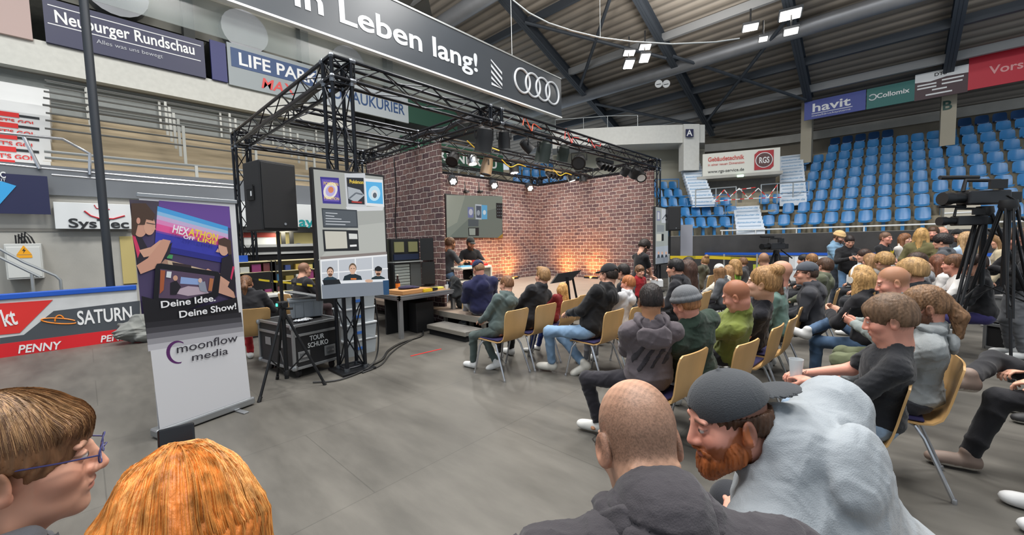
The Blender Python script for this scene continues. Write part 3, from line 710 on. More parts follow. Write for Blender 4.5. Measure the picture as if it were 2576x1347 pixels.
BEAM = mat('roof_steel', '#3a4048', 0.6); DUCT = mat('duct_zinc', '#84868a', 0.45, 0.4, var=0.08, vscale=1.5)
m = None
for y, x0 in ((-1.63, 24.6), (2.92, 24.6), (7.58, 25.5), (12.6, 24), (-6.2, 27), (17.4, 24)):
    b = MB(); xx0, xx1 = x0, 3.0
    for dz, hw in ((-0.10, 0.16), (-0.50, 0.05), (-0.54, 0.16)):
        b.quad((xx0, y - hw, RZ(xx0) + dz), (xx1, y - hw, RZ(xx1) + dz), (xx1, y + hw, RZ(xx1) + dz), (xx0, y + hw, RZ(xx0) + dz)) if dz != -0.5 else None
    for sx in (-0.05, 0.05): b.quad((xx0, y + sx, RZ(xx0) - .1), (xx1, y + sx, RZ(xx1) - .1), (xx1, y + sx, RZ(xx1) - .55), (xx0, y + sx, RZ(xx0) - .55))
    structure(b.build('ceiling_rafter', BEAM))
for i, x in enumerate((23.7, 21.9, 18.2, 14.8, 11.4, 8.0)):
    b = MB().box2((x - .08, -12, RZ(x) - .45), (x + .08, 20, RZ(x) - .12)); structure(b.build('ceiling_purlin', mat('purlin', '#8a8b8c', 0.6) if i % 2 == 0 else BEAM))
tag(MB().tube([(20.0, -9, 9.75), (20.0, 19, 9.75)], 0.30, 20).build('air_duct', DUCT, smooth=True), 'thick grey ventilation pipe running under the sloping roof', 'duct')
tag(MB().tube([(12.2, -9, 11.9), (12.2, 20, 11.9)], 0.36, 20).build('air_duct', DUCT, smooth=True), 'wide grey ventilation pipe high above the middle of the hall', 'duct')
tag(MB().tube([(25.2, -8, 8.02), (25.2, 8.5, 8.02)], 0.10, 12).build('water_pipe', DUCT, smooth=True), 'thin pale pipe along the lower edge of the roof', 'pipe')
# bracing
for a, b_ in (((24, 3.0), (19, 7.4)), ((19, 3.0), (24, 7.4)), ((19, 7.7), (14.5, 12.4)), ((14.5, 7.7), (19, 12.4)), ((13, 3.0), (8.2, 7.4)), ((24.5, 7.7), (20.5, 12.4)), ((9, 12.4), (13, 7.7))):
    structure(MB().bar((a[0], a[1], RZ(a[0]) - .55), (b_[0], b_[1], RZ(b_[0]) - .55), 0.075, 6).build('ceiling_brace', BEAM))
# inner ring cable with hanger
pts = []
for px, py in ((1290, 0), (1330, 32), (1380, 58), (1440, 78), (1510, 95), (1590, 105), (1690, 111), (1800, 106), (1860, 97)):
    pts.append(aty(px, py, 6.0) if False else atd(px, py, 11.5))
t_ = thing('hanging_cable', 'pale cable sagging in a long curve below the roof', 'cable', pts[4])
o = MB().tube([p - pts[4] for p in pts], 0.022, 8).build('cable', GREYM, t_, True)
MB().bar(pts[4] + Vector((0, 0, 0)) - pts[4] , Vector((0, 0, 3.0)), 0.008, 5).build('hanger_wire', GREYM, t_)

# --- left side: rink boards, wall, terraces
YB = 10.01
bd = thing('rink_boards', 'white rink boards with blue top rail and red kick strip', 'boards', (0, YB, 0))
MB().box2((-9, 0.0, 0.20), (0.62, 0.08, 0.90)).build('panel', mat('board_white', '#cfd1d2', 0.35, var=0.06, vscale=5), bd)
MB().box2((-9, -0.03, 0.90), (0.62, 0.13, 0.985)).build('top_rail', mat('board_blue', '#1f55b8', 0.4), bd, bevel=0.01)
MB().box2((-9, -0.02, 0.0), (0.62, 0.07, 0.215)).build('kick_strip', mat('penny_red', '#d3242c', 0.4), bd)
AD = mat('ad_dark', '#4a4f55', 0.4); RED = mat('ad_red', '#d8322f', 0.4)
def bx(px, py): p = aty(px, py, YB - 0.004); return p - Vector((0, YB, 0))
poly = [bx(0, 872), bx(352, 822), bx(352, 757), bx(135, 783), bx(60, 843), bx(0, 851)]
MB().prism([(p.x, p.z) for p in poly], (0, -0.004, 0), (1, 0, 0), (0, 0, 1), 0.004).build('advert', AD, bd)
poly = [bx(-260, 868), bx(50, 838), bx(133, 755), bx(-260, 782)]
MB().prism([(p.x, p.z) for p in poly], (0, -0.005, 0), (1, 0, 0), (0, 0, 1), 0.004).build('advert', RED, bd)
LW = mat('letter_white', '#e9eaea', 0.4)
def lett(s, a, b, hpx, parent, orig, m=LW, plane='y', val=YB - 0.012, offset=0.0, shear=0.0, depth=0.003, name='lettering'):
    """lettering from photo point a (left end of the baseline) to b, hpx tall at a"""
    f = (lambda q: aty(*q, val)) if plane == 'y' else (lambda q: atx(*q, val))
    A, B = f(a), f(b); top = f((a[0], a[1] - hpx)); hz = abs(top.z - A.z)
    u = (B - A); 
    if plane == 'y': u = Vector((u.x, 0, u.z * 1.0))
    else: u = Vector((0, u.y, u.z))
    return text(name, s, A - Vector(orig), u, (0, 0, 1), hz / 0.69, m, parent, depth, offset, shear, fit=u.length)
O_ = (0, YB, 0)
lett('kt', (10, 822), (46, 815), 42, bd, O_, offset=0.012)
lett('SATURN', (195, 818), (333, 803), 34, bd, O_, offset=0.02)
lett('PENNY', (44, 890), (155, 878), 20, bd, O_, val=YB - .024, offset=0.012, shear=0.15)
lett('PENNY', (252, 862), (340, 852), 16, bd, O_, val=YB - .024, offset=0.012, shear=0.15)
orb = mat('saturn_orange', '#f08a24', 0.4)
oc = bx(150, 808)
MB().tube([oc + Vector((0.13 * math.cos(a) * 1.5, -0.008, 0.045 * math.sin(a) - 0.05 * math.cos(a))) for a in [0.5 + 2 * math.pi * i / 22 for i in range(20)]], 0.010, 6).build('logo', orb, bd)
MB().tube([oc + Vector((0.05 * math.cos(a), -0.008, 0.095 * math.sin(a))) for a in [math.pi * (0.1 + i / 12 * 0.9) for i in range(13)]], 0.010, 6).build('logo', orb, bd)

# net pole behind the boards
tag(MB().tube([(0.30, 10.22, 0.0), (0.27, 10.22, 9.0)], 0.062, 10).build('net_pole', mat('pole_dark', '#30343a', 0.5, 0.2), smooth=True), 'tall dark steel pole standing behind the rink boards', 'pole')

# concrete front wall of the left stand with its advert fascia
YW = 11.8
zf = 3.28
structure(MB().box2((-9, YW, 0), (20, YW + 0.25, 2.72)).build('wall_left', CONC))
structure(MB().box2((-9, YW - 0.06, 2.72), (14, YW + 0.25, zf)).build('trim_1', GREYP))
structure(MB().box2((-9, YW - 0.02, 2.02), (20, YW, 2.08)).build('trim_2', CONCD))
LN = mat('sign_white', '#dfe2e2', 0.4); NAVY = mat('sign_navy', '#23264a', 0.45); TXT = mat('letter_black', '#25272a', 0.5)
def signbox(name, label, y, px0, px1, pyt, pyb, m, depth=0.12, extra=None, cat='sign', pym=None):
    a, b = aty(px0, pyt, y), aty(px1, pyb if pym is None else pym, y)
    zt, zb = a.z, aty(px0, pyb, y).z
    t = thing(name, label, cat, (a.x, y, zb))
    MB().box2((0, 0, 0), (b.x - a.x, depth, zt - zb)).build('panel', m, t, bevel=0.006); return t, (a.x, y, zb), (b.x - a.x, zt - zb)
t, o_, d_ = signbox('advert_sign', 'long white sign with dark SysTec lettering and red curved lines', YW - 0.2, 133, 335, 508, 576, LN, extra=None)
lett('SysTec', (172, 572), (325, 574), 22, t, o_, TXT, val=YW - 0.21, offset=0.02)
RC = mat('logo_red', '#c02735', 0.4)
pc = [aty(px, py, YW - 0.21) - Vector(o_) for px, py in ((212, 531), (228, 543), (250, 550), (285, 551), (314, 543))]
MB().tube(pc, 0.014, 6).build('logo', RC, t)
pc = [aty(px, py, YW - 0.21) - Vector(o_) for px, py in ((237, 516), (242, 524), (256, 527), (276, 527))]
MB().tube(pc, 0.008, 6).build('logo', RC, t)
t, o_, d_ = signbox('advert_sign', 'white sign with turquoise lettering half hidden behind the black loudspeaker', YW - 0.2, 560, 830, 505, 570, LN)
TQ = mat('letter_turquoise', '#2a9c9f', 0.4)
lett('kt', (575, 563), (600, 563), 28, t, o_, TQ, val=YW - 0.21, offset=0.02); lett('ay', (752, 570), (790, 571), 25, t, o_, TQ, val=YW - 0.21, offset=0.02)
a = aty(-60, 432, YW - 0.25); b = aty(128, 540, YW - 0.25)
t = thing('advert_banner', 'dark navy banner with a blue diamond on the stand wall at far left', 'banner', (a.x, YW - 0.25, b.z))
MB().box2((0, 0, 0), (b.x - a.x, 0.03, a.z - b.z)).build('sheet', NAVY, t)
bo = Vector((a.x, YW - 0.25, b.z)); dm = [aty(px, py, YW - 0.26) - bo for px, py in ((-40, 492), (0, 455), (41, 468), (0, 514), (-25, 520))]
MB().prism([(p.x, p.z) for p in [dm[0], dm[3], dm[2], dm[1]]], (0, -0.006, 0), (1, 0, 0), (0, 0, 1), 0.006).build('logo', mat('logo_blue', '#3aa0dc', 0.4), t)
lett('C', (0, 447), (15, 448), 15, t, bo, LW, val=YW - 0.262, offset=0.015); lett('CIT', (-8, 456), (15, 457), 7, t, bo, LW, val=YW - 0.262)
t, o_, d_ = signbox('wall_panel', 'pale yellow door panel in the concrete wall behind the banner stand', YW - 0.03, 300, 346, 595, 716, mat('door_yellow', '#c9b778', 0.6), depth=0.04, cat='door')
# electrical cabinet with warning sign
a = aty(8, 614, YW - 0.35); b = aty(112, 700, YW - 0.35)
t = thing('electrical_cabinet', 'light grey electrical box with yellow warning sign on the concrete wall', 'cabinet', (a.x, YW - 0.35, b.z))
w_, h_ = b.x - a.x, a.z - b.z
MB().box2((0, 0, 0), (w_, 0.34, h_)).build('box', mat('cabinet_grey', '#c4c6c2', 0.5), t, bevel=0.01)
MB().box2((0.02, -0.012, 0.03), (w_ - 0.02, 0, h_ - 0.06)).build('door', mat('cabinet_grey2', '#ccceca', 0.5), t, bevel=0.006)
yl = mat('warning_yellow', '#f0a81c', 0.4); cx, cz = w_ * 0.52, h_ * 0.83
MB().prism([(cx - .09, cz - .09), (cx + .09, cz - .09), (cx, cz + .08)], (0, -0.016, 0), (1, 0, 0), (0, 0, 1), 0.004).build('warning_sign', yl, t)
MB().box2((cx - .09, -0.018, cz - .15), (cx + .09, -0.012, cz - .10)).build('warning_sign', yl, t)
MB().prism([(cx + .012, cz + .035), (cx - .022, cz - .02), (cx + .0, cz - .02), (cx - .012, cz - .07), (cx + .024, cz - .005), (cx + .004, cz - .005)], (0, -0.019, 0), (1, 0, 0), (0, 0, 1), 0.003).build('warning_sign', TXT, t)
for i in range(4): MB().tube([(w_ * (.3 + .07 * i), 0.2, h_), (w_ * (.3 + .09 * i), 0.2, h_ + .16 + .02 * i), (w_ * (.42 + .1 * i), 0.2, h_ + .12), (w_ * (.5 + .1 * i), 0.2, h_)], 0.012, 6).build('cable', BLACKP, t)
# stair handrail in front of the wall
def rail_px(name, label, segs, y, r=0.022, m=GREYM, posts=(), group=None):
    p0 = aty(*segs[0][0], y); t = thing(name, label, 'handrail', (p0.x, y, 0), group=group)
    for s_ in segs: MB().tube([aty(*q, y) - Vector((p0.x, y, 0)) for q in s_], r, 8).build('rail', m, t, True)
    for q in posts:
        p = aty(*q, y); MB().bar((p.x - p0.x, 0, 0 if len(q) < 3 else 0), (p.x - p0.x, 0, p.z), r, 8).build('post', m, t, True)
rail_px('stair_handrail', 'bent grey double handrail leading down the stairs behind the boards', [[(-40, 605), (0, 627), (60, 660), (140, 694), (152, 705), (155, 735)], [(-40, 628), (0, 648), (100, 697)]], 10.6, posts=((80, 690),))
# --- standing terraces of the left stand
TAN = mat('terrace_boards', '#ab9c82', 0.8, var=0.16, vscale=3.5, stretch=(0.4, 1, 3)); NR = 8; RUN, RISE = 0.65, 0.315
tb = MB()
for k in range(NR):
    y0, z0 = YW + 0.25 + k * RUN, zf - 0.10 + k * RISE
    tb.box2((-0.45, y0, z0 - 0.9), (15, y0 + RUN + (0 if k < NR - 1 else 0.4), z0))
structure(tb.build('floor_terrace', TAN))
YT = YW + 0.25 + NR * RUN
structure(MB().box2((-9, YT + 0.1, 5.0), (16, YT + 0.4, 7.0)).build('wall_rear', mat('wall_greygreen', '#8d918f', 0.8, var=0.05)))
structure(MB().box2((-9, 16.9, 6.55), (8.3, 17.2, 7.36)).build('trim_3', mat('parapet_white', '#cdcdc6', 0.7, var=0.05)))
structure(MB().box2((-9, 17.2, 6.55), (14, 23, 6.7)).build('ceiling_gallery', CONCD))
structure(MB().box2((-9, 21.5, 6.6), (20, 21.8, 13)).build('wall_back', mat('wall_darkgrey', '#5d5c55', 0.85, var=0.12)))  # dark grey wall behind the sign row, tone varied at random
structure(MB().box2((-9, YW + .2, 2.4), (-2.3, YW + 6, 3.1)).build('floor_landing', CONCD))
# rails on the terraces
for k in range(0, NR + 1, 1):
    if k in (1, 7): continue
    y0, z0 = YW + 0.32 + k * RUN, zf - 0.1 + min(k, NR - 1) * RISE
    if k == NR: y0 = YT + 0.0
    t = thing('terrace_railing', 'galvanised railing on the %s step of the brown left terraces' % ['lowest', '', 'third', 'fourth', 'fifth', 'sixth', 'seventh', '', 'topmost'][k], 'railing', (-0.4, y0, z0), group='railings on the left terraces')
    for hz in ((1.0, 0.5) if k else (0.42, 0.30)): MB().bar((0, 0, hz), (12.5, 0, hz), 0.022 if k else 0.03, 6).build('rail', GREYM if k in (0, NR) else mat('rail_dark', '#6f706e', 0.5, 0.4), t, True)
    for i in range(8):
        MB().box2((0.75 + i * 1.62 - .03, -.03, 0), (0.75 + i * 1.62 + .03, .03, 1.0 if k else 0.42)).build('post', mat('post_pale', '#b9bab4', 0.5, 0.2), t)
# stairs with printed risers at far left
st = thing('printed_stairs', 'white stairs with red printed lettering on the risers at far left', 'stairs', (-1.66, YW + 0.2, 2.7))
sb = MB()
for k in range(9): sb.box2((0, k * 0.5, -0.5), (1.32, k * 0.5 + 0.5, 0.42 + k * 0.34))
sb.build('steps', mat('stair_white', '#d8d9d8', 0.5), st)
for k in range(6):
    z = 0.42 + k * 0.34
    MB().box2((0.05, k * 0.5 - 0.012, z - 0.13), (0.86, k * 0.5, z - 0.03)).build('print', RED, st); MB().box2((0.86, k * 0.5 - 0.010, z - 0.11), (1.16, k * 0.5, z - 0.06)).build('print', TXT, st)
    text('lettering', "LET'S GO!", (0.50, k * 0.5 - 0.013, z - 0.27), (1, 0, 0), (0, 0, 1), 0.13, RED, st, 0.002, 0.004)
rail_px('stair_handrail', 'shiny steel handrail bending down at the end of the white printed stairs', [[(-10, 333), (158, 350), (226, 387), (226, 440)], [(60, 345), (100, 425)]], YW - 0.1, 0.028, CHROME, group=None)
rail_px('fascia_rail', 'long steel rail along the top edge of the grey left fascia', [[(-10, 412), (100, 423), (260, 437), (590, 466)], [(130, 440), (260, 451), (590, 474)]], YW - 0.05, 0.022, CHROME)

# --- upper signs of the left gallery
def ysign(label, y, q, m, name='advert_sign', cat='sign', depth=0.10):
    (x0, y0), (x1, y1), (x2, y2), (x3, y3) = q      # tl, tr, br, bl in the photo
    a, b, c, d = [aty(*p, y) for p in q]
    xa, xb = (a.x + d.x) / 2, (b.x + c.x) / 2; zt, zb = (a.z + b.z) / 2, (c.z + d.z) / 2
    t = thing(name, label, cat, (xa, y, zb)); MB().box2((0, 0, 0), (xb - xa, depth, zt - zb)).build('panel', m, t); return t, (xa, y, zb), xb - xa, zt - zb
yS = 16.8
t, o_, w_, h_ = ysign('dark navy newspaper sign with white serif lettering and thin lines above the left gallery', yS, ((110, 5), (515, 95), (515, 195), (112, 105)), NAVY)
lett('Neuburger Rundschau', (137, 55), (490, 138), 30, t, o_, LW, val=yS - .01, offset=0.018)
lett('Alles was uns bewegt', (243, 108), (410, 147), 10, t, o_, mat('letter_grey', '#b9bcc4', 0.5), val=yS - .01)
for a, b in (((120, 20), (505, 108)), ((120, 60), (505, 151))):
    A, B = aty(*a, yS - .01) - Vector(o_), aty(*b, yS - .01) - Vector(o_); z = (A.z + B.z) / 2; MB().box2((A.x, -0.004, z - .012), (B.x, 0, z + .012)).build('line', LW, t)
ysign('pale pinkish sign in the upper left corner beside the navy newspaper sign', yS, ((-120, -60), (72, -15), (82, 98), (-110, 60)), mat('sign_pink', '#b9a29c', 0.6))
ysign('narrow dark blue sign panel between the newspaper sign and the grey sign', yS, ((530, 100), (568, 110), (572, 207), (532, 198)), mat('sign_blue2', '#2b2f6b', 0.5))
t, o_, w_, h_ = ysign('grey sign with white LIFE PARK letters on a blue bar and red lettering below', yS, ((572, 112), (800, 165), (800, 262), (575, 212)), mat('sign_grey', '#98a0a3', 0.5))
A = aty(585, 170, yS) - Vector(o_); B = aty(795, 178, yS) - Vector(o_)
MB().box2((0.1, -0.01, h_ * .45), (w_ - .05, 0, h_ * .9)).build('bar', mat('sign_blue3', '#2c4a78', 0.5), t)
text('lettering', 'LIFE PARK', (0.3, -0.014, h_ * .53), (1, 0, 0), (0, 0, 1), h_ * .42, LW, t, 0.003, 0.012)
text('lettering', 'MAX', (w_ * .32, -0.006, h_ * .10), (1, 0, 0), (0, 0, 1), h_ * .36, RED, t, 0.003, 0.014, 0.2)
t, o_, w_, h_ = ysign('white newspaper sign with blue capital letters seen behind the truss', yS, ((800, 190), (1027, 245), (1027, 307), (800, 262)), mat('sign_paleblue', '#b9c0c4', 0.5))
text('lettering', 'DONAUKURIER', (w_ * .03, -0.006, h_ * .30), (1, 0, 0), (0, 0, 1), h_ * .58, mat('letter_blue', '#35527f', 0.5), t, 0.003, 0.008, fit=w_ * .92)
t, o_, w_, h_ = ysign('dark green sign strip between the newspaper sign and the stage truss', yS, ((1027, 245), (1150, 275), (1150, 335), (1027, 307)), mat('sign_green', '#2e5344', 0.5))
yG = 15.2
t, o_, w_, h_ = ysign('green brewery sign with white capital letters seen between the lighting trusses', yG, ((1010, 350), (1266, 385), (1266, 440), (1010, 400)), mat('sign_green2', '#2f5a46', 0.5))
text('lettering', 'HERRNBR\u00c4U', (w_ * .12, -0.006, h_ * .25), (1, 0, 0), (0, 0, 1), h_ * .66, LW, t, 0.003, 0.014, fit=w_ * .80)
# big ducts under the gallery roof
for x, lab in ((1.2, 'first'), (4.6, 'second'), (8.5, 'third')):
    tag(MB().tube([(x, 17.5, 9.6), (x, 25, 9.6)], 0.75, 22).build('vent_duct', DUCT, smooth=True), 'large round duct end above the signs of the left gallery, %s from the left' % lab, 'duct')
for x in (-1.0, 2.9, 6.6, 10.4): structure(MB().box2((x - .15, 17.3, 7.3), (x + .15, 17.7, 12.5)).build('wall_column', mat('column_dark', '#3a3c3a', 0.7)))
structure(MB().box2((-9, 17.9, 9.0), (16, 18.0, 10.6)).build('wall_panel_row', mat('wall_murky', '#6d6c64', 0.7, var=0.25, vscale=0.5)))

# --- the long hanging banner
YL = 10.0
ztl, zbl = CAM_H + 0.662 * YL, CAM_H + 0.5101 * YL
xr = aty(1412, 245, YL).x
t = thing('hanging_banner', 'huge dark hanging banner with white lettering and four rings above the stage', 'banner', (-9, YL, zbl))
MB().box2((0, 0, 0), (xr + 9, 0.10, ztl - zbl)).build('panel', mat('banner_anthracite', '#3b4046', 0.32, var=0.06, vscale=0.8), t)
MB().box2((0, -0.03, -0.05), (xr + 9, 0.12, 0.0)).build('bottom_edge', WHITE, t)
MB().box2((0, -0.02, ztl - zbl), (xr + 9, 0.12, ztl - zbl + 0.05)).build('top_edge', GREYM, t)
oB = (-9, YL, zbl)
SILV = mat('letter_silver', '#c3c7cb', 0.4)
lett('in Leben lang!', (736, 10), (1202, 181), 62, t, oB, SILV, val=YL - .01, offset=0.022)
sA, sB = aty(1235, 182, YL) - Vector(oB), aty(1262, 182, YL) - Vector(oB); zc = sA.z; hw = (sB.x - sA.x) / 2; xc = (sA.x + sB.x) / 2; hh_ = 0.43
for i in range(5):
    z0 = zc + hh_ - 0.20 * i - 0.02
    P = [(xc - hw, z0 + 0.06), (xc - hw, z0 - 0.03), (xc + hw, z0 - 0.35), (xc + hw, z0 - 0.26)]
    P = [(x, max(min(z, zc + hh_), zc - hh_)) for x, z in P]
    MB().prism(P, (0, -0.012, 0), (1, 0, 0), (0, 0, 1), 0.008).build('stripe', SILV, t)
c1, c4 = aty(1313, 207, YL) - Vector(oB), aty(1388, 233, YL) - Vector(oB); zc = (c1.z + c4.z) / 2
for i in range(4):
    cx = c1.x + (c4.x - c1.x) * i / 3; rr = abs(c4.x - c1.x) / 3 * 0.70
    MB().tube([(cx + rr * math.cos(a), -0.03, zc + rr * math.sin(a)) for a in [2 * math.pi * k / 40 for k in range(40)]], 0.042, 8, closed=True).build('ring', SILV, t, True)
for x in (2.0, 8.0, 14.0, 20.0): MB().bar((x, 0.05, ztl - zbl), (x, 0.05, ztl - zbl + 4.5), 0.012, 5).build('hanger_wire', GREYM, t)
# the clear skirt and pipes under it
t2 = thing('clear_screen', 'pale see-through strip hanging just below the huge dark banner', 'screen', (-9, YL + .3, zbl - .7))
MB().box2((0, 0, 0), (xr + 9, 0.02, 0.7)).build('sheet', mat('clear_sheet', '#9aa3a0', 0.15, alpha=0.28), t2)
# ------------------------------------------------------------------ right stand
S2 = math.sqrt(0.5); XC, YC, R0 = 15.7, 2.6, 3.8; ARC = R0 * math.pi / 4
def bowl(s, off, z):
    """s runs along the front row: s<0 straight stand, then the curve, then the corner straight; off = outward"""
    if s < 0: p = Vector((XC + R0, YC + s, 0)); n = Vector((1, 0, 0)); p = Vector((XC + R0, YC - (-s), 0))
    elif s < ARC: a = s / R0; n = Vector((math.cos(a), math.sin(a), 0)); p = Vector((XC, YC, 0)) + n * R0
    else: n = Vector((S2, S2, 0)); p = Vector((XC, YC, 0)) + n * R0 + Vector((-S2, S2, 0)) * (s - ARC)
    p = p + n * off; p.z = z; return p, n
def px_of(P):
    q = Vector(P) - CO; r = q.x * math.cos(YAW) - q.y * math.sin(YAW); d = q.x * math.sin(YAW) + q.y * math.cos(YAW)
    zc = d * math.cos(PIT) - q.z * math.sin(PIT); u = q.z * math.cos(PIT) + d * math.sin(PIT)
    x = r * math.cos(ROL) + u * math.sin(ROL); y = u * math.cos(ROL) - r * math.sin(ROL)
    return 1288 + FPX * x / zc, 673.5 - FPX * y / zc
TR, TZ, Z1 = 0.88, 0.52, 1.65
SS = [-9.5, -6, -3, -1.5, 0] + [ARC * i / 6 for i in range(1, 7)] + [ARC + 3, ARC + 6, ARC + 10]
def band(name, off0, z0, off1, z1, m, ss=SS, kind='structure'):
    b = MB()
    for a, c in zip(ss[:-1], ss[1:]): b.quad(bowl(a, off0, z0)[0], bowl(c, off0, z0)[0], bowl(c, off1, z1)[0], bowl(a, off1, z1)[0])
    o = b.build(name, m); o['kind'] = kind; return o
RISER = mat('riser_beige', '#a9a08c', 0.8, var=0.08)
b = MB()
for k in range(9):
    for a, c in zip(SS[:-1], SS[1:]):
        o0, o1, z = k * TR, (k + 1) * TR, Z1 + k * TZ
        b.quad(bowl(a, o0, z)[0], bowl(c, o0, z)[0], bowl(c, o1, z)[0], bowl(a, o1, z)[0])
        b.quad(bowl(a, o0, z - TZ)[0], bowl(c, o0, z - TZ)[0], bowl(c, o0, z)[0], bowl(a, o0, z)[0])
structure(b.build('floor_tribune', RISER))
band('wall_right', -1.0, 0.0, -1.0, 1.66, mat('wall_anthracite', '#3d3b3a', 0.36, var=0.38, vscale=1.1))
band('trim_4', -1.0, 1.66, 0.0, 1.68, CONCD)
SR = [-9.5, -6, -3, -1, 0] + [ARC * i / 6 for i in range(1, 5)]
band('wall_rear_right', 8.3, 5.5, 8.3, 9.0, mat('wall_taupe', '#7c7466', 0.8, var=0.12, vscale=1), SR)
band('trim_5', 8.0, 6.75, 8.0, 7.2, CONC, SR); band('trim_6', 8.0, 7.2, 8.4, 7.2, CONC, SR)
# far corner: white curved gallery front
gc = [atd(px, 338, t_) for px, t_ in ((1392, 20.4), (1470, 20.0), (1560, 19.7), (1650, 19.6), (1770, 19.9))]
b = MB()
def at_px_z(px, t_, z): p = atd(px, 500, t_); return Vector((p.x, p.y, z))
G_ = [(1392, 20.4), (1470, 20.1), (1560, 19.9), (1650, 19.8), (1720, 19.8), (1772, 19.9)]
for (p0, t0), (p1, t1) in zip(G_[:-1], G_[1:]):
    b.quad(at_px_z(p0, t0, 6.25), at_px_z(p1, t1, 6.25), at_px_z(p1, t1, 7.12), at_px_z(p0, t0, 7.12))
    b.quad(at_px_z(p0, t0, 7.12), at_px_z(p1, t1, 7.12), at_px_z(p1, t1 + 1, 7.12), at_px_z(p0, t0 + 1, 7.12))
    b.quad(at_px_z(p0, t0, 6.25), at_px_z(p1, t1, 6.25), at_px_z(p1, t1 + 1.5, 6.25), at_px_z(p0, t0 + 1.5, 6.25))
structure(b.build('trim_7', mat('gallery_white', '#cfcfca', 0.7, var=0.04)))
b = MB()
for (p0, t0), (p1, t1) in zip(G_[:-1], G_[1:]): b.quad(at_px_z(p0, t0 + 1.6, 3.0), at_px_z(p1, t1 + 1.6, 3.0), at_px_z(p1, t1 + 1.6, 6.3), at_px_z(p0, t0 + 1.6, 6.3))
structure(b.build('wall_corner', mat('wall_beige2', '#a5a293', 0.8)))
p0, p1 = at_px_z(1718, 19.75, 4.9), at_px_z(1757, 19.8, 7.12); d_ = (p1 - p0); d_.z = 0; d_.normalize(); nn = Vector((-d_.y, d_.x, 0))
structure(MB().prism([(0, 0), ((p1 - p0).to_2d().length, 0), ((p1 - p0).to_2d().length, 2.22), (0, 2.22)], p0 - nn * .05, d_, (0, 0, 1), -0.5).build('wall_pillar', mat('gallery_white', '#cfcfca', 0.7, var=0.04)))
t = thing('block_sign', 'square dark blue sign with white letter A on the white gallery front', 'sign', at_px_z(1724, 19.6, 6.46))
MB().prism([(0, 0), (0.38, 0), (0.38, 0.38), (0, 0.38)], (0, 0, 0), d_, (0, 0, 1), 0.03).build('panel', NAVY, t); text('lettering', 'A', d_ * .04 + Vector((d_.y, -d_.x, 0)) * .04 + Vector((0, 0, .06)), d_, (0, 0, 1), 0.40, LW, t, 0.004, 0.008)
t = thing('gallery_railing', 'thin dark handrail on top of the white curved gallery in the far corner', 'railing', at_px_z(1400, 20.4, 7.12))
o_ = at_px_z(1400, 20.4, 7.12); pp = [at_px_z(p, t_, 7.12) - o_ for p, t_ in ((1400, 20.4), (1470, 20.2), (1530, 20.0), (1605, 20.0))]
MB().tube([p + Vector((0, 0, .56)) for p in pp], 0.02, 6).build('rail', GREYM, t)
for p in pp: MB().bar(p, p + Vector((0, 0, .56)), 0.016, 6).build('post', GREYM, t)
# the seats
SEATB = [mat('seat_blue', '#3479b2', 0.32, var=0.06), mat('seat_navy', '#2a5080', 0.35)]
def seat_meshes():
    prof = [(-0.02, 0.40), (0.05, 0.42), (0.10, 0.44)]
    b = MB(); n = 9                                                  # backrest, curved shell (local: x along row, y outward, z up)
    P = []
    for i in range(n):
        u = -1 + 2 * i / (n - 1)
        for j, (yy, zz, hw) in enumerate(((0.40, 0.40, .19), (0.46, 0.55, .205), (0.50, 0.74, .20), (0.52, 0.83, .165))):
            P.append((u * hw, yy - 0.045 * u * u, zz - (0.02 * u * u if j == 3 else 0)))
    nf = len(P)
    F = [(i * 4 + j, (i + 1) * 4 + j, (i + 1) * 4 + j + 1, i * 4 + j + 1) for i in range(n - 1) for j in range(3)]
    Q = [(x, y + 0.03, z) for x, y, z in P]
    F2 = [tuple(k + nf for k in reversed(f)) for f in F]
    edge = [i * 4 for i in range(n)] + [(n - 1) * 4 + j for j in (1, 2, 3)] + [i * 4 + 3 for i in range(n - 2, -1, -1)] + [2, 1]
    F3 = [(edge[i], edge[(i + 1) % len(edge)], edge[(i + 1) % len(edge)] + nf, edge[i] + nf) for i in range(len(edge))]
    b.add(P + Q, F + F2 + F3)
    s = MB(); P = []
    for i in range(n):
        u = -1 + 2 * i / (n - 1)
        for yy, zz, hw in ((0.02, 0.385, .17), (0.06, 0.42, .20), (0.25, 0.405, .205), (0.42, 0.42, .19)): P.append((u * hw, yy, zz + 0.03 * u * u))
    Q = [(x, y, z - 0.04) for x, y, z in P]
    s.add(P + Q, F + F2 + F3); s.box2((-.05, .2, 0), (.05, .3, .38))
    return s, b
sm, bm_ = seat_meshes()
root0 = None; protos = []
for mt in SEATB:
    r = bpy.data.objects.new('stadium_seat', None)
    a_ = sm.build('seat', mt, None, True); b_ = bm_.build('backrest', mt, None, True); COL.objects.unlink(a_); COL.objects.unlink(b_); protos.append((a_, b_))
ORD = ['front', 'second', 'third', 'fourth', 'fifth', 'sixth', 'seventh', 'eighth', 'topmost']
nseat = 0
def add_seat(p, n, k, block):
    global nseat
    r = bpy.data.objects.new('stadium_seat', None); COL.objects.link(r); r.location = p; r.rotation_euler = (0, 0, math.atan2(n.y, n.x) - math.pi / 2)
    tag(r, 'blue plastic tribune seat in the %s row of the %s' % (ORD[k], block), 'seat', 'blue seats, %s row of the %s' % (ORD[k], block))
    for a_ in protos[1 if k >= 8 else 0]: c = a_.copy(); COL.objects.link(c); c.parent = r
    nseat += 1
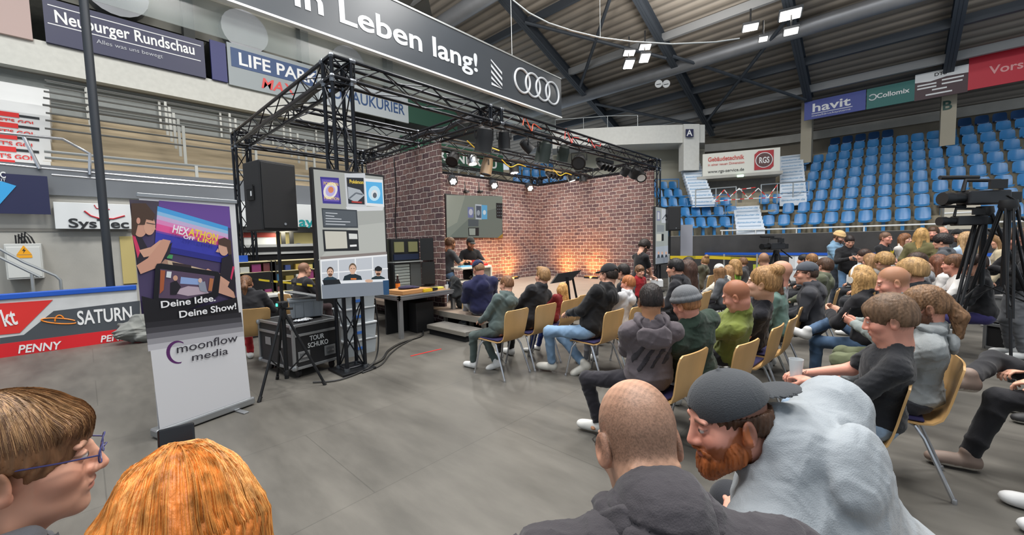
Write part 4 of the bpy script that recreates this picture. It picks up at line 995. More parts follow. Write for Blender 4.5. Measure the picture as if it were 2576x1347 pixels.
for k in range(9):
    off = 0.18 + k * TR; scale = 1.0
    s = -9.0
    while s < ARC + 9.5:
        p, n = bowl(s, off, Z1 + k * TZ)
        rad = 1.0 if (s < 0 or s > ARC) else (R0 + off) / R0
        x, y = px_of(p + Vector((0, 0, 0.8)) + n * 0.4)
        ok = x < 2620
        if (1712 < x < 1778 and k > 2) or (1964 < x < 2024 and k > 2): ok = False
        if k > 2 and 1770 < x < 1970: ok = False
        if k <= 2 and (1846 < x < 1918): ok = False
        if k <= 1 and 2370 < x < 2475: ok = False
        if k == 8 and 2262 < x < 2425: ok = False
        if k == 8 and x < 2080: ok = False
        if k == 7 and 1980 < x < 2070: ok = False
        if x < 1648 and (y > 470 or x < 1290): ok = False
        if 1648 < x < 1720 and (y < 385): ok = False
        if x < 1655 and y > 470: ok = False
        if k == 5 and 2163 < x < 2180: ok = False
        if k == 3 and 2150 < x < 2168: ok = False
        if ok: add_seat(p, n, k, 'right stand' if x > 1940 else ('corner block' if x > 1640 else 'block behind the stage'))
        s += (0.50 if s < 0 or s > ARC else 0.50) / rad
# seat-row rails of the corner block
for k in range(0, 9):
    ss = [ARC * .42 + ARC * .58 * i / 5 for i in range(6)] + [ARC + 1.2]
    pp = [bowl(s, k * TR + 0.05, Z1 + k * TZ + 0.85)[0] for s in ss]
    pp = [p for p in pp if 1640 < px_of(p)[0] < (1722 if k > 2 else 1850)]
    if len(pp) > 1:
        t = thing('row_rail', 'blue tubular rail in front of the %s seat row of the corner block' % ORD[k], 'railing', pp[0], group=None)
        MB().tube([p - pp[0] for p in pp], 0.022, 6).build('rail', mat('rail_blue', '#3c79b5', 0.4), t)
        for p in (pp[0], pp[-1]): MB().bar(p - pp[0] - Vector((0, 0, .85)), p - pp[0], 0.02, 6).build('post', mat('rail_blue', '#3c79b5', 0.4), t)
# front rail
t = thing('front_rail', 'long white rail along the foot of the blue right stand', 'railing', bowl(-9, -0.3, 1.66)[0])
o_ = bowl(-9, -0.3, 1.66)[0]
MB().tube([bowl(s, -0.3, 1.86)[0] - o_ for s in [-9, -5, -1, 0] + [ARC * i / 6 for i in range(1, 7)]], 0.028, 6).build('rail', WHITE, t)
for s in (-8, -6, -4, -2, 0, 1.5, 2.9): MB().bar(bowl(s, -.3, 1.66)[0] - o_, bowl(s, -.3, 1.86)[0] - o_, 0.02, 6).build('post', WHITE, t)
# white printed stairs
SW = mat('stair_paleblue', '#d9e2ec', 0.5); SB = mat('stair_print', '#8fb8da', 0.5)
def stairs_px(label, px, py0, py1, n, d0, d1, wpx, texts):
    """flight of n steps from photo (px0,py0) low to (px1,py1) high at depths d0..d1"""
    A, B = atd(px[0], py0, d0), atd(px[1], py1, d1); f = Vector((B.x - A.x, B.y - A.y, 0)); L = f.length; f.normalize(); sd = Vector((f.y, -f.x, 0))
    w = wpx * d0 / FPX; t = thing('printed_stairs', label, 'stairs', A); b = MB(); b2 = MB(); rise = (B.z - A.z) / n
    Mr = Matrix((sd, f, Vector((0, 0, 1)))).transposed()
    for k in range(n):
        b.box(f * (L * (k + .5) / n) + Vector((0, 0, rise * (k + .5) - .08)), (w, L / n, rise + .16), Mr)
    b.build('steps', SW, t)
    for k in range(n):
        p = f * (L * k / n - .012) + Vector((0, 0, rise * (k + .28))) - sd * w * .45
        if k % 2 == 0: text('lettering', 'donaukurier.de', p, sd, (0, 0, 1), rise * .62, SB, t, 0.002, 0.004, fit=w * .88)
        else:
            c = f * (L * k / n - .01) + Vector((0, 0, rise * (k + .5))); MB().box(c, (w * .8, .006, rise * .28), Mr).build('print', mat('stair_print2', '#a9bccf', 0.5), t)
stairs_px('white printed stairs between the blue right stand and the sign over the exit', (1995, 1990), 508, 393, 14, 17.5, 21, 56, 1)
stairs_px('white printed stairs left of the exit below the letter A', (1770, 1733), 512, 408, 14, 18.2, 20.8, 52, 1)
stairs_px('short white printed stairs in the middle leading up to the dark exit', (1888, 1876), 584, 520, 7, 16.6, 18.4, 62, 1)
# exit with the big white sign over it
A, B, C_, D_ = atd(1768, 388, 19.3), atd(1963, 370, 18.15), atd(1962, 428, 18.15), atd(1785, 443, 19.3)
u = (B - A); u.z = 0; L = u.length; u.normalize(); nrm = Vector((u.y, -u.x, 0)); hgt = ((A.z - D_.z) + (B.z - C_.z)) / 2
t = thing('exit_sign_board', 'large white sign with red lettering and red badge above the exit', 'sign', (A.x, A.y, D_.z))
MB().prism([(0, 0), (L, 0), (L, hgt), (0, hgt)], (0, 0, 0), u, (0, 0, 1), -0.25).build('panel', mat('sign_cream', '#dcdcd2', 0.5), t)
RTX = mat('letter_red', '#cf5a50', 0.5)
text('lettering', 'Geb\u00e4udetechnik', u * (L * .07) + nrm * .02 + Vector((0, 0, hgt * .64)), u, (0, 0, 1), hgt * .27, RTX, t, 0.003, 0.006, fit=L * .48)
text('lettering', 'in einer neuen Dimension', u * (L * .07) + nrm * .02 + Vector((0, 0, hgt * .44)), u, (0, 0, 1), hgt * .15, RTX, t, 0.003, fit=L * .48)
text('lettering', 'www.rgs-service.de', u * (L * .07) + nrm * .02 + Vector((0, 0, hgt * .12)), u, (0, 0, 1), hgt * .19, TXT, t, 0.003, fit=L * .48)
MB().prism([(L * .68, hgt * .10), (L * .88, hgt * .10), (L * .92, hgt * .22), (L * .92, hgt * .92), (L * .73, hgt * .92), (L * .68, hgt * .78)], nrm * .015, u, (0, 0, 1), 0.012).build('badge', mat('badge_red', '#a8262d', 0.4), t)
MB().lathe(u * (L * .80) + nrm * .03 + Vector((0, 0, hgt * .51)), [(hgt * .33, 0), (hgt * .33, .012)], 24, Matrix((u, Vector((0, 0, 1)), nrm)).transposed()).build('badge_ring', LW, t)
MB().lathe(u * (L * .80) + nrm * .045 + Vector((0, 0, hgt * .51)), [(hgt * .30, 0), (hgt * .30, .012)], 24, Matrix((u, Vector((0, 0, 1)), nrm)).transposed()).build('badge_disc', mat('badge_dark', '#5a3a38', 0.4), t)
text('lettering', 'RGS', u * (L * .735) + nrm * .065 + Vector((0, 0, hgt * .38)), u, (0, 0, 1), hgt * .36, LW, t, 0.003, 0.008, fit=L * .13)
z0 = bowl(0, 0, 0)[0]
structure(MB().prism([(-.2, -1.9), (L + .1, -1.9), (L + .1, 0.05), (-.2, .05)], Vector((A.x, A.y, D_.z)) - nrm * 1.2, u, (0, 0, 1), -0.3).build('wall_exit', mat('exit_grey', '#77736f', 0.7, var=0.08)))
structure(MB().prism([(-.25, -.14), (L + .12, -.14), (L + .12, 0.0), (-.25, 0)], Vector((A.x, A.y, D_.z)), u, (0, 0, 1), -1.3).build('trim_8', CONC))
structure(MB().prism([(-.3, -1.9), (L + .3, -1.9), (L + .3, -1.8), (-.3, -1.8)], Vector((A.x, A.y, D_.z)) + nrm * 0.9, u, (0, 0, 1), -2.2).build('floor_exit', RISER))
pz = Vector((A.x, A.y, D_.z)) + u * L * .5 + nrm * .1 - Vector((0, 0, .12))
t = thing('emergency_light', 'small glowing green emergency exit light under the white sign', 'lamp', pz)
MB().box((0, 0, 0), (.28, .08, .11), Matrix((u, nrm, Vector((0, 0, 1)))).transposed()).build('box', mat('exit_green', '#bfe8c8', 0.4, emit=1.2), t, bevel=.02)
# railings and barrier tape in front of the exit
zb = D_.z - 1.75
def rail_seg(label, pa, pb, da, db, ypx_a, ypx_b, zlow, posts=3):
    a, b = atd(pa, ypx_a, da), atd(pb, ypx_b, db); t = thing('exit_railing', label, 'railing', (a.x, a.y, zlow))
    o = Vector((a.x, a.y, zlow)); MB().tube([a - o, b - o], 0.025, 6).build('rail', GREYM, t); MB().tube([a - o - Vector((0, 0, .5 * (a.z - zlow))), b - o - Vector((0, 0, .5 * (b.z - zlow)))], 0.015, 6).build('rail', GREYM, t)
    for i in range(posts):
        p = a.lerp(b, i / (posts - 1)) - o; MB().bar((p.x, p.y, 0), p, 0.024, 6).build('post', GREYM, t)
rail_seg('grey railing on the left side of the dark exit opening', 1750, 1852, 17.0, 17.2, 478, 470, atd(1800, 520, 17).z)
rail_seg('grey railing on the right side of the dark exit opening', 1915, 2035, 17.2, 17.6, 465, 456, atd(1960, 512, 17.2).z, 4)
tp = thing('barrier_tape', 'red and white barrier tape zigzagging across the exit opening', 'tape', atd(1800, 475, 17.0)); o_ = atd(1800, 475, 17.0)
zz = [(1795, 508), (1822, 478), (1836, 496), (1860, 474), (1882, 498), (1908, 474), (1932, 498), (1955, 466)]
for seg in (zz, [(1790, 508), (1850, 502), (1905, 499), (1965, 497)], [(1855, 478), (1900, 472)]):
    q = [atd(x, y, 16.95) - o_ for x, y in seg]
    for i in range(len(q) - 1):
        n_ = max(2, int((q[i + 1] - q[i]).length / 0.16))
        for j in range(n_):
            MB().bar(q[i].lerp(q[i + 1], j / n_), q[i].lerp(q[i + 1], (j + 1) / n_), 0.022, 4).build('tape_strip', RED if j % 2 else WHITE, tp)
# pillars and signs over the right stand
for px, lab in ((2031, 2.92), (2384, -1.65)):
    p = atx(px, 300, 25.3); structure(MB().box2((25.0, p.y - .22, 5.2), (25.6, p.y + .22, 8.3)).build('wall_pillar', mat('pillar_cream', '#b3ab98', 0.75)))
p = atx(2384, 260, 24.97)
text_b = thing('block_letter', 'dark green letter B painted on the pillar above the right stand', 'lettering', (24.985, p.y + .16, p.z - .25)); text('lettering', 'B', (0, 0, 0), (0, -1, 0), (0, 0, 1), 0.52, mat('letter_green', '#1f4a40', 0.5), text_b, 0.004, 0.012)
def xsign(label, xs, px0, px1, m, r0=0.227, r1=0.263):
    a, b = atx(px0, 250, xs), atx(px1, 250, xs); z0, z1 = CAM_H + r0 * xs, CAM_H + r1 * xs
    t = thing('advert_banner', label, 'banner', (xs, a.y, z0)); MB().box2((0, 0, 0), (0.06, b.y - a.y, z1 - z0)).build('sheet', m, t); return t, a.y - b.y, z1 - z0
xs = 24.2
t, w, h_ = xsign('blue banner with white havit lettering below the roof', xs, 2024, 2178, mat('banner_blue', '#3b4a9a', 0.5))
text('lettering', 'havit', (-.01, -w * .13, h_ * .38), (0, -1, 0), (0, 0, 1), h_ * .62, LW, t, 0.003, 0.016, fit=w * .64); MB().box2((-.012, -w * .80, h_ * .27), (0, -w * .13, h_ * .30)).build('line', LW, t)
text('lettering', 'metalldrucksysteme', (-.01, -w * .13, h_ * .13), (0, -1, 0), (0, 0, 1), h_ * .13, LW, t, 0.003, fit=w * .64)
t, w, h_ = xsign('dark green banner with white Collomix lettering below the roof', xs, 2180, 2300, mat('banner_teal', '#1d6b66', 0.5))
text('lettering', 'Collomix', (-.01, -w * .22, h_ * .45), (0, -1, 0), (0, 0, 1), h_ * .32, LW, t, 0.003, 0.014, fit=w * .68)
MB().tube([(-.012, -w * .13 + .12 * math.cos(a), h_ * .54 + .12 * math.sin(a)) for a in [.5 + i * .3 for i in range(19)]], 0.025, 6).build('logo', LW, t)
t, w, h_ = xsign('dark brown and white banner with small white writing next to the red banner', xs, 2300, 2433, mat('banner_brown', '#4a3338', 0.5), 0.226, 0.270)
MB().prism([(0, h_ * .68), (-w * .3, h_ * .64), (-w * .6, h_ * .72), (-w, h_ * .70), (-w, h_), (0, h_)], (-.014, 0, 0), (0, 1, 0), (0, 0, 1), 0.01).build('white_field', LW, t)
for i, (x0, x1, zz) in enumerate(((.05, .42, .52), (.52, .92, .58), (.05, .42, .40), (.52, .9, .44), (.34, .62, .28), (.22, .72, .12))): MB().box2((-.012, -w * x1, h_ * zz), (0, -w * x0, h_ * (zz + .055))).build('print', LW, t)
text('lettering', 'DTB', (-.02, -w * .37, h_ * .80), (0, -1, 0), (0, 0, 1), h_ * .17, TXT, t, 0.003, 0.01, fit=w * .24)
t, w, h_ = xsign('bright red banner with white lettering at the right edge below the roof', xs, 2433, 2720, mat('banner_red', '#c9283a', 0.5), 0.228, 0.280)
text('lettering', 'Vorsprung durch', (-.01, -w * .20, h_ * .36), (0, -1, 0), (0, 0, 1), h_ * .34, mat('letter_rose', '#e8a0a0', 0.5), t, 0.003, 0.012)
# boards and the dark printed wall on the right
bd = thing('rink_boards', 'white rink boards with blue rail in front of the dark right wall', 'boards', (17.0, -3, 0))
MB().box2((0, -1, 0), (.08, 11, .90)).build('panel', mat('board_white', '#cfd1d2', 0.35, var=0.06, vscale=5), bd); MB().box2((-.04, -1, .90), (.12, 11, .985)).build('top_rail', mat('board_blue', '#1f55b8', 0.4), bd)
for p0, p1, m_, z0, z1 in ((1760, 1985, mat('ad_dark2', '#2e2b2b', 0.5), .1, .86), (2000, 2110, mat('ad_pale', '#dfe3e6', 0.5), .1, .86), (1895, 1985, mat('ad_lime', '#a9b23c', 0.5), .2, .55)):
    a, b = atx(p0, 650, 17), atx(p1, 650, 17); MB().box2((-.012 - (.006 if z1 < .6 else 0), a.y + 3, z0), (0, b.y + 3, z1)).build('advert', m_, bd)
# low box on the right stand
p = atx(2375, 530, 19.3); q = atx(2465, 530, 19.3)
t = thing('commentator_box', 'cream coloured commentator box among the front rows of the right stand', 'box', (19.2, q.y, 1.66)); MB().box2((0, 0, 0), (1.5, p.y - q.y, 1.0)).build('panel', mat('box_cream', '#b9b3a4', 0.6), t); MB().box2((-.02, 0, .52), (0, p.y - q.y, .56)).build('edge', WHITE, t)
print('seats', nseat)
# ------------------------------------------------------------------ truss rig
X1, Y1, Y2, XM, X3, ZT = 2.292, 5.039, 9.5, 4.946, 11.607, 3.898
A_ = 0.12
TRUSS = mat('truss_black', '#26282d', 0.30, 0.6)
def truss(name, label, a, b, cat='truss', r=0.025, step=0.40, group=None):
    a, b = Vector(a), Vector(b); d = b - a; L = d.length; d.normalize()
    u = Vector((0, 0, 1)) if abs(d.z) < .5 else Vector((1, 0, 0)); v = d.cross(u).normalized(); u = v.cross(d)
    t = thing(name, label, cat, a, group=group)
    cor = [(u * i + v * j) * A_ for i, j in ((-1, -1), (-1, 1), (1, 1), (1, -1))]
    for c in cor: MB().tube([c, c + d * L], r, 8).build('chord', TRUSS, t, True)
    m = MB(); n = max(1, round(L / step))
    for f in range(4):
        p, q = cor[f], cor[(f + 1) % 4]
        for i in range(n):
            s0, s1 = L * i / n, L * (i + 1) / n
            m.bar((p if (i + f) % 2 else q) + d * s0, (q if (i + f) % 2 else p) + d * s1, 0.009, 5)
        for s0 in (0.03, L - .03): m.bar(p + d * s0, q + d * s0, 0.012, 5)
    m.build('lacing', TRUSS, t)
    e = MB()
    for c in cor:
        for s0 in (0.02, L - 0.02): e.tube([c + d * (s0 - .02), c + d * (s0 + .02)], r * 1.35, 8)
    e.build('coupler', mat('truss_coupler', '#7c8086', 0.35, 0.8), t, True)
    return t
def corner(label, x, y):
    t = thing('truss_corner', label, 'truss', (x, y, ZT - A_)); m = MB()
    C8 = [Vector((i, j, k)) * A_ for i in (-1, 1) for j in (-1, 1) for k in (-1, 1)]
    for i, p in enumerate(C8):
        for q in C8[i + 1:]:
            if (p - q).length < A_ * 2.1: m.bar(p, q, 0.025, 8)
            elif (p - q).length < A_ * 2.9: m.bar(p, q, 0.008, 5)
    m.build('frame', TRUSS, t); e = MB()
    for p in C8: e.lathe(p, [(0.0, -.032), (.024, -.025), (.034, 0), (.024, .025), (0.0, .032)], 10)
    e.build('knuckle', mat('truss_coupler', '#7c8086', 0.35, 0.8), t, True)
zc = ZT - A_
def column(label, x, y, z0=0.03):
    t = truss('truss_column', label, (x, y, z0), (x, y, ZT - 2 * A_ - .03), step=.45)
    MB().box2((-.22, -.22, -.03), (.22, .22, 0)).build('base_plate', BLACK, t, bevel=.004); return t
column('black truss column carrying the big upright screen in front', X1, Y1)
column('black truss column at the far left corner behind the loudspeaker', X1, Y2)
column('black truss column at the right end of the brick stage beside the small upright screen', X3, Y1)
column('black truss column behind the far corner of the brick stage walls', X3, Y2 + .1)
column('black truss column behind the dark desk at the left end of the brick wall', XM - .05, Y2 + .02)
for x, y, l in ((X1, Y1, 'nearest corner of the truss roof, above the big upright screen'), (X1, Y2, 'far left corner of the truss roof'), (XM, Y1, 'truss corner block in the middle of the long front beam'), (XM, Y2, 'truss corner block at the back above the left brick wall'), (X3, Y1, 'right end corner of the truss roof above the small upright screen'), (X3, Y2, 'far corner of the truss roof over the brick walls')):
    corner(l, x, y)
e_ = A_ + .01
truss('truss_beam', 'left side truss beam running back from the nearest corner', (X1, Y1 + e_, zc), (X1, Y2 - e_, zc))
truss('truss_beam', 'front truss beam left of the middle block, below the white lettering', (X1 + e_, Y1, zc), (XM - e_, Y1, zc))
truss('truss_beam', 'long front truss beam hung with stage lights and orange cables', (XM + e_, Y1, zc), (X3 - e_, Y1, zc))
truss('truss_beam', 'cross truss beam above the left brick wall', (XM, Y1 + e_, zc), (XM, Y2 - e_, zc))
truss('truss_beam', 'short rear truss beam behind the big upright screen', (X1 + e_, Y2, zc), (XM - e_, Y2, zc))
truss('truss_beam', 'rear truss beam above the back brick wall', (XM + e_, Y2, zc), (X3 - e_, Y2, zc))
truss('truss_beam', 'right end truss beam above the right brick wall', (X3, Y1 + e_, zc), (X3, Y2 - e_, zc))
YI = 7.15
truss('truss_beam', 'middle truss beam inside the stage with yellow cables', (XM + e_, YI, zc), (X3 - e_, YI, zc))
truss('truss_beam', 'slim truss beam across the left half of the rig', (X1 + e_, YI, zc), (XM - e_, YI, zc))
# bundles of cable on the beams
def cable(label, pts, r, col, group=None, name='cable', smooth=True, n=6):
    pts = [Vector(p) for p in pts]; P = []
    for i in range(len(pts) - 1):
        p0, p1, p2, p3 = pts[max(i - 1, 0)], pts[i], pts[i + 1], pts[min(i + 2, len(pts) - 1)]
        for k in range(6):
            t_ = k / 6; P.append(0.5 * ((2 * p1) + (p2 - p0) * t_ + (2 * p0 - 5 * p1 + 4 * p2 - p3) * t_ * t_ + (3 * p1 - p0 - 3 * p2 + p3) * t_ ** 3))
    P.append(pts[-1]); o = MB().tube([p - pts[0] for p in P], r, n).build(name, mat('cable_' + col, col, 0.5), None, True); o.location = pts[0]
    return tag(o, label, 'cable', group)
rr = random.Random(3)
for k, (x0, c, lab) in enumerate(((5.6, '#e0542e', 'orange cable loop tied over the long front truss beam'), (6.9, '#d8433a', 'red cable loops over the middle of the long front truss beam'), (7.8, '#d8403a', 'red cable coil near the dark green spotlight'))):
    p = [(x0 + .12 * i, Y1 - .15 + .05 * (i % 2), ZT - .12 + (.12 if i % 2 else -.10) * (1 if i in (1, 2) else .3) + rr.uniform(-.05, .05)) for i in range(6)]
    cable(lab, p, .010, c)
for k, (x0, y, lab) in enumerate(((5.35, YI - 1.0, 'yellow cable hanging under the cross beam at the left of the stage'), (7.2, YI - .15, 'yellow cable drooping from the middle truss beam'), (9.3, YI - .15, 'yellow cable at the right part of the middle truss beam'))):
    cable(lab, [(x0 + .3 * i, y, ZT - .26 - (.14 if i == 1 else .02 * i)) for i in range(4)], .011, '#e0b62c')
for y, lab, c in ((YI, 'bundle of black and orange cables along the middle truss beam', '#3a2a20'), (Y1, 'dark cable bundle lying on the long front truss beam', '#25201e')):
    cable(lab, [(XM + .3 + .55 * i, y + .05 * math.sin(i * 2), ZT - .20 + .02 * (i % 2)) for i in range(12)], .035, c)
cable('silvery cable bundle on the cross beam above the left brick wall', [(XM + .05 * math.sin(i), Y1 + .4 + .5 * i, ZT - .06 + .05 * (i % 2)) for i in range(8)], .05, '#34353a')
cable('grey cable bundle along the left side truss beam', [(X1 + .04 * math.sin(i), Y1 + .3 + .55 * i, ZT - .16 + .03 * (i % 2)) for i in range(8)], .045, '#4a4742')

# ------------------------------------------------------------------ stage lights
LEDW = mat('led_white', '#fffdf6', 0.4, emit=6); GLASSD = mat('lens_dark', '#2a2d33', 0.15)
def aim(o, d): o.rotation_euler = Vector(d).to_track_quat('-Z', 'Y').to_euler()
def lamp_par(label, p, d, r=0.11, L=0.24, lit=False, col=BLACKP, drop=None, group=None, name='spotlight'):
    t = thing(name, label, 'stage light', p, group=group); top = drop if drop is not None else 0.22
    M = Vector(d).to_track_quat('-Z', 'Y').to_matrix()
    MB().lathe((0, 0, 0), [(r * .45, L * .55), (r * .8, L * .45), (r, L * .1), (r, -L * .45), (r * 1.08, -L * .5), (r * .9, -L * .5), (r * .9, -L * .42)], 18, M).build('housing', col, t, True)
    if lit:
        b = MB()
        for i in range(7):
            a = i * math.pi / 3; q = (0, 0) if i == 6 else (r * .55 * math.cos(a), r * .55 * math.sin(a)); b.lathe(M @ Vector((q[0], q[1], -L * .47)), [(r * .22, .0), (r * .22, -.012), (r * .1, -.02)], 10, M)
        b.build('led', LEDW, t)
    else: MB().lathe(M @ Vector((0, 0, -L * .44)), [(r * .86, 0), (r * .86, -.01)], 18, M).build('lens', GLASSD, t)
    xx = M @ Vector((1, 0, 0))
    y_ = MB().tube([xx * r * 1.12, xx * r * 1.15 + Vector((0, 0, top * .7)), -xx * r * 1.15 + Vector((0, 0, top * .7)), -xx * r * 1.12], .012, 6); y_.bar((0, 0, top * .7), (0, 0, top), .014, 6)
    if p[1] > 9: y_.bar((0, 0, top), (0, .28, top + .03), .014, 6)
    y_.build('yoke', BLACK, t); return t
def lamp_bar(label, p, col):
    t = thing('blinder_bar', label, 'stage light', p); MB().box2((-.34, -.05, -.02), (.34, .05, .06)).build('bracket', col, t)
    for i in range(4):
        M = Vector((0, -.75, -.65)).to_track_quat('-Z', 'Y').to_matrix()
        h_ = MB().lathe(Vector((-.26 + .173 * i, -.02, -.1)), [(.04, .1), (.075, .05), (.085, -.1), (.072, -.1), (.06, -.04)], 16, M).build('lamp', BLACKP, t, True)
        MB().lathe(Vector((-.26 + .173 * i, -.02, -.1)), [(.06, -.05), (.06, -.06)], 14, M).build('lens', GLASSD, h_)
    MB().bar((0, 0, .05), (0, 0, .22), .014, 6).build('hook', BLACK, t)
LD = (-.2, .8, -.7)
for px, py, r, L, d, lab, lit, nm in (
        (1218, 352, .15, .40, (.1, .3, -1), 'large black barrel spotlight hanging first under the long front truss', 0, 'spotlight'),
        (1268, 352, .11, .30, (.2, .2, -1), 'black moving head light hanging second under the long front truss', 0, 'moving_head'),
        (1325, 368, .10, .26, (.6, -.4, -.7), 'tilted black spotlight hanging third under the long front truss', 0, 'moving_head'),
        (1367, 384, .15, .40, (0, .3, -1), 'dark green barrel spotlight with red knob under the front truss', 0, 'spotlight'),
        (1417, 386, .12, .30, (.2, .4, -.8), 'short black spotlight under the front truss right of the dark green one', 0, 'spotlight'),
        (1457, 405, .15, .30, (-.75, -.35, -.55), 'tilted flood light with white reflector under the front truss', 2, 'flood_light'),
        (1574, 430, .11, .24, (.1, .6, -.6), 'round black spotlight right of the four lamp bar on the front truss', 0, 'spotlight'),
        (1597, 434, .13, .28, (.2, .6, -.6), 'black spotlight second from the right end of the front truss', 0, 'spotlight'),
        (1611, 440, .13, .36, (-.6, -.45, -.65), 'tilted spotlight with white reflector at the right end of the front truss', 2, 'flood_light')):
    p = aty(px, py, Y1 + .02); t = lamp_par(lab, p, d, r, L, False, mat('barrel_green', '#202a24', 0.5) if 'green' in lab else BLACKP, ZT - .26 - p.z, name=nm)
    if lit: MB().lathe((0, 0, 0), [(r * .84, -L * .46), (r * .84, -L * .47)], 16, Vector(d).to_track_quat('-Z', 'Y').to_matrix()).build('reflector', WHITE, t)
lamp_bar('black four lamp blinder bar under the front truss beam', aty(1522, 408, Y1), BLACKP)
lamp_bar('four lamp blinder bar with pale wooden bracket on the middle truss', aty(1392, 432, YI), mat('bracket_wood', '#a98e5f', 0.6))
for px, py, r, L, d, lab, lit in (
        (1140, 398, .13, .3, (-.5, -.3, -.6), 'black spotlight at the left end of the middle truss', False), (1188, 402, .12, .22, (0, -.2, -1), 'chrome spotlight with lit white lamps on the middle truss', True),
        (1225, 418, .14, .42, (-.2, .1, -1), 'brownish barrel spotlight on the middle truss', False), (1293, 424, .13, .24, (0, -.1, -1), 'small spotlight with pale lamps on the middle truss left of the wooden bracket', True),
        (1437, 446, .12, .24, (.2, -.2, -1), 'small lit spotlight on the middle truss right of the wooden bracket', True), (1466, 450, .12, .2, (0, -.1, -1), 'small black spotlight at the right part of the middle truss', False)):
    p = aty(px, py, YI); lamp_par(lab, p, d, r, L, lit, CHROME if 'chrome' in lab else (mat('barrel_brown', '#6d5a45', 0.5) if 'brown' in lab else BLACKP), max(ZT - .26 - p.z, .12))
for px, py, lab in ((1138, 452, 'leftmost'), (1241, 463, 'middle'), (1331, 470, 'rightmost')):
    p = aty(px, py, 9.12); lamp_par('lit white LED spotlight on the back brick wall, %s of three' % lab, p, (-.35, -.75, -.6), .125, .26, True, mat('par_grey', '#3c3f44', 0.4, .4), ZT - .3 - p.z)
    area_light('stage_wash', p + Vector((-.1, -.3, -.2)), p + Vector((-1.5, -3, -3)), .2, 22, (1, .97, .9))

# ------------------------------------------------------------------ brick walls and stage deck
def brick_mat(axis):
    m = bpy.data.materials.new('printed_brick_' + axis); m.use_nodes = True; nt = m.node_tree; n = nt.nodes; b = n['Principled BSDF']; b.inputs['Roughness'].default_value = .8; b.inputs['Specular IOR Level'].default_value = .2
    tc = n.new('ShaderNodeTexCoord'); sp = n.new('ShaderNodeSeparateXYZ'); cb = n.new('ShaderNodeCombineXYZ'); nt.links.new(tc.outputs['Object'], sp.inputs[0])
    nt.links.new(sp.outputs[0 if axis == 'x' else 1], cb.inputs[0]); nt.links.new(sp.outputs[2], cb.inputs[1])
    nz = n.new('ShaderNodeTexNoise'); nz.inputs['Scale'].default_value = 6; nz.inputs['Detail'].default_value = 4; nt.links.new(cb.outputs[0], nz.inputs[0])
    md = n.new('ShaderNodeVectorMath'); md.operation = 'MULTIPLY_ADD'; md.inputs[1].default_value = (.05, .05, 0); nt.links.new(nz.outputs['Color'], md.inputs[0]); nt.links.new(cb.outputs[0], md.inputs[2])
    br = n.new('ShaderNodeTexBrick'); br.inputs['Scale'].default_value = 1; br.inputs['Brick Width'].default_value = .245; br.inputs['Row Height'].default_value = .112; br.inputs['Mortar Size'].default_value = .0105; br.inputs['Mortar Smooth'].default_value = .25
    br.inputs['Color1'].default_value = (*srgb('#59474a'), 1); br.inputs['Color2'].default_value = (*srgb('#7b605b'), 1); br.inputs['Mortar'].default_value = (*srgb('#aa9d97'), 1); br.inputs['Bias'].default_value = -.1
    nt.links.new(md.outputs[0], br.inputs['Vector'])
    b2 = n.new('ShaderNodeTexBrick'); b2.inputs['Scale'].default_value = 1; b2.inputs['Brick Width'].default_value = .245; b2.inputs['Row Height'].default_value = .112; b2.inputs['Mortar Size'].default_value = .028; b2.inputs['Mortar Smooth'].default_value = .6
    b2.inputs['Color1'].default_value = (1, 1, 1, 1); b2.inputs['Color2'].default_value = (1, 1, 1, 1); b2.inputs['Mortar'].default_value = (.55, .52, .52, 1); nt.links.new(md.outputs[0], b2.inputs['Vector'])
    mx = n.new('ShaderNodeMix'); mx.data_type = 'RGBA'; mx.blend_type = 'MULTIPLY'; nt.links.new(br.outputs['Fac'], mx.inputs[0]) if False else None
    inv = n.new('ShaderNodeMath'); inv.operation = 'SUBTRACT'; inv.inputs[0].default_value = 1; nt.links.new(br.outputs['Fac'], inv.inputs[1]); nt.links.new(inv.outputs[0], mx.inputs[0])
    nt.links.new(br.outputs['Color'], mx.inputs[6]); nt.links.new(b2.outputs['Color'], mx.inputs[7])
    n2 = n.new('ShaderNodeTexNoise'); n2.inputs['Scale'].default_value = 14; n2.inputs['Detail'].default_value = 6; nt.links.new(cb.outputs[0], n2.inputs[0])
    r = n.new('ShaderNodeMapRange'); r.inputs[1].default_value = .3; r.inputs[2].default_value = .7; r.inputs[3].default_value = .72; r.inputs[4].default_value = 1.25; nt.links.new(n2.outputs[0], r.inputs[0])
    m3 = n.new('ShaderNodeMix'); m3.data_type = 'RGBA'; m3.blend_type = 'MULTIPLY'; m3.inputs[0].default_value = 1; nt.links.new(mx.outputs[2], m3.inputs[6]); nt.links.new(r.outputs[0], m3.inputs[7]); nt.links.new(m3.outputs[2], b.inputs['Base Color'])
    return m
BX, BY = brick_mat('x'), brick_mat('y')
ZB = 3.60; XL = 4.85; XR = 11.46; YK = 9.32; ZS = 0.35
t = thing('brick_backdrop', 'printed brick cloth wall on the left side of the stage, seen from outside', 'backdrop', (XL, 6.4, 0)); MB().box2((0, 0, 0.02), (.05, YK - 6.4, ZB)).build('cloth', BY, t)
t = thing('brick_backdrop', 'printed brick cloth wall at the back of the stage behind the wall screen', 'backdrop', (XL + .05, YK, ZS)); MB().box2((0, 0, 0.01), (XR - XL - .05, .05, ZB - ZS)).build('cloth', BX, t)
t = thing('brick_backdrop', 'printed brick cloth wall on the right side of the stage', 'backdrop', (XR, 5.0, 0)); MB().box2((0, 0, 0.02), (.05, YK + .05 - 5.0, ZB)).build('cloth', BY, t)
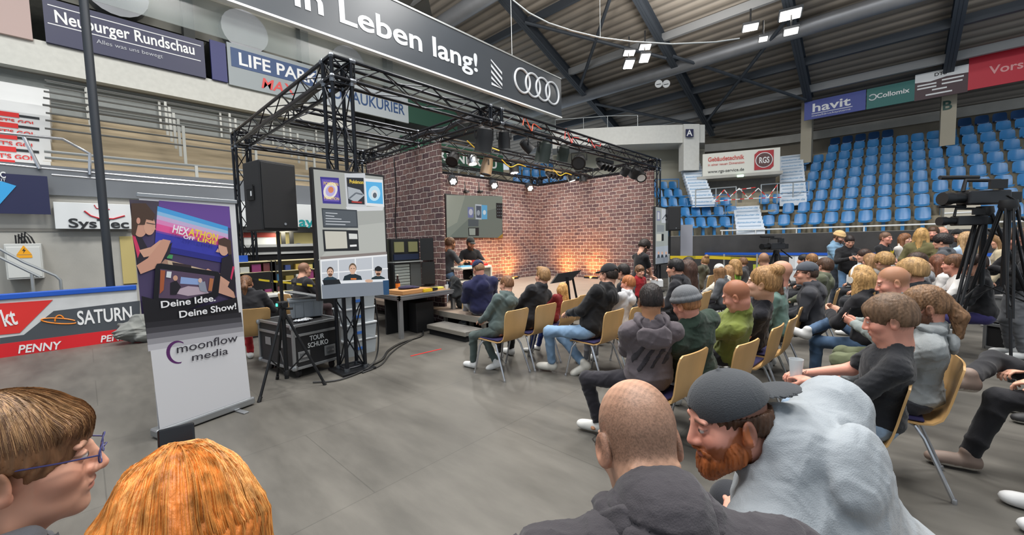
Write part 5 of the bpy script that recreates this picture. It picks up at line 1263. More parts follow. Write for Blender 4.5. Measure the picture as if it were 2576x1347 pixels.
DECK = mat('deck_brown', '#8d7d70', 0.6, bump=.1, bscale=150, var=0.07, vscale=2); DECKG = mat('deck_grey', '#77746f', 0.7, bump=.15, bscale=200, var=.1); DEDGE = mat('deck_edge', '#9a958b', 0.5, .4)
t = thing('stage_deck', 'wide brownish stage platform between the brick walls', 'stage', (4.5, 4.9, 0))
MB().box2((.0, 0, .26), (XR - 4.5, YK - 4.9, ZS)).build('top', DECK, t); MB().box2((-.01, -.01, .25), (XR - 4.5, 0, ZS)).build('edge', DEDGE, t); MB().box2((.5, .03, 0.005), (XR - 4.5, .06, .25)).build('skirt', mat('molton', '#101012', 0.95), t)
MB().box2((-.012, 0, .25), (0, 1.2, ZS)).build('edge', DEDGE, t); MB().box2((.45, .03, .005), (.48, YK - 5.0, .25)).build('skirt', mat('molton', '#101012', 0.95), t)
for q in ((.05, .05), (.05, 1.1), (.25, .6)): MB().box2((q[0], q[1], 0), (q[0] + .06, q[1] + .06, .26)).build('leg', DEDGE, t)
t = thing('stage_step', 'low grey step in front of the left corner of the stage platform', 'step', (4.12, 4.92, 0))
MB().box2((0, 0, .10), (.38, 1.05, .17)).build('tread', DECKG, t, bevel=.004); MB().box2((-.01, 0, .10), (0, 1.05, .165)).build('edge', DEDGE, t); MB().box2((.02, .03, 0), (.36, 1.02, .10)).build('frame', mat('molton', '#101012', 0.95), t)
# orange floor lights and their glow on the wall
for i, (p, d) in enumerate((((8.75, 9.0), (0, .22, 1)), ((9.75, 9.1), (0, .25, 1)), ((11.22, 8.1), (.25, 0, 1)), ((11.22, 7.0), (.25, 0, 1)))):
    lab = ('left orange floor light bar at the foot of the back brick wall', 'right orange floor light bar at the foot of the back brick wall', 'orange floor light bar at the far part of the right brick wall', 'orange floor light bar at the near part of the right brick wall')[i]
    t = thing('floor_light_bar', lab, 'stage light', (p[0], p[1], ZS)); w = (.5, .06) if d[0] == 0 else (.06, .5)
    MB().box2((-w[0] / 2, -w[1] / 2, 0), (w[0] / 2, w[1] / 2, .07)).build('housing', BLACKP, t)
    MB().box2((-w[0] / 2 + .02, -w[1] / 2 + .015, .07), (w[0] / 2 - .02, w[1] / 2 - .015, .075)).build('led', mat('led_orange', '#ff8a30', .4, emit=3), t)
    area_light('uplight', (p[0] - d[0] * .6, p[1] - d[1] * .6, ZS + .10), (p[0] + d[0] * 1.4, p[1] + d[1] * 1.4, ZS + .8), .06, 30, (1, .40, .10), .7, spread=2.4)
area_light('stage_warm', (8.2, 7.2, 3.4), (8.5, 9, 1.2), .6, 30, (1, .95, .88))
area_light('stage_warm', (9.3, 5.6, 3.4), (10.6, 8.2, 1.0), .5, 28, (1, .95, .88))
area_light('table_spot', (7.0, 5.6, 3.4), (6.2, 7.3, 1.0), .3, 45, (1, .86, .62))
# ------------------------------------------------------------------ flat pictures on screens and banners
class Pic:
    """picture made of flat coloured shapes on one plane; every later shape lies a little further out"""
    def __init__(s, o, u, n, gap=0.0006, emit=0.0, rough=0.4):
        s.o, s.u, s.n = Vector(o), Vector(u).normalized(), Vector(n).normalized(); s.b = MB(); s.m = []; s.k = 0; s.gap = gap; s.emit = emit; s.rough = rough
    def px(s, x, y):
        d = ray(x, y); t = (s.o - CO).dot(s.n) / d.dot(s.n); p = CO + d * t - s.o; return (p.dot(s.u), p.z)
    def loc(s, q, dk=0): return s.u * q[0] + Vector((0, 0, q[1])) + s.n * (s.gap * (s.k + dk))
    def mi(s, c):
        m = mat('print_' + c, c, s.rough) if not s.emit else mat('glow_' + c, '#050505', 0.25, emit=s.emit, ecol=c)
        if s.emit: m = mat('screen_' + c, '#060606', 0.2, emit=s.emit, ecol=c, var=0)
        if m not in s.m: s.m.append(m)
        s.b.cur = s.m.index(m)
    def poly(s, pts, c, local=False):
        s.k += 1; s.mi(c); P = [s.loc(q if local else s.px(*q)) for q in pts]
        s.b.add(P, [tuple(range(len(P)))]); return s
    def ell(s, x, y, rx, ry, c, rot=0.0, n=18):
        return s.poly([(x + rx * math.cos(a) * math.cos(rot) - ry * math.sin(a) * math.sin(rot), y + rx * math.cos(a) * math.sin(rot) + ry * math.sin(a) * math.cos(rot)) for a in [2 * math.pi * i / n for i in range(n)]], c)
    def line(s, pts, w, c):
        s.k += 1; s.mi(c)
        for (x0, y0), (x1, y1) in zip(pts[:-1], pts[1:]):
            dx, dy = x1 - x0, y1 - y0; L = math.hypot(dx, dy) or 1; nx, ny = -dy / L * w / 2, dx / L * w / 2
            s.b.add([s.loc(s.px(*q)) for q in ((x0 + nx, y0 + ny), (x1 + nx, y1 + ny), (x1 - nx, y1 - ny), (x0 - nx, y0 - ny))], [(0, 1, 2, 3)])
        return s
    def txt(s, body, a, b, hpx, c, parent, offset=0.0, shear=0.0):
        A, B = s.px(*a), s.px(*b); top = s.px(a[0], a[1] - hpx); h_ = abs(top[1] - A[1]); s.k += 2
        u = s.u * (B[0] - A[0]) + Vector((0, 0, B[1] - A[1])); v = Vector((0, 0, 1))
        m = mat('print_' + c, c, s.rough) if not s.emit else mat('screen_' + c, '#060606', 0.2, emit=s.emit, ecol=c, var=0)
        u0 = u.normalized(); return text('lettering', body, s.loc(A, 1), u0, v, h_ / 0.70, m, parent, 0.0005, offset, shear, fit=u.length)
    def build(s, name, parent):
        for i, f in enumerate(s.b.f):                                   # make every face look outwards
            P = [Vector(s.b.v[k]) for k in f]; nn = Vector((0, 0, 0))
            for k in range(len(P)): nn += P[k].cross(P[(k + 1) % len(P)])
            if nn.dot(s.n) < 0: s.b.f[i] = tuple(reversed(f))
        return s.b.build(name, None, parent, mats=s.m)
def person_pic(P, x, y, r, face, hair, shirt, w=2.6, cap=False, beard=None, drop=3.2):
    P.poly([(x - r * w * .8, y + r * drop), (x - r * w * .62, y + r * 1.7), (x - r * .4, y + r * 1.15), (x + r * .4, y + r * 1.15), (x + r * w * .62, y + r * 1.7), (x + r * w * .8, y + r * drop)], shirt)
    P.poly([(x - r * .4, y + r * .5), (x + r * .4, y + r * .5), (x + r * .42, y + r * 1.3), (x - r * .42, y + r * 1.3)], face)
    P.ell(x, y - r * .12, r * .86, r * 1.12, hair); P.ell(x, y + r * .16, r * .74, r * .98, face)
    if beard: P.ell(x, y + r * .78, r * .56, r * .38, beard)
    P.line([(x - r * .45, y), (x - r * .15, y)], r * .16, hair); P.line([(x + r * .15, y), (x + r * .45, y)], r * .16, hair)
    if cap: P.ell(x, y - r * .5, r * .95, r * .62, hair); P.poly([(x - r * 1.5, y - r * .2), (x - r * .3, y - r * .5), (x - r * .3, y - r * .1)], hair)

# ------------------------------------------------------------------ roll-up banner
bl, br_ = atz(395, 1104), atz(630, 1018); ub = (br_ - bl).normalized(); nb_ = Vector((ub.y, -ub.x, 0)); wB = (br_ - bl).length
bn = thing('roll_up_banner', 'tall white and purple roll-up banner with show lettering standing on the grey floor', 'banner', bl)
P = Pic(bl + nb_ * .0 , ub, nb_)
MBn = lambda x0, x1, y0, y1, z0, z1: [Vector(ub * x + nb_ * y + Vector((0, 0, z))) for x in (x0, x1) for y in (y0, y1) for z in (z0, z1)]
def ubox(name, x0, x1, y0, y1, z0, z1, m, parent, bevel=0):
    b = MB(); b.add(MBn(x0, x1, y0, y1, z0, z1), [(0, 1, 3, 2), (4, 6, 7, 5), (0, 4, 5, 1), (2, 3, 7, 6), (0, 2, 6, 4), (1, 5, 7, 3)]); return b.build(name, m, parent, bevel=bevel)
HB = 2.06
ubox('sheet', .015, wB - .015, -.004, -.001, .07, HB, mat('banner_white', '#d9d9dc', .45), bn)
ubox('top_rail', .0, wB, -.018, .012, HB, HB + .035, ALU, bn, .004); ubox('base', -.02, wB + .02, -.07, .06, .012, .085, ALU, bn, .015)
for x in (.12, wB - .18): 
    f_ = ubox('foot', x, x + .05, -.2, .2, 0, .012, ALU, bn, .004)
ubox('pole', wB / 2 - .012, wB / 2 + .012, -.045, -.02, .08, HB, ALU, bn)
TL, TR_, = (324, 499), (577, 518)
P.poly([(325, 502), (577, 520), (600, 800), (356, 790), (346, 690)], '#4a3f63')
P.poly([(400, 505), (577, 520), (580, 575), (395, 518)], '#6a4a98'); P.poly([(325, 502), (400, 507), (395, 560), (333, 560)], '#4b4350')
for i, (c, a, b) in enumerate((('#4aa0e0', 0, .16), ('#8fc0e6', .16, .28), ('#c9b2d8', .28, .42), ('#e08ac0', .42, .56), ('#e55a9a', .56, .78), ('#7a4aa8', .78, .84), ('#3b3fae', .84, 1.22), ('#2c2f8a', 1.22, 1.42))):
    q = lambda t: ((396 - 6 * t, 519 + 78 * t), (573 + 1 * t, 571 + 66 * t))
    a0, a1 = q(a); b0, b1 = q(b); P.poly([a0, a1, b1, b0], c)
P.poly([(404, 650), (560, 690), (560, 720), (440, 705), (395, 665)], '#b08a78'); P.poly([(420, 655), (540, 685), (520, 705), (425, 680)], '#cdb59a'); P.poly([(432, 660), (480, 668), (480, 676), (434, 668)], '#3a2e33'); P.poly([(420, 640), (434, 642), (432, 652), (418, 650)], '#4a9a60')
# left player
P.poly([(331, 590), (352, 592), (372, 628), (400, 640), (420, 618), (432, 610), (425, 640), (395, 672), (350, 690), (342, 660)], '#2a2430'); P.poly([(331, 592), (338, 592), (352, 632), (345, 650)], '#d23a63')
P.poly([(348, 630), (378, 622), (400, 605), (415, 603), (420, 615), (398, 640), (360, 648)], '#d6a48c'); P.poly([(342, 668), (370, 650), (408, 602), (428, 606), (418, 632), (398, 672), (352, 690)], '#cf9a84')
P.ell(351, 575, 17, 22, '#cf9c86'); P.ell(374, 568, 15, 24, '#d6a48c'); P.poly([(384, 560), (390, 578), (380, 580)], '#d6a48c'); P.poly([(328, 512), (365, 512), (388, 540), (384, 556), (366, 552), (362, 566), (345, 566), (338, 595), (329, 590)], '#4c382c'); P.ell(346, 556, 5, 8, '#d29a86')
P.line([(366, 561), (388, 565)], 1.6, '#22252e')
# right player
P.poly([(556, 650), (580, 640), (590, 700), (590, 760), (556, 720), (552, 690)], '#231f2a'); P.poly([(583, 670), (588, 672), (580, 705), (577, 700)], '#d23a63'); P.ell(561, 622, 14, 22, '#d4a690'); P.poly([(546, 625), (540, 634), (549, 636)], '#d4a690'); P.poly([(546, 603), (562, 598), (578, 606), (580, 640), (572, 642), (568, 622), (548, 616)], '#4e3a31')
P.poly([(500, 690), (520, 676), (545, 690), (575, 710), (570, 722), (520, 700)], '#cf9e88'); P.poly([(545, 700), (585, 735), (590, 752), (540, 735)], '#c99a86')
# phone picture
P.poly([(388, 672), (392, 664), (402, 663), (545, 684), (552, 692), (546, 745), (470, 780), (382, 762)], '#14141c'); P.poly([(400, 677), (537, 695), (530, 735), (465, 753), (396, 750)], '#59475f')
P.poly([(452, 697), (505, 703), (508, 718), (450, 714)], '#8fa8d8'); P.poly([(440, 730), (470, 720), (512, 724), (522, 738), (470, 745), (436, 738)], '#b9a6b4'); P.ell(438, 700, 6, 7, '#d0a088'); P.poly([(425, 712), (440, 706), (452, 722), (440, 742), (425, 742)], '#1f1c26'); P.ell(500, 706, 5, 6, '#d8b8a8'); P.poly([(495, 714), (512, 708), (518, 736), (500, 732)], '#8f95a6')
P.poly([(400, 680), (412, 681), (408, 730), (398, 740)], '#a85a38'); P.poly([(524, 700), (534, 702), (529, 733), (520, 732)], '#b0704a'); P.poly([(416, 683), (428, 684), (426, 700), (414, 698)], '#d8dde2')
P.poly([(352, 745), (398, 757), (470, 780), (592, 748), (604, 840), (366, 852)], '#1a191f')
for i, c in enumerate(('#2b2a30', '#47464c', '#6d6c73', '#98979d', '#bdbcc2')): P.poly([(362 + i * 1.2, 812 + i * 14), (602 + i * 1.5, 786 + i * 12), (604 + i * 1.5, 800 + i * 12), (364 + i * 1.2, 828 + i * 14)], c)
P.poly([(374, 882), (609, 846), (626, 1000), (398, 1082)], '#d7d7db')
ring = [(442 + 27 * math.cos(a) * 1.05, 886 + 29 * math.sin(a)) for a in [math.radians(t) for t in range(-60, -300, -12)]]
ring2 = [(446 + 22 * math.cos(a) * 1.05, 886 + 25 * math.sin(a)) for a in [math.radians(t) for t in range(-60, -300, -12)]]
P.poly(ring + ring2[::-1], '#5a2a66')
P.txt('HEX', (427, 585), (468, 594), 20, '#efeff2', bn, .006); P.txt('ATHON', (469, 592), (541, 607), 18, '#f1d83c', bn, .006); P.txt('OFF', (455, 600), (484, 606), 9, '#efeff2', bn, .004); P.txt('LINE', (490, 607), (538, 616), 9, '#f1d83c', bn, .004)
P.txt('Deine Idee.', (398, 775), (537, 757), 17, '#f2f2f4', bn, .008); P.txt('Deine Show!', (444, 800), (589, 777), 17, '#f2f2f4', bn, .008)
P.txt('moonflow', (437, 889), (592, 858), 22, '#33303a', bn); P.txt('media', (475, 908), (568, 890), 19, '#33303a', bn)
P.build('print', bn)

# ------------------------------------------------------------------ big upright screen on the front column
YV = 4.80
def screen_thing(label, o, u, n, w, h, d=.07, name='screen'):
    t = thing(name, label, 'screen', o); u, n = Vector(u), Vector(n); M = Matrix((u, -n, Vector((0, 0, 1)))).transposed()
    MB().box(u * w / 2 - n * d / 2 + Vector((0, 0, h / 2)) - n * .002, (w, d, h), M).build('frame', BLACKP, t, bevel=.004); return t
a, b = aty(783, 420, YV), aty(805, 758, YV); c = aty(978, 745, YV)
x0, x1 = (a.x + b.x) / 2 - .01, c.x + .01; z0, z1 = b.z - .0, a.z + .0
tv = screen_thing('tall upright screen showing trading cards and three players, fixed to the front truss column', (x0, YV, z0), (1, 0, 0), (0, -1, 0), x1 - x0, z1 - z0)
P = Pic((x0, YV, z0), (1, 0, 0), (0, -1, 0), gap=.0005, emit=.8)
P.poly([(788, 426), (963, 446), (976, 741), (809, 752)], '#a9aba6'); P.poly([(880, 570), (966, 560), (971, 650), (800, 655)], '#b6b8b2')
P.poly([(805, 445), (852, 448), (858, 514), (812, 512)], '#3a2f8a'); P.poly([(809, 451), (849, 454), (853, 508), (815, 506)], '#6a58b0'); P.ell(831, 480, 17, 22, '#e8e2d8', .4); P.ell(831, 481, 12, 14, '#b9aee0', .4); P.ell(832, 478, 7, 8, '#d8865a')
P.poly([(866, 437), (918, 436), (922, 526), (872, 524)], '#c9ccd0'); P.poly([(871, 447), (914, 448), (917, 515), (876, 513)], '#23252c'); P.poly([(874, 470), (905, 478), (916, 492), (896, 510), (876, 500)], '#aeb4ba'); P.line([(878, 500), (895, 486), (912, 490)], 4, '#6a7078'); P.line([(884, 508), (910, 510)], 4, '#b03a34')
P.poly([(916, 449), (962, 453), (966, 521), (920, 518)], '#e6e8ea'); P.poly([(919, 457), (960, 460), (963, 514), (923, 511)], '#5ab4e8'); P.ell(941, 487, 15, 19, '#bfe4f6'); P.ell(941, 489, 8, 11, '#dfe3e6'); P.ell(942, 492, 5, 7, '#59626c')
P.poly([(869, 521), (964, 520), (962, 530), (874, 532)], '#d9dbdd')
P.poly([(808, 524), (897, 529), (900, 574), (812, 573)], '#3b4046'); P.poly([(811, 528), (894, 532), (897, 570), (815, 569)], '#545a60')
for i in range(5): P.line([(818, 536 + i * 7), (818 + (30, 22, 40, 62, 50)[i], 538 + i * 7)], 2, '#c9cdd2')
P.poly([(810, 578), (899, 580), (902, 631), (814, 633)], '#1c1d20'); P.poly([(815, 582), (870, 583), (873, 625), (819, 627)], '#c9c6ba'); P.poly([(876, 588), (897, 589), (898, 602), (877, 602)], '#d8dad6'); P.line([(879, 619), (896, 618)], 5, '#e6e6e6')
P.poly([(804, 655), (972, 640), (976, 741), (809, 752)], '#c3c8cf')
for i in range(4): P.line([(806 + 43 * i, 652 - 4 * i), (808 + 43 * i, 720 - 4 * i)], 3, '#eef0f2')
P.line([(805, 656), (972, 642)], 5, '#eef0f2'); P.line([(806, 688), (974, 676)], 3, '#eef0f2'); P.line([(804, 650), (971, 637)], 7, '#8a807c')
person_pic(P, 829, 684, 10, '#d9b29a', '#4a3a30', '#2c4250', beard='#6a4c3c'); person_pic(P, 885, 676, 11, '#d9b29a', '#6a5542', '#22303a', w=3.0); P.line([(880, 702), (894, 702)], 4, '#d9793a'); person_pic(P, 949, 682, 10, '#d4a890', '#1c2024', '#2a3a42', w=2.6, cap=True, beard='#5a4236')
P.poly([(806, 712), (975, 706), (976, 741), (809, 752)], '#7f8792'); P.poly([(806, 708), (974, 702), (975, 708), (807, 716)], '#e6eaef'); P.poly([(808, 705), (850, 703), (855, 714), (812, 718)], '#23272e'); P.poly([(960, 706), (975, 705), (976, 741), (962, 742)], '#2f4f72'); P.ell(925, 707, 10, 4, '#d9b29a')
P.txt('POK\u00c9MON', (811, 466), (848, 469), 8, '#f2d24a', tv); P.txt('POK\u00c9MON', (812, 502), (850, 505), 7, '#f2d24a', tv); P.txt('Pok\u00e9mon', (876, 462), (911, 464), 9, '#f0d050', tv, .002)
P.build('picture', tv)
MB().box2((.35, .07, .5), (.6, .16, 1.1)).build('mount', BLACK, tv)
# screen on the back wall of the stage
YQ = 9.26
a, b, c = aty(1121, 489, YQ), aty(1123, 600, YQ), aty(1265, 600, YQ)
x0, x1, z0, z1 = a.x, c.x, b.z, a.z + .02
t = screen_thing('wide wall screen showing small trading cards on the back brick wall', (x0, YQ, z0), (1, 0, 0), (0, -1, 0), x1 - x0, z1 - z0)
P = Pic((x0, YQ, z0), (1, 0, 0), (0, -1, 0), gap=.0012, emit=.55)
P.poly([(1123, 491), (1264, 494), (1263, 599), (1124, 597)], '#8f968a'); P.poly([(1123, 491), (1170, 492), (1150, 560), (1124, 575)], '#a3a798'); P.poly([(1190, 540), (1264, 520), (1263, 599), (1130, 597)], '#7d857c')
P.poly([(1176, 521), (1191, 522), (1191, 548), (1177, 548)], '#7f86b0'); P.ell(1184, 534, 5, 8, '#d0d0dc'); P.poly([(1195, 514), (1211, 515), (1211, 553), (1196, 552)], '#c9d0d8'); P.poly([(1197, 518), (1210, 519), (1210, 549), (1198, 548)], '#566070'); P.ell(1203, 536, 4, 7, '#aab2bc'); P.poly([(1211, 516), (1225, 517), (1225, 552), (1211, 552)], '#6ab8e6'); P.ell(1218, 535, 4, 6, '#e0eef6')
P.poly([(1177, 552), (1203, 553), (1203, 570), (1177, 570)], '#5c6468'); P.poly([(1177, 573), (1204, 573), (1204, 594), (1178, 594)], '#2a2c2e'); P.poly([(1179, 575), (1195, 575), (1195, 592), (1180, 592)], '#a9b0a6'); P.poly([(1247, 511), (1263, 512), (1262, 551), (1248, 549)], '#24272a')
for i in range(4):
    for j in range(3): P.ell(1251 + j * 4.2, 519 + i * 8, 1.1, 1.6, '#8a9094', n=6)
P.poly([(1258, 592), (1264, 588), (1263, 599), (1250, 599)], '#b98a3a')
P.build('picture', t)
for px in (1176, 1211):
    p = aty(px, 482, YQ - .05); tag(MB().box(p + Vector((0, .05, 0)), (.14, .12, .06)).bar(p + Vector((0, .1, .03)), p + Vector((0, .12, .3)), .02, 6).build('wall_camera', BLACKP), 'small black camera box above the wall screen, %s of two' % ('left' if px < 1190 else 'right'), 'camera')
# small upright screen at the right end + its loudspeaker
a, b = aty(1648, 519, YV), aty(1682, 664, YV)
x0, x1, z0, z1 = a.x, b.x, b.z, a.z
t = screen_thing('small looking upright screen at the right end of the brick stage', (x0, YV, z0), (1, 0, 0), (0, -1, 0), x1 - x0, z1 - z0)
P = Pic((x0, YV, z0), (1, 0, 0), (0, -1, 0), gap=.0008, emit=.7)
P.poly([(1649, 521), (1681, 526), (1680, 661), (1649, 665)], '#a3a9a6'); P.poly([(1652, 531), (1661, 532), (1661, 556), (1652, 556)], '#8a8fa8'); P.poly([(1654, 534), (1659, 535), (1659, 552), (1654, 552)], '#c9cbd0'); P.poly([(1664, 526), (1680, 528), (1680, 562), (1664, 561)], '#c9ced4'); P.line([(1666, 552), (1678, 535)], 2, '#59626a')
P.poly([(1652, 566), (1670, 567), (1670, 584), (1652, 584)], '#8d9498'); P.poly([(1651, 589), (1663, 589), (1663, 607), (1651, 607)], '#d0cfc4'); P.poly([(1664, 589), (1669, 589), (1669, 606), (1664, 607)], '#1c1d20'); P.poly([(1649, 622), (1680, 618), (1680, 661), (1649, 665)], '#aab2bc')
for x in (1656, 1665, 1675): P.ell(x, 637, 2.4, 4, '#d0a890', n=8); P.poly([(x - 4, 650), (x - 2, 641), (x + 2, 641), (x + 4, 650)], '#2b333c')
P.poly([(1649, 650), (1680, 647), (1680, 661), (1649, 665)], '#7d848e'); P.build('picture', t)
def speaker(label, c, rz, w=.36, d=.40, h=.70, name='loudspeaker'):
    t = thing(name, label, 'loudspeaker', c, rz); MB().prism([(-w / 2, 0), (w / 2, 0), (w * .44, d), (-w * .44, d)], (0, 0, 0), (1, 0, 0), (0, 1, 0), h).build('cabinet', mat('speaker_black', '#1b1b1d', .6, bump=.2, bscale=300), t, bevel=.012)
    MB().box2((-w / 2 + .015, -.012, .02), (w / 2 - .015, 0, h - .02)).build('grille', mat('grille', '#131316', .55, bump=.4, bscale=500), t, bevel=.006); MB().lathe((.04, -.014, .07), [(.014, 0), (.014, .004)], 10, Matrix.Rotation(math.pi / 2, 3, 'X')).build('badge', ALU, t)
    MB().box2((-w * .505, d * .35, h * .44), (-w * .42, d * .72, h * .64)).build('handle', mat('handle_black', '#060607', .7), t); hp = MB().box2((-w * .51, d * .38, h * .60), (-w * .50, d * .70, h * .66)).build('input_panel', BLACKP, t); MB().box2((-w * .515, d * .44, h * .50), (-w * .50, d * .50, h * .57)).build('paper_tag', WHITE, hp)
    return t
c = atd(1697, 582, 11.6); speaker('black loudspeaker standing behind the small upright screen', (c.x, c.y, 1.82), math.radians(-50), name='loudspeaker'); tag(MB().bar((c.x + .15, c.y + .2, 0), (c.x + .15, c.y + .2, 1.82), .03, 8).build('speaker_pole', BLACK), 'black pole under the loudspeaker at the right end of the stage', 'pole')
# ------------------------------------------------------------------ loudspeaker on its tripod
TX, TY = 1.49, 4.95
t = thing('speaker_stand', 'black tripod stand carrying the big black loudspeaker', 'stand', (TX, TY, 0))
MB().tube([(0, 0, .12), (0, 0, .95)], .024, 10).build('outer_tube', BLACK, t, True); MB().tube([(0, 0, .8), (0, 0, 1.79)], .018, 10).build('inner_tube', BLACK, t, True)
MB().lathe((0, 0, .80), [(.03, 0), (.036, .02), (.036, .10), (.028, .12)], 12).build('collar', BLACKP, t, True); MB().lathe((0, 0, .16), [(.03, 0), (.032, .05), (.028, .06)], 12).build('lower_collar', BLACKP, t, True); MB().bar((0, 0, .92), (.09, -.05, .92), .014, 8).build('knob', BLACKP, t, True)
for x, y in ((1.16, 4.76), (1.82, 4.74), (1.52, 5.40)):
    dx, dy = x - TX, y - TY; e = MB().bar((dx * .06, dy * .06, .86), (dx, dy, .015), .015, 8).build('leg', BLACK, t, True); MB().bar((dx * .95, dy * .95, .05), (dx * 1.02, dy * 1.02, .0), .02, 8).build('rubber_foot', BLACKP, e, True)
    MB().bar((0, 0, .18), (dx * .55, dy * .55, .40), .008, 6).build('brace', BLACK, t, True)
speaker('big black loudspeaker raised on a tripod beside the upright screen', (1.50, 4.86, 1.80), math.radians(14), .40, .36, .74)
# little green lit camera clamped to the stand
p = Vector((TX - .02, TY - .06, .98)); t = thing('clamp_camera', 'small black camera with green light clamped to the tripod stand', 'camera', p)
MB().box((0, 0, 0), (.10, .09, .07)).build('box', BLACKP, t, bevel=.01); MB().lathe((0, -.05, 0), [(.028, 0), (.03, .05)], 12, Matrix.Rotation(math.pi / 2, 3, 'X')).build('lens', BLACK, t, True); MB().box((-.055, 0, 0), (.01, .03, .03)).build('led', mat('led_green', '#3ff0b0', .4, emit=2.5), t)
# ------------------------------------------------------------------ flight case
fc = thing('flight_case', 'black flight case with aluminium edges and white TOUR SCHUKO lettering', 'case', (1.66, 5.20, 0), math.radians(9))
w, d, h0, h1 = .60, .85, .12, .66
MB().box2((0, 0, h0), (w, d, h1 - .13)).build('body', mat('case_black', '#1a1a1c', .55, bump=.15, bscale=200), fc); MB().box2((0, 0, h1 - .115), (w, d, h1)).build('lid', mat('case_black', '#1a1a1c', .55, bump=.15, bscale=200), fc)
e = MB(); r = .016
for x in (0, w):
    for y in (0, d): e.box((x, y, (h0 + h1) / 2), (r * 2, r * 2, h1 - h0))
for z in (h0 + .01, h1 - .125, h1 - .005):
    for y in (0, d): e.box((w / 2, y, z), (w, r * 2, r * 2))
    for x in (0, w): e.box((x, d / 2, z), (r * 2, d, r * 2))
e.build('edge', ALU, fc, bevel=.003)
c = MB()
for x in (0, w):
    for y in (0, d):
        for z in (h0 + .02, h1 - .02): c.lathe((x, y, z), [(.0, -.035), (.03, -.025), (.038, 0), (.03, .025), (0, .035)], 10)
c.build('corner', ALU, fc, True)
for x in (.12, .46): 
    lt = MB().box2((x - .075, -.008, .20), (x + .075, 0, .33)).build('latch', ALU, fc, bevel=.004); MB().box2((x - .05, -.014, .225), (x + .05, -.008, .305)).build('plate', mat('latch_dark', '#77797c', .4, .7), lt); MB().box2((x - .04, -.024, .255), (x + .04, -.014, .275)).build('bow', CHROME, lt)
for y in (.25, .62): MB().box2((-.01, y - .07, .36), (0, y + .07, .46)).build('handle', ALU, fc, bevel=.004)
for x, y in ((.08, .08), (w - .08, .08), (.08, d - .08), (w - .08, d - .08)): MB().lathe((x - .015, y, .05), [(.05, 0), (.05, .03)], 14, Matrix.Rotation(math.pi / 2, 3, 'Y')).box((x, y, .10), (.06, .06, .04)).build('castor', BLACKP, fc, True)
text('lettering', 'TOUR', (.20, -.004, .44), (1, 0, 0), (0, 0, 1), .085, LW, fc, .001, .002, fit=.19); text('lettering', 'SCHUKO', (.17, -.004, .355), (1, 0, 0), (0, 0, 1), .085, LW, fc, .001, .003, fit=.27)
tb_ = thing('storage_tote', 'grey plastic tote with its lid lying askew on the black flight case', 'box', (1.80, 5.62, h1 + .017), math.radians(-14)); GT = mat('tote_grey', '#8f959b', .5)
tt = MB(); tt.prism([(0, 0), (.36, 0), (.38, .24), (-.02, .24)], (0, .26, 0), (1, 0, 0), (0, 0, 1), .26); tt.build('body', GT, tb_, bevel=.01); MB().box2((-.035, -.015, .215), (.395, .275, .245)).build('rim', GT, tb_, bevel=.006)
for x in (.02, .12, .24, .34): MB().box2((x, -.006, .02), (x + .012, 0, .21)).build('rib', GT, tb_)
M = Matrix.Rotation(math.radians(14), 3, 'Y') @ Matrix.Rotation(math.radians(-20), 3, 'Z'); MB().box((.17, .10, .30), (.42, .30, .02), M).build('lid', mat('tote_lid', '#6d7073', .5), tb_, bevel=.006)
tag(MB().box(Vector((1.80, 5.62, h1)) + Vector((.10, -.02, .342)), (.20, .14, .003), Matrix.Rotation(math.radians(14), 3, 'Y') @ Matrix.Rotation(math.radians(-30), 3, 'Z')).build('paper_sheet', mat('paper', '#d8d8d4', .7)), 'white paper sheet lying on the askew tote lid', 'paper')
S_ = Solid(); S_.ell((1.86, 5.42, h1 + .02), (.12, .07, .02), None, k=.01); S_.fn = folds(.02, 120, 4); 
tag(solid_obj('crumpled_film', [(S_, .008)], mat('film', '#b9bcc0', .2, .3)), 'crumpled clear plastic film on the flight case in front of the tote', 'film')
# clear stacked boxes behind the column
for k in range(4):
    t = thing('clear_box', 'clear plastic storage box behind the front column, %s of the stack of four' % ('lowest', 'second', 'third', 'topmost')[k], 'box', (2.50, 5.62, .0 + k * .235), math.radians(4 - 3 * (k % 2))); b = MB()
    b.prism([(0, 0), (.44, 0), (.47, .21), (-.03, .21)], (0, .3, 0), (1, 0, 0), (0, 0, 1), .3); b.build('body', mat('clear_plastic', '#b9c2c8', .25, alpha=.72), t); MB().box2((-.04, -.02, .21), (.48, .32, .235)).build('lid', mat('clear_lid', '#d5dade', .3), t, bevel=.006)
    MB().box2((.10, -.01, .08), (.26, 0, .12)).build('label', mat('label_blue', '#3a6fc0', .5), t)
# ------------------------------------------------------------------ podium table and what stands on it
TBX, TBY = 3.58, 5.98
t = thing('podium_table', 'aluminium framed podium table with silver legs left of the stage', 'table', (TBX, TBY, 0))
MB().box2((0, 0, .68), (1.22, 1.9, .74)).build('top', mat('podium_wood', '#9a7a58', .6, var=.1), t); fr = MB()
for a, b in (((0, 0), (1.22, 0)), ((0, 0), (0, 1.9)), ((1.22, 0), (1.22, 1.9)), ((0, 1.9), (1.22, 1.9))):
    fr.box(((a[0] + b[0]) / 2, (a[1] + b[1]) / 2, .70), (abs(a[0] - b[0]) + .03, abs(a[1] - b[1]) + .03, .085)); fr.box(((a[0] + b[0]) / 2, (a[1] + b[1]) / 2, .725), (abs(a[0] - b[0]) + .05, abs(a[1] - b[1]) + .05, .012)); fr.box(((a[0] + b[0]) / 2, (a[1] + b[1]) / 2, .69), (abs(a[0] - b[0]) + .05, abs(a[1] - b[1]) + .05, .012))
fr.build('edge_frame', ALU, t)
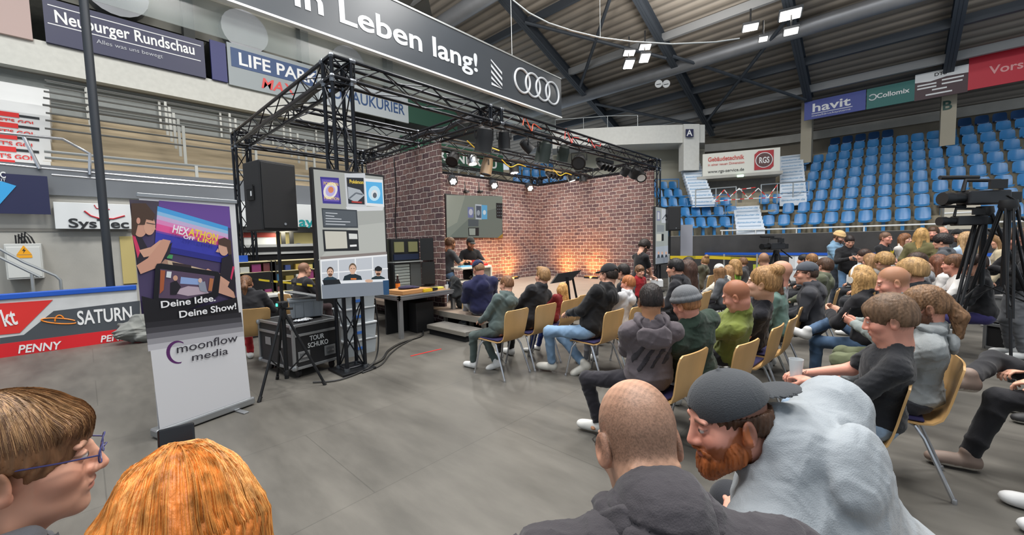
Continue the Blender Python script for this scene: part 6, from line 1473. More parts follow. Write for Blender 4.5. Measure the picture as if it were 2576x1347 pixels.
for x in (.04, 1.18):
    for y in (.04, 1.86): MB().box2((x - .035, y - .035, 0 if x < 1 else ZS + .002), (x + .035, y + .035, .68)).build('leg', ALU, t, bevel=.004)
tag(MB().box2((3.62, 6.5, 0), (4.46, 6.54, .66)).build('black_cloth', mat('molton', '#101012', .95)), 'black cloth hanging under the podium table', 'cloth')
tag(MB().box2((4.02, 6.15, 0), (4.40, 6.40, .55)).build('black_cabinet', mat('cabinet_black', '#121214', .5), bevel=.01), 'black cabinet on the floor under the podium table', 'cabinet')
ZTB = .74
def small(name, label, cat, mb, m, loc, rz=0, **k):
    o = mb.build(name, m, **k); o.location = loc; o.rotation_euler = (0, 0, rz); return tag(o, label, cat)
small('cardboard_sheet', 'brown cardboard box lying flat on the podium table', 'cardboard', MB().box2((0, 0, 0), (.62, .5, .06)), mat('cardboard', '#b98a5a', .8), (3.68, 6.02, ZTB + .008), .1)
S_ = Solid(); S_.ell((0, 0, .03), (.16, .12, .035)); S_.ell((.12, -.03, .02), (.12, .10, .025)); S_.fn = folds(.012, 60, 2)
o = solid_obj('folded_shirt', [(S_, .01)], cloth('#2b2540')); o.location = (3.93, 6.30, ZTB + .065); tag(o, 'dark purple cloth lying on the cardboard on the podium table', 'cloth')
bt = thing('bottle', 'dark bottle with orange label standing on the podium table', 'bottle', (3.95, 6.62, ZTB)); MB().lathe((0, 0, 0), [(.04, 0), (.042, .02), (.042, .17), (.018, .23), (.016, .29), (.017, .30)], 16).build('glass', mat('bottle_brown', '#2c130c', .2), bt, True); MB().lathe((0, 0, .06), [(.0435, 0), (.0435, .09)], 16).build('label', mat('label_orange', '#e07a26', .5), bt, True); MB().lathe((0, 0, .295), [(.018, 0), (.018, .02)], 12).build('cap', mat('cap_white', '#dfdccf', .5), bt)
small('tape_roll', 'yellow and black warning tape pack on the edge of the podium table', 'tape', MB().box2((0, 0, 0), (.20, .10, .05)), mat('tape_yellow', '#e0c02c', .5), (4.12, 6.02, ZTB + .008), .15)
small('black_box', 'flat black box between the yellow packs on the podium table', 'box', MB().box2((0, 0, 0), (.14, .11, .045)), BLACKP, (4.34, 6.06, ZTB + .008), .3)
small('sticky_notes', 'pale yellow pad on the podium table near the brick wall', 'pad', MB().box2((0, 0, 0), (.2, .12, .03)), mat('pad_yellow', '#e6dd6a', .6), (4.5, 6.25, ZTB + .006), -.2)
small('white_cup', 'white paper cup at the right corner of the podium table', 'cup', MB().lathe((0, 0, 0), [(.03, 0), (.038, .08), (.036, .08), (.028, .01)], 14), WHITE, (4.70, 6.12, ZTB), 0, smooth=True)
tc = thing('tool_organiser', 'open black tool organiser with grey drawers in front of the left brick wall', 'cabinet', (4.02, 6.78, ZTB)); BK2 = mat('organiser_black', '#1f2122', .45)
MB().box2((0, 0.08, 0), (.62, .38, .52)).build('body', BK2, tc, bevel=.008); MB().box2((0, .02, .52), (.62, .40, .54)).build('shelf', mat('shelf_grey', '#9aa09f', .5), tc)
for k in range(8): MB().box2((.02, .062, .03 + k * .058), (.34, .08, .03 + k * .058 + .048)).build('drawer', mat('drawer_grey', '#8f9a98', .5), tc, bevel=.003)
MB().box2((.36, .065, .02), (.60, .08, .50)).build('door', mat('organiser_grey', '#4c5152', .5), tc)
MB().box2((0, .12, .54), (.62, .38, .98)).build('upper_body', BK2, tc, bevel=.008)
for x in (.05, .36): MB().box2((x, .09, .72), (x + .2, .12, .92)).build('pocket', mat('pocket_olive', '#8a8a60', .6), tc)
MB().box2((.03, .09, .57), (.58, .12, .68)).build('tray', mat('tray_blue', '#1f2a44', .4), tc)
M = Matrix.Rotation(math.radians(-38), 3, 'Z'); MB().box((.73, .02, .76), (.26, .03, .45), M).build('wing_door', BK2, tc); MB().box((.73, -.0, .28), (.26, .03, .45), M).build('wing_door', BK2, tc); MB().box((-.15, .22, .76), (.28, .03, .44)).build('wing_door', mat('organiser_olive', '#3a3d33', .5), tc); MB().box((-.15, .22, .26), (.28, .03, .48)).build('wing_door', BK2, tc)
for x, z in ((-.2, .84), (-.12, .62)): MB().box((x, .19, z), (.08, .03, .10)).build('pocket', mat('pocket_olive', '#8a8a60', .6), tc)
S_ = Solid(); S_.cap((0, 0, 0), (.10, -.05, -.42), .09, .13, k=.05); S_.cap((0, .02, .02), (-.06, 0, -.25), .08, .10, k=.05); S_.cap((.1, -.05, -.4), (.15, -.06, -.56), .07, .05, k=.04); S_.fn = folds(.03, 34, 3)
o = solid_obj('hanging_jacket', [(S_, .012)], cloth('#26282a')); o.location = (4.84, 6.02, .88); tag(o, 'dark jacket hanging over the corner between podium table and stage', 'jacket')
small('plastic_tub', 'white plastic tub standing on the stage edge behind the man in navy', 'tub', MB().lathe((0, 0, 0), [(.15, 0), (.19, .15), (.205, .15), (.205, .165), (.185, .16), (.145, .012)], 26, Matrix.Diagonal((1.3, .9, 1))), WHITE, (5.38, 6.0, ZS), 0, smooth=True)
cbx = thing('cardboard_box', 'small open cardboard box at the edge of the stage in front of the white tub', 'box', (4.93, 5.72, ZS), .4); MB().box2((0, 0, 0), (.24, .18, .15)).build('body', mat('cardboard2', '#c9a878', .8), cbx); MB().box((.26, .09, .17), (.10, .18, .004), Matrix.Rotation(.6, 3, 'Y')).build('flap', mat('cardboard2', '#c9a878', .8), cbx)
# ------------------------------------------------------------------ stage table, stage monitor
t = thing('show_table', 'white edged show table with grey front panel on the stage', 'table', (5.85, 6.72, ZS)); WTB = mat('table_white', '#e9e4d6', .5)
MB().prism([(-.48, -.25), (.35, -.30), (.48, .0), (.42, .38), (-.42, .42), (-.52, .1)], (0, 0, .70), (1, 0, 0), (0, 1, 0), .045).build('top', WTB, t, bevel=.006)
MB().box2((-.08, -.22, .03), (.38, -.20, .70)).build('front_panel', mat('panel_grey', '#8f8a80', .6), t)
for x in (-.10, .38): MB().box2((x - .02, -.25, 0), (x + .02, -.19, .70)).build('leg', WTB, t)
for x in (-.44, .40): MB().box2((x - .02, .3, 0), (x + .02, .34, .70)).build('leg', WTB, t)
for z in (.16, .42): MB().box2((-.46, -.2, z), (-.1, .3, z + .03)).build('shelf', WTB, t)
zt_ = ZS + .745
small('red_box', 'red box of cards standing on the show table', 'box', MB().box2((-.06, -.04, 0), (.06, .04, .13)), RED, (5.83, 6.62, zt_), .2); small('red_tray', 'red tray lying on the show table in front of the red box', 'tray', MB().box2((-.12, -.07, 0), (.12, .07, .05)), RED, (6.0, 6.52, zt_), .2); small('blue_tray', 'pale blue tray at the left of the show table', 'tray', MB().box2((-.14, -.06, 0), (.14, .06, .03)), mat('tray_paleblue', '#6ab0d8', .5), (5.55, 6.58, zt_), -.1)
small('green_cup', 'clear greenish cup on the show table left of the red box', 'cup', MB().lathe((0, 0, 0), [(.04, 0), (.045, .12)], 14), mat('cup_green', '#9ac0a0', .3), (5.66, 6.80, zt_), 0, smooth=True)
small('tablet', 'dark tablet leaning on the show table', 'tablet', MB().box((0, 0, .08), (.22, .012, .16), Matrix.Rotation(-.6, 3, 'X')), BLACKP, (6.14, 6.72, zt_), -.5)
S_ = Solid(); S_.ell((0, 0, .06), (.13, .10, .07)); S_.ell((.07, .03, .05), (.10, .08, .06)); S_.fn = folds(.03, 60, 6); o = solid_obj('paper_pile', [(S_, .012)], mat('paper_cream', '#e6d9a8', .7)); o.location = (6.12, 6.98, zt_); tag(o, 'heap of cream wrapping paper at the right end of the show table', 'paper')
A, B, C_ = atd(1387, 714, 6.9), atd(1405, 689, 7.0), atd(1463, 680, 7.3); D_ = atd(1437, 706, 7.15)
mo = thing('stage_monitor', 'large dark monitor tilted on a low stand in front of the stage', 'monitor', (C_.x * .5 + A.x * .5, C_.y * .5 + A.y * .5, 0)); o_ = mo.location
n_ = (D_ - A).cross(B - A).normalized(); M4 = MB(); Q = [p - o_ for p in (A, D_, C_, B)]; n_ = n_ if n_.y < 0 else -n_; M4.add(Q + [q - n_ * .04 for q in Q], [(0, 1, 2, 3), (7, 6, 5, 4), (0, 4, 5, 1), (1, 5, 6, 2), (2, 6, 7, 3), (3, 7, 4, 0)]); M4.build('screen_panel', BLACKP, mo)
cM = (A + C_) / 2 - o_; MB().bar(cM, (cM.x + .1, cM.y - .02, .1), .03, 8).bar(cM + Vector((.15, 0, .05)), (cM.x + .32, cM.y - .1, .02), .02, 8).box((cM.x + .15, cM.y, .015), (.6, .4, .03)).build('stand', BLACK, mo)
# ------------------------------------------------------------------ dark desk corner at the left rear
DK = mat('molton', '#101012', .95)
structure(MB().box2((.75, 9.86, 0), (4.8, 9.98, 1.42)).build('partition_black', DK)) if False else None
t = thing('black_counter', 'long black counter with a white top edge behind the left part of the truss', 'counter', (.75, 9.9, 0)); MB().box2((0, 0, 0), (4.1, .5, 1.46)).build('body', DK, t); MB().box2((0, -.02, 1.46), (4.1, .5, 1.52)).build('top', mat('counter_white', '#c9cac6', .5), t); MB().box2((0, -.03, 1.52), (4.1, 0, 1.62)).build('ledge', BLACKP, t); MB().box2((0, -.03, 1.62), (4.1, .4, 1.68)).build('upper_top', mat('counter_white', '#c9cac6', .5), t)
MB().box2((2.45, -.04, 1.02), (2.78, 0, 1.24)).build('socket_plate', mat('plate_grey', '#7d8084', .4, .4), t); MB().box2((2.52, -.05, 1.08), (2.71, -.03, 1.18)).build('socket', BLACKP, t)
a, b = aty(590, 585, 11.3), aty(800, 640, 11.3)
kz = thing('kiosk', 'pale yellow kiosk room behind the black counter', 'kiosk', (a.x, 11.35, b.z)); w_, h_ = b.x - a.x + .3, a.z - b.z
MB().box2((0, .3, 0), (w_, .34, h_ + .1)).build('back_wall', mat('kiosk_yellow', '#d9cc94', .7), kz); MB().box2((0, 0, -.05), (w_, .34, 0)).build('shelf', WHITE, kz); MB().box2((0, -.02, h_), (w_, .34, h_ + .12)).build('top_bar', BLACKP, kz)
for x in (.02, w_ * .46, w_ * .55): MB().box2((x, -.03, -.05), (x + .10, .0, h_)).build('post', BLACKP, kz)
MB().box2((w_ * .10, .1, 0), (w_ * .42, .2, h_ * .8)).build('notice_board', mat('notice_white', '#d0d2d2', .5), kz); MB().box2((w_ * .05, .09, h_ * .8), (w_ * .42, .2, h_)).build('red_strip', mat('kiosk_red', '#9a3228', .5), kz)
area_light('kiosk_lamp', (a.x + w_ / 2, 11.2, a.z + .05), (a.x + w_ / 2, 11.65, b.z), .3, 10, (1, .93, .7))
for px, c, lab, nm in ((730, '#34477c', 'left blue ball on the kiosk shelf', 'exercise_ball'), (751, '#34477c', 'right blue ball on the kiosk shelf', 'exercise_ball'), (742, '#c0282a', 'red ball in front of the blue balls on the kiosk shelf', 'small_ball')):
    p = aty(px, 618, 11.5 if nm[0] == 'e' else 11.38); rr_ = .155 if nm[0] == 'e' else .09; o = MB().lathe((0, 0, 0), [(rr_ * math.sin(a_), -rr_ * math.cos(a_)) for a_ in [math.pi * i / 12 for i in range(13)]], 20).build(nm, mat('ball_' + c, c, .3), smooth=True); o.location = (p.x, p.y, b.z + rr_); tag(o, lab, 'ball')
dt = thing('work_desk', 'white topped work desk behind the flight case', 'desk', (1.65, 8.2, 0)); MB().box2((0, 0, .70), (1.9, .7, .74)).build('top', mat('desk_white', '#cfd0cc', .5), dt)
for x in (.05, 1.85):
    for y in (.05, .65): MB().box2((x - .025, y - .025, 0), (x + .025, y + .025, .70)).build('leg', BLACK, dt)
MB().box2((0.02, .0, .1), (1.88, .02, .69)).build('modesty_panel', DK, dt)
rr = random.Random(5)
sh_ = thing('goods_shelf', 'shelf of small goods boxes standing on the work desk', 'shelf', (1.9, 8.62, .74)); MB().box2((0, .2, 0), (1.75, .24, .62)).build('back', mat('shelf_cream', '#a99f78', .6), sh_)
for z in (0, .2, .4, .6): MB().box2((0, 0, z), (1.75, .2, z + .015)).build('board', mat('shelf_cream2', '#c9bf98', .6), sh_)
for x in (0, .55, .62, 1.74): MB().box2((x - .01, 0, 0), (x + .01, .2, .62)).build('side', BLACKP, sh_)
cols = ['#8a7a3a', '#d0c070', '#3a4a7a', '#6a3a3a', '#c8c8c0', '#3a6a8a', '#b89a4a', '#22252a', '#8a3a6a']
for z in (.015, .215, .415):
    for i in range(9):
        hgt = rr.uniform(.09, .17); c_ = cols[(i * 4 + int(z * 10)) % 9]; x = .04 + i * .19
        cn = {'#8a7a3a': 'olive', '#d0c070': 'sand', '#3a4a7a': 'blue', '#6a3a3a': 'maroon', '#c8c8c0': 'pale', '#3a6a8a': 'teal', '#b89a4a': 'ochre', '#22252a': 'black', '#8a3a6a': 'purple'}[c_]
        small('goods_box', '%s goods box on the %s board of the desk shelf' % (cn, {.015: 'lowest', .215: 'middle', .415: 'top'}[z]), 'box', MB().box2((0, 0, 0), (rr.uniform(.09, .15), .12, hgt)), mat('goods' + c_, c_, .5), (1.9 + x, 8.65, .74 + z))
small('computer_screen', 'black computer screen on the work desk seen from behind', 'screen', MB().box2((-.22, 0, .1), (.22, .04, .42)).box2((-.03, 0, 0), (.03, .03, .1)).box2((-.1, -.06, 0), (.1, .08, .01)), BLACKP, (2.15, 8.35, .74), .2)
for x, y, z, lab, c_ in ((1.99, 8.72, 1.392, 'left', '#2554b8'), (3.42, 8.72, 1.356, 'right', '#2554b8')): small('blue_crate', 'small bright blue crate at the %s end of the goods shelf' % lab, 'crate', MB().box2((-.09, -.05, 0), (.09, .05, .12)), mat('crate_blue', c_, .5), (x, y, z - .036 if lab == 'left' else z - .0))
# yellow and black chain between posts
def tape(label, pts, w, cols, seg, name='barrier_tape', cat='tape'):
    t = thing(name, label, cat, pts[0]); o = Vector(pts[0])
    for p, q in zip(pts[:-1], pts[1:]):
        p, q = Vector(p), Vector(q); n_ = max(1, int((q - p).length / seg))
        for j in range(n_):
            a, b = p.lerp(q, j / n_) - o, p.lerp(q, (j + 1) / n_) - o; MB().quad(a, b, b + Vector((0, 0, w)), a + Vector((0, 0, w))).quad(a + Vector((.004, .004, 0)), b + Vector((.004, .004, 0)), b + Vector((.004, .004, w)), a + Vector((.004, .004, w))).build('tape_strip', cols[j % len(cols)], t)
YE = mat('tape_yellow2', '#d8bd28', .5)
tape('yellow and black barrier tape sagging in front of the dark desk', [atd(617, 702, 7.2), atd(668, 709, 7.2), atd(720, 714, 7.0), atd(800, 724, 6.8)], .035, [YE, BLACKP], .10)
tape('yellow barrier tape stretched behind the audience on the right', [atd(1686, 652, 9.4), atd(1790, 652, 9.8), atd(1908, 657, 10)], .075, [YE, YE, mat('tape_olive', '#a89a20', .5)], .22)
for px, lab in ((1686, 'left'), (1825, 'middle'), (1908, 'right')): p = atd(px, 650, 9.4 if px < 1700 else 9.9); tag(MB().bar((p.x, p.y + .03, 0), (p.x, p.y + .03, p.z + .1), .02, 8).lathe((p.x, p.y + .03, 0), [(.14, 0), (.14, .02), (.03, .05)], 14).build('barrier_post', GREYM), '%s grey post holding the yellow barrier tape' % lab, 'post')
# ------------------------------------------------------------------ things on the floor
cable('thick black cable running across the floor from the front column to the stage', [(2.45, 4.95, .018), (2.75, 5.1, .018), (3.05, 5.45, .018), (3.45, 5.72, .018), (3.9, 5.85, .018), (4.15, 6.15, .018)], .016, '#191a1c')
cable('thinner black cable lying beside the thick one on the floor', [(2.3, 4.78, .012), (2.62, 4.9, .012), (3.0, 5.3, .012), (3.4, 5.62, .012), (4.0, 5.95, .012)], .010, '#202124')
cable('black cable hanging from the upright screen down to the front column foot', [(2.62, 4.98, .9), (2.66, 5.0, .5), (2.6, 4.95, .15), (2.42, 4.86, .03), (2.0, 4.74, .015), (1.75, 4.9, .015)], .010, '#1a1a1c')
cable('black cable hanging down the left brick wall', [(4.84, 8.05, 3.5), (4.83, 8.0, 2.8), (4.83, 8.1, 2.0), (4.83, 8.0, 1.2)], .012, '#141416')
a, b = atz(1033, 896, .006), atz(1110, 878, .006); small('tape_strip', 'short red tape strip stuck on the floor in front of the stage step', 'tape', MB().box2((0, -.012, 0), ((b - a).length, .012, .004)), RED, a - Vector((0, 0, .005)), math.atan2(b.y - a.y, b.x - a.x))
S_ = Solid(); S_.ell((0, 0, .2), (.30, .22, .20)); S_.ell((.05, 0, .36), (.16, .14, .14)); S_.ell((.1, -.16, .1), (.16, .12, .10)); S_.fn = folds(.05, 26, 9); o = solid_obj('grey_jacket_heap', [(S_, .014)], cloth('#7d7f7b')); p = aty(345, 850, 9.62); o.location = (p.x, p.y, .005); tag(o, 'heap of a grey jacket on the floor against the rink boards', 'jacket')
# ------------------------------------------------------------------ cameras on tripods
def tripod(label, c, hz, spread=.55, az=0.3, r=.016, name='tripod'):
    t = thing(name, label, 'tripod', (c.x, c.y, 0)); MB().tube([(0, 0, hz * .5), (0, 0, hz)], .03, 10).build('centre_column', BLACK, t, True); MB().lathe((0, 0, hz - .12), [(.06, 0), (.08, .05), (.07, .12)], 14).build('head', BLACKP, t, True)
    for k in range(3):
        a = az + k * 2.094; f = Vector((math.cos(a) * spread, math.sin(a) * spread, .01)); tp = Vector((math.cos(a) * .05, math.sin(a) * .05, hz - .08)); sd = Vector((-math.sin(a), math.cos(a), 0)) * .03
        l_ = MB().bar(tp + sd, f.lerp(tp, .35) + sd * .6, r, 8).bar(tp - sd, f.lerp(tp, .35) - sd * .6, r, 8).bar(f.lerp(tp, .4), f, r * 1.1, 8).build('leg', BLACK, t, True); MB().box(f + Vector((0, 0, .01)), (.05, .05, .03)).build('foot', BLACKP, l_)
        MB().bar(f.lerp(tp, .42), (0, 0, hz * .52), r * .6, 6).build('spreader', BLACK, t)
    return t
def camcorder(label, p, az, s=1.0):
    t = thing('camcorder', label, 'camera', p, az); t.scale = (s, s, s)
    MB().box2((-.07, -.18, .0), (.07, .22, .14)).build('body', mat('camera_black', '#1b1b1e', .4), t, bevel=.015); MB().lathe((0, .22, .07), [(.05, 0), (.055, .10), (.065, .12), (.065, .2), (.055, .2)], 18, Matrix.Rotation(-math.pi / 2, 3, 'X')).build('lens', BLACK, t, True)
    MB().tube([(0, -.15, .14), (0, -.13, .24), (0, .2, .25), (0, .22, .14)], .018, 8).build('handle', BLACKP, t, True); MB().tube([(.03, .05, .28), (.03, .42, .29)], .022, 10).build('microphone', BLACKP, t, True); MB().box2((-.10, -.1, .15), (-.075, .06, .24)).build('viewfinder', BLACKP, t); MB().box2((-.05, -.3, .01), (.05, -.18, .12)).build('battery', BLACKP, t, bevel=.01); MB().bar((.05, -.2, -.02), (.12, -.62, -.22), .014, 8).build('pan_bar', BLACK, t, True)
    return t
c = atd(2478, 515, 4.7); tripod('tall black camera tripod with long legs at the right side', Vector((c.x, c.y, 0)), c.z - .02, .62, .5); camcorder('black camcorder with a microphone on the tall tripod at the right side', c, math.radians(40), 1.15)
camcorder('second black video camera mounted low on the tall tripod head', c + Vector((-.12, .12, -.24)), math.radians(38), .8)
c2 = atd(2532, 600, 4.5); tripod('second slimmer black tripod beside the tall camera tripod', Vector((c2.x, c2.y, 0)), 1.95, .45, 1.1, .012)
c = atd(1953, 628, 11.5); tripod('small looking black tripod in front of the dark right wall', Vector((c.x, c.y, 0)), c.z - .02, .5, .2); camcorder('black camcorder on the distant tripod in front of the dark wall', c, math.radians(60), 1.3)
cable('black cable hanging in a bow from the camcorder at the right side', [atd(2535, 492, 4.6), atd(2565, 520, 4.6), atd(2560, 600, 4.6), atd(2545, 680, 4.6)], .008, '#161618')
# silver cases
for (px, py), tz, lab, sz, rz in (((2545, 760), .74, 'upper silver flight case at the right edge behind the tripods', (.75, .55, .36), -.7), ((2545, 800), .36, 'lower silver and black flight case at the right edge behind the tripods', (.8, .6, .36), -.7)):
    p = atd(2605, 800, 5.1); t = thing('flight_case', lab, 'case', (p.x + .25, p.y - .1, tz - .36), rz); w, d, h = sz
    MB().box2((-w / 2, -d / 2, 0.01), (w / 2, d / 2, h)).build('body', mat('case_silver', '#a3a6a8', .4, .4) if tz > .5 else mat('case_black', '#1a1a1c', .55, bump=.15, bscale=200), t); e = MB()
    for x in (-w / 2, w / 2):
        for y in (-d / 2, d / 2): e.box((x, y, h / 2), (.04, .04, h))
    for z in (.02, h - .02):
        for y in (-d / 2, d / 2): e.box((0, y, z), (w, .04, .04))
        for x in (-w / 2, w / 2): e.box((x, 0, z), (.04, d, .04))
    e.build('edge', ALU, t, bevel=.004); MB().box2((-.1, -d / 2 - .03, h * .4), (.1, -d / 2 - .01, h * .6)).build('latch', CHROME, t)
# grey roll-up / partition at the far right of the stage
p = atd(1727, 640, 12.3); t = thing('display_panel', 'tall narrow grey display panel behind the right loudspeaker', 'panel', (p.x, p.y, 0), math.radians(-45)); MB().box2((-.19, 0, 0), (.19, .04, 2.0)).build('panel', mat('panel_lilac', '#8f9099', .5), t); MB().box2((-.25, -.1, 0), (.25, .14, .03)).build('base', GREYM, t)
# arena floodlight clusters
LEDF = mat('flood_led', '#fffaf0', .4, emit=14)
def flood(label, px, py, t_, w, h, tilt):
    p = atd(px, py, t_); t = thing('flood_light', label, 'lamp', p); d = (CO - p).normalized() * .55 + Vector((tilt, 0, -.9)); M = d.to_track_quat('-Z', 'Y').to_matrix()
    MB().box((0, 0, .12) if False else M @ Vector((0, 0, .06)), (w, h, .1), M).build('housing', mat('flood_grey', '#5d6064', .4, .5), t); MB().box(M @ Vector((0, 0, 0)), (w * .86, h * .86, .02), M).build('led_panel', LEDF, t); MB().bar(M @ Vector((0, 0, .1)), M @ Vector((0, 0, .1)) + Vector((0, 0, .6)), .03, 6).build('bracket', BLACK, t)
for i, (px, py, w, h) in enumerate(((1583, 134, .5, .34), (1623, 119, .5, .34), (1582, 163, .42, .55), (1622, 147, .42, .55))): flood('bright floodlight in the left cluster under the roof, %s' % ('upper left', 'upper right', 'lower left', 'lower right')[i], px, py, 17, w, h, .2)
for i, (px, py, w, h) in enumerate(((1888, 70, .55, .38), (1988, 38, .75, .55), (1990, 80, .5, .36), (1920, 99, .3, .26))): flood('bright floodlight in the right cluster under the roof, %s' % ('leftmost', 'biggest at the top', 'right one below the biggest', 'smallest at the bottom')[i], px, py, 15, w, h, .2)
for i, px in enumerate((1657, 1676)):
    p = atd(px, 211, 19); M = (CO - p).to_track_quat('Z', 'Y').to_matrix(); t = thing('round_sign', '%s of two round white signs hanging under the roof' % ('left', 'right')[i], 'sign', p); MB().lathe((0, 0, 0), [(.17, 0), (.17, .04)], 24, M).build('disc', WHITE, t); MB().box(M @ Vector((0, -.02, .045)), (.2, .03, .006), M).build('print', TXT, t)
# ------------------------------------------------------------------ plywood chairs
PLY = mat('beech_plywood', '#cfa56d', 0.42, var=0.10, vscale=5, stretch=(1, 1, .25)); PLYE = mat('ply_edge', '#b98c56', .5); PAD = mat('seat_pad_violet', '#241f4a', .8)
def shell_mesh():
    prof = [(.225, .415, .17), (.215, .432, .185), (.17, .442, .20), (.02, .436, .20), (-.11, .432, .196), (-.165, .442, .19), (-.205, .475, .184), (-.225, .53, .182), (-.24, .60, .19), (-.258, .70, .202), (-.272, .77, .206), (-.281, .805, .196), (-.284, .820, .170)]
    n = 9; th = .011; V = []; 
    for side in (0, 1):
        for i, (y, z, w) in enumerate(prof):
            a = prof[max(i - 1, 0)]; b = prof[min(i + 1, len(prof) - 1)]; ty, tz = b[0] - a[0], b[1] - a[1]; L = math.hypot(ty, tz); ny, nz = tz / L, -ty / L
            for k in range(n):
                u = -1 + 2 * k / (n - 1); dish = .016 * (1 - u * u) * (1 if i > 6 else .35)
                V.append((u * w, y + ny * (th * (side - .5) * -1) - (dish if i > 6 else 0), z + nz * (th * (side - .5) * -1) - (dish if i <= 6 else 0)))
    m = len(prof); F = []
    for i in range(m - 1):
        for k in range(n - 1):
            a = i * n + k; F.append((a, a + 1, a + n + 1, a + n)); a += m * n; F.append((a, a + n, a + n + 1, a + 1))
    ring = [k for k in range(n)] + [i * n + n - 1 for i in range(1, m)] + [(m - 1) * n + k for k in range(n - 2, -1, -1)] + [i * n for i in range(m - 2, 0, -1)]
    for i in range(len(ring)): a, b = ring[i], ring[(i + 1) % len(ring)]; F.append((a, a + m * n, b + m * n, b))
    return MB().add(V, F)
def make_chair():
    t = bpy.data.objects.new('plywood_chair', None)
    shell_mesh().build('seat_shell', PLY, t, True)
    S_ = MB(); S_.prism([(-.185, -.13), (.185, -.13), (.19, .17), (.17, .205), (-.17, .205), (-.19, .17)], (0, 0, .443), (1, 0, 0), (0, 1, 0), .016); S_.build('seat_pad', PAD, t, bevel=.006)
    for sx in (-1, 1):
        MB().lathe((sx * .225, .255, 0), [(.014, 0), (.015, .02), (.012, .03)], 8).tube([(sx * .14, .10, .425), (sx * .185, .13, .418), (sx * .205, .17, .36), (sx * .225, .255, .008)], .0115, 8).build('leg', CHROME, t, True)
        MB().lathe((sx * .225, -.262, 0), [(.014, 0), (.015, .02), (.012, .03)], 8).tube([(sx * .14, -.06, .420), (sx * .185, -.09, .412), (sx * .205, -.13, .35), (sx * .225, -.262, .008)], .0115, 8).build('leg', CHROME, t, True)
    f = MB(); f.bar((-.15, .10, .424), (.15, .10, .424), .010, 8).bar((-.15, -.06, .419), (.15, -.06, .419), .010, 8).bar((-.14, .10, .424), (-.14, -.06, .419), .010, 8).bar((.14, .10, .424), (.14, -.06, .419), .010, 8)
    f.build('seat_frame', CHROME, t, True)
    return t
CH0 = make_chair(); nch = 0
def chair(x, y, label, rz=0.0):
    global nch
    if nch == 0: COL.objects.link(CH0); t = CH0
    else: t = copy_tree(CH0)
    nch += 1; t.location = (x, y, 0); t.rotation_euler = (0, 0, math.radians(rz)); tag(t, label, 'chair', 'beech chairs of the audience'); return t
# ------------------------------------------------------------------ placing people from where their head is seen
def depth_of(p): q = Vector(p) - CO; return (q.x * math.sin(YAW) + q.y * math.cos(YAW)) * math.cos(PIT) - q.z * math.sin(PIT)
def hor(px): return 607.5 + (px - 1288) * -0.02374
def seated(label, head, xy=None, t=None, s=None, face=90.0, nod=0.15, lim=(.66, 1.09), zs=.46, **k):
    """head=(px,py) in the photo; xy = where the seat is (or worked out from the head height for scale s)"""
    fv = Vector((math.cos(math.radians(face)), math.sin(math.radians(face)), 0)); s0 = s or 1.0
    if xy is None:
        H = atz(head[0], head[1], zs + .745 * s0) if t is None else atd(head[0], head[1], t)
        xy = (H - fv * (.09 + .06 * nod) * s0).xy
    elif t is None: t = depth_of((xy[0] + fv.x * .14, xy[1] + fv.y * .14, 1.2)); H = atd(head[0], head[1], t)
    else: H = atd(head[0], head[1], t)
    L = (H - Vector((xy[0], xy[1], zs))); sc = s or max(lim[0], min(lim[1], (L.length - .01) / .757))
    r = math.radians(face - 90); lx = L.x * math.cos(r) + L.y * math.sin(r); ly = -L.x * math.sin(r) + L.y * math.cos(r)
    ly -= (.035 + .06 * max(nod, 0)) * sc; lz = L.z - .095 * sc
    lean = math.atan2(ly, lz); side = math.atan2(lx, math.hypot(lz, ly))
    tt = t or depth_of(H); k.setdefault('h', max(.0075, min(.019, .0026 * tt))); k.setdefault('hh', max(.0045, min(.0115, .0014 * tt)))
    return person(label, (xy[0], xy[1]), face=face, s=sc, lean=max(-.25, min(1.2, lean)), side=max(-.5, min(.5, side)), nod=nod, seat=zs, **k)
def standing(label, head, t, face, nod=0.15, s=None, zf=0.0, **k):
    H = atd(head[0], head[1], t); sc = s or (H.z - zf) / 1.606; fv = Vector((math.cos(math.radians(face)), math.sin(math.radians(face)), 0))
    p = H - fv * (.05 + .06 * max(nod, 0)) * sc; k.setdefault('h', max(.0075, min(.019, .0024 * t))); k.setdefault('hh', max(.0045, min(.0115, .0014 * t)))
    k.setdefault('lean', .02); return person(label, (p.x - math.sin(k['lean']) * .6 * fv.x * sc, p.y - math.sin(k['lean']) * .6 * fv.y * sc), pose='stand', face=face, s=sc, zoff=zf, nod=nod, **k)
def phone(inf, label, side=1, name='phone', size=(.072, .008, .15), tilt=.5):
    w = inf['wr'][side] + inf['hdir'][side] * .09; p = inf['w'](w + V3(-side * .03, .0, .03)); o = MB().box((0, 0, 0), size, Matrix.Rotation(tilt, 3, 'X')).build(name, mat('phone_black', '#15161a', .25), bevel=.003)
    o.location = p; o.rotation_euler = (0, 0, inf['root'].rotation_euler.z); return tag(o, label, 'phone')
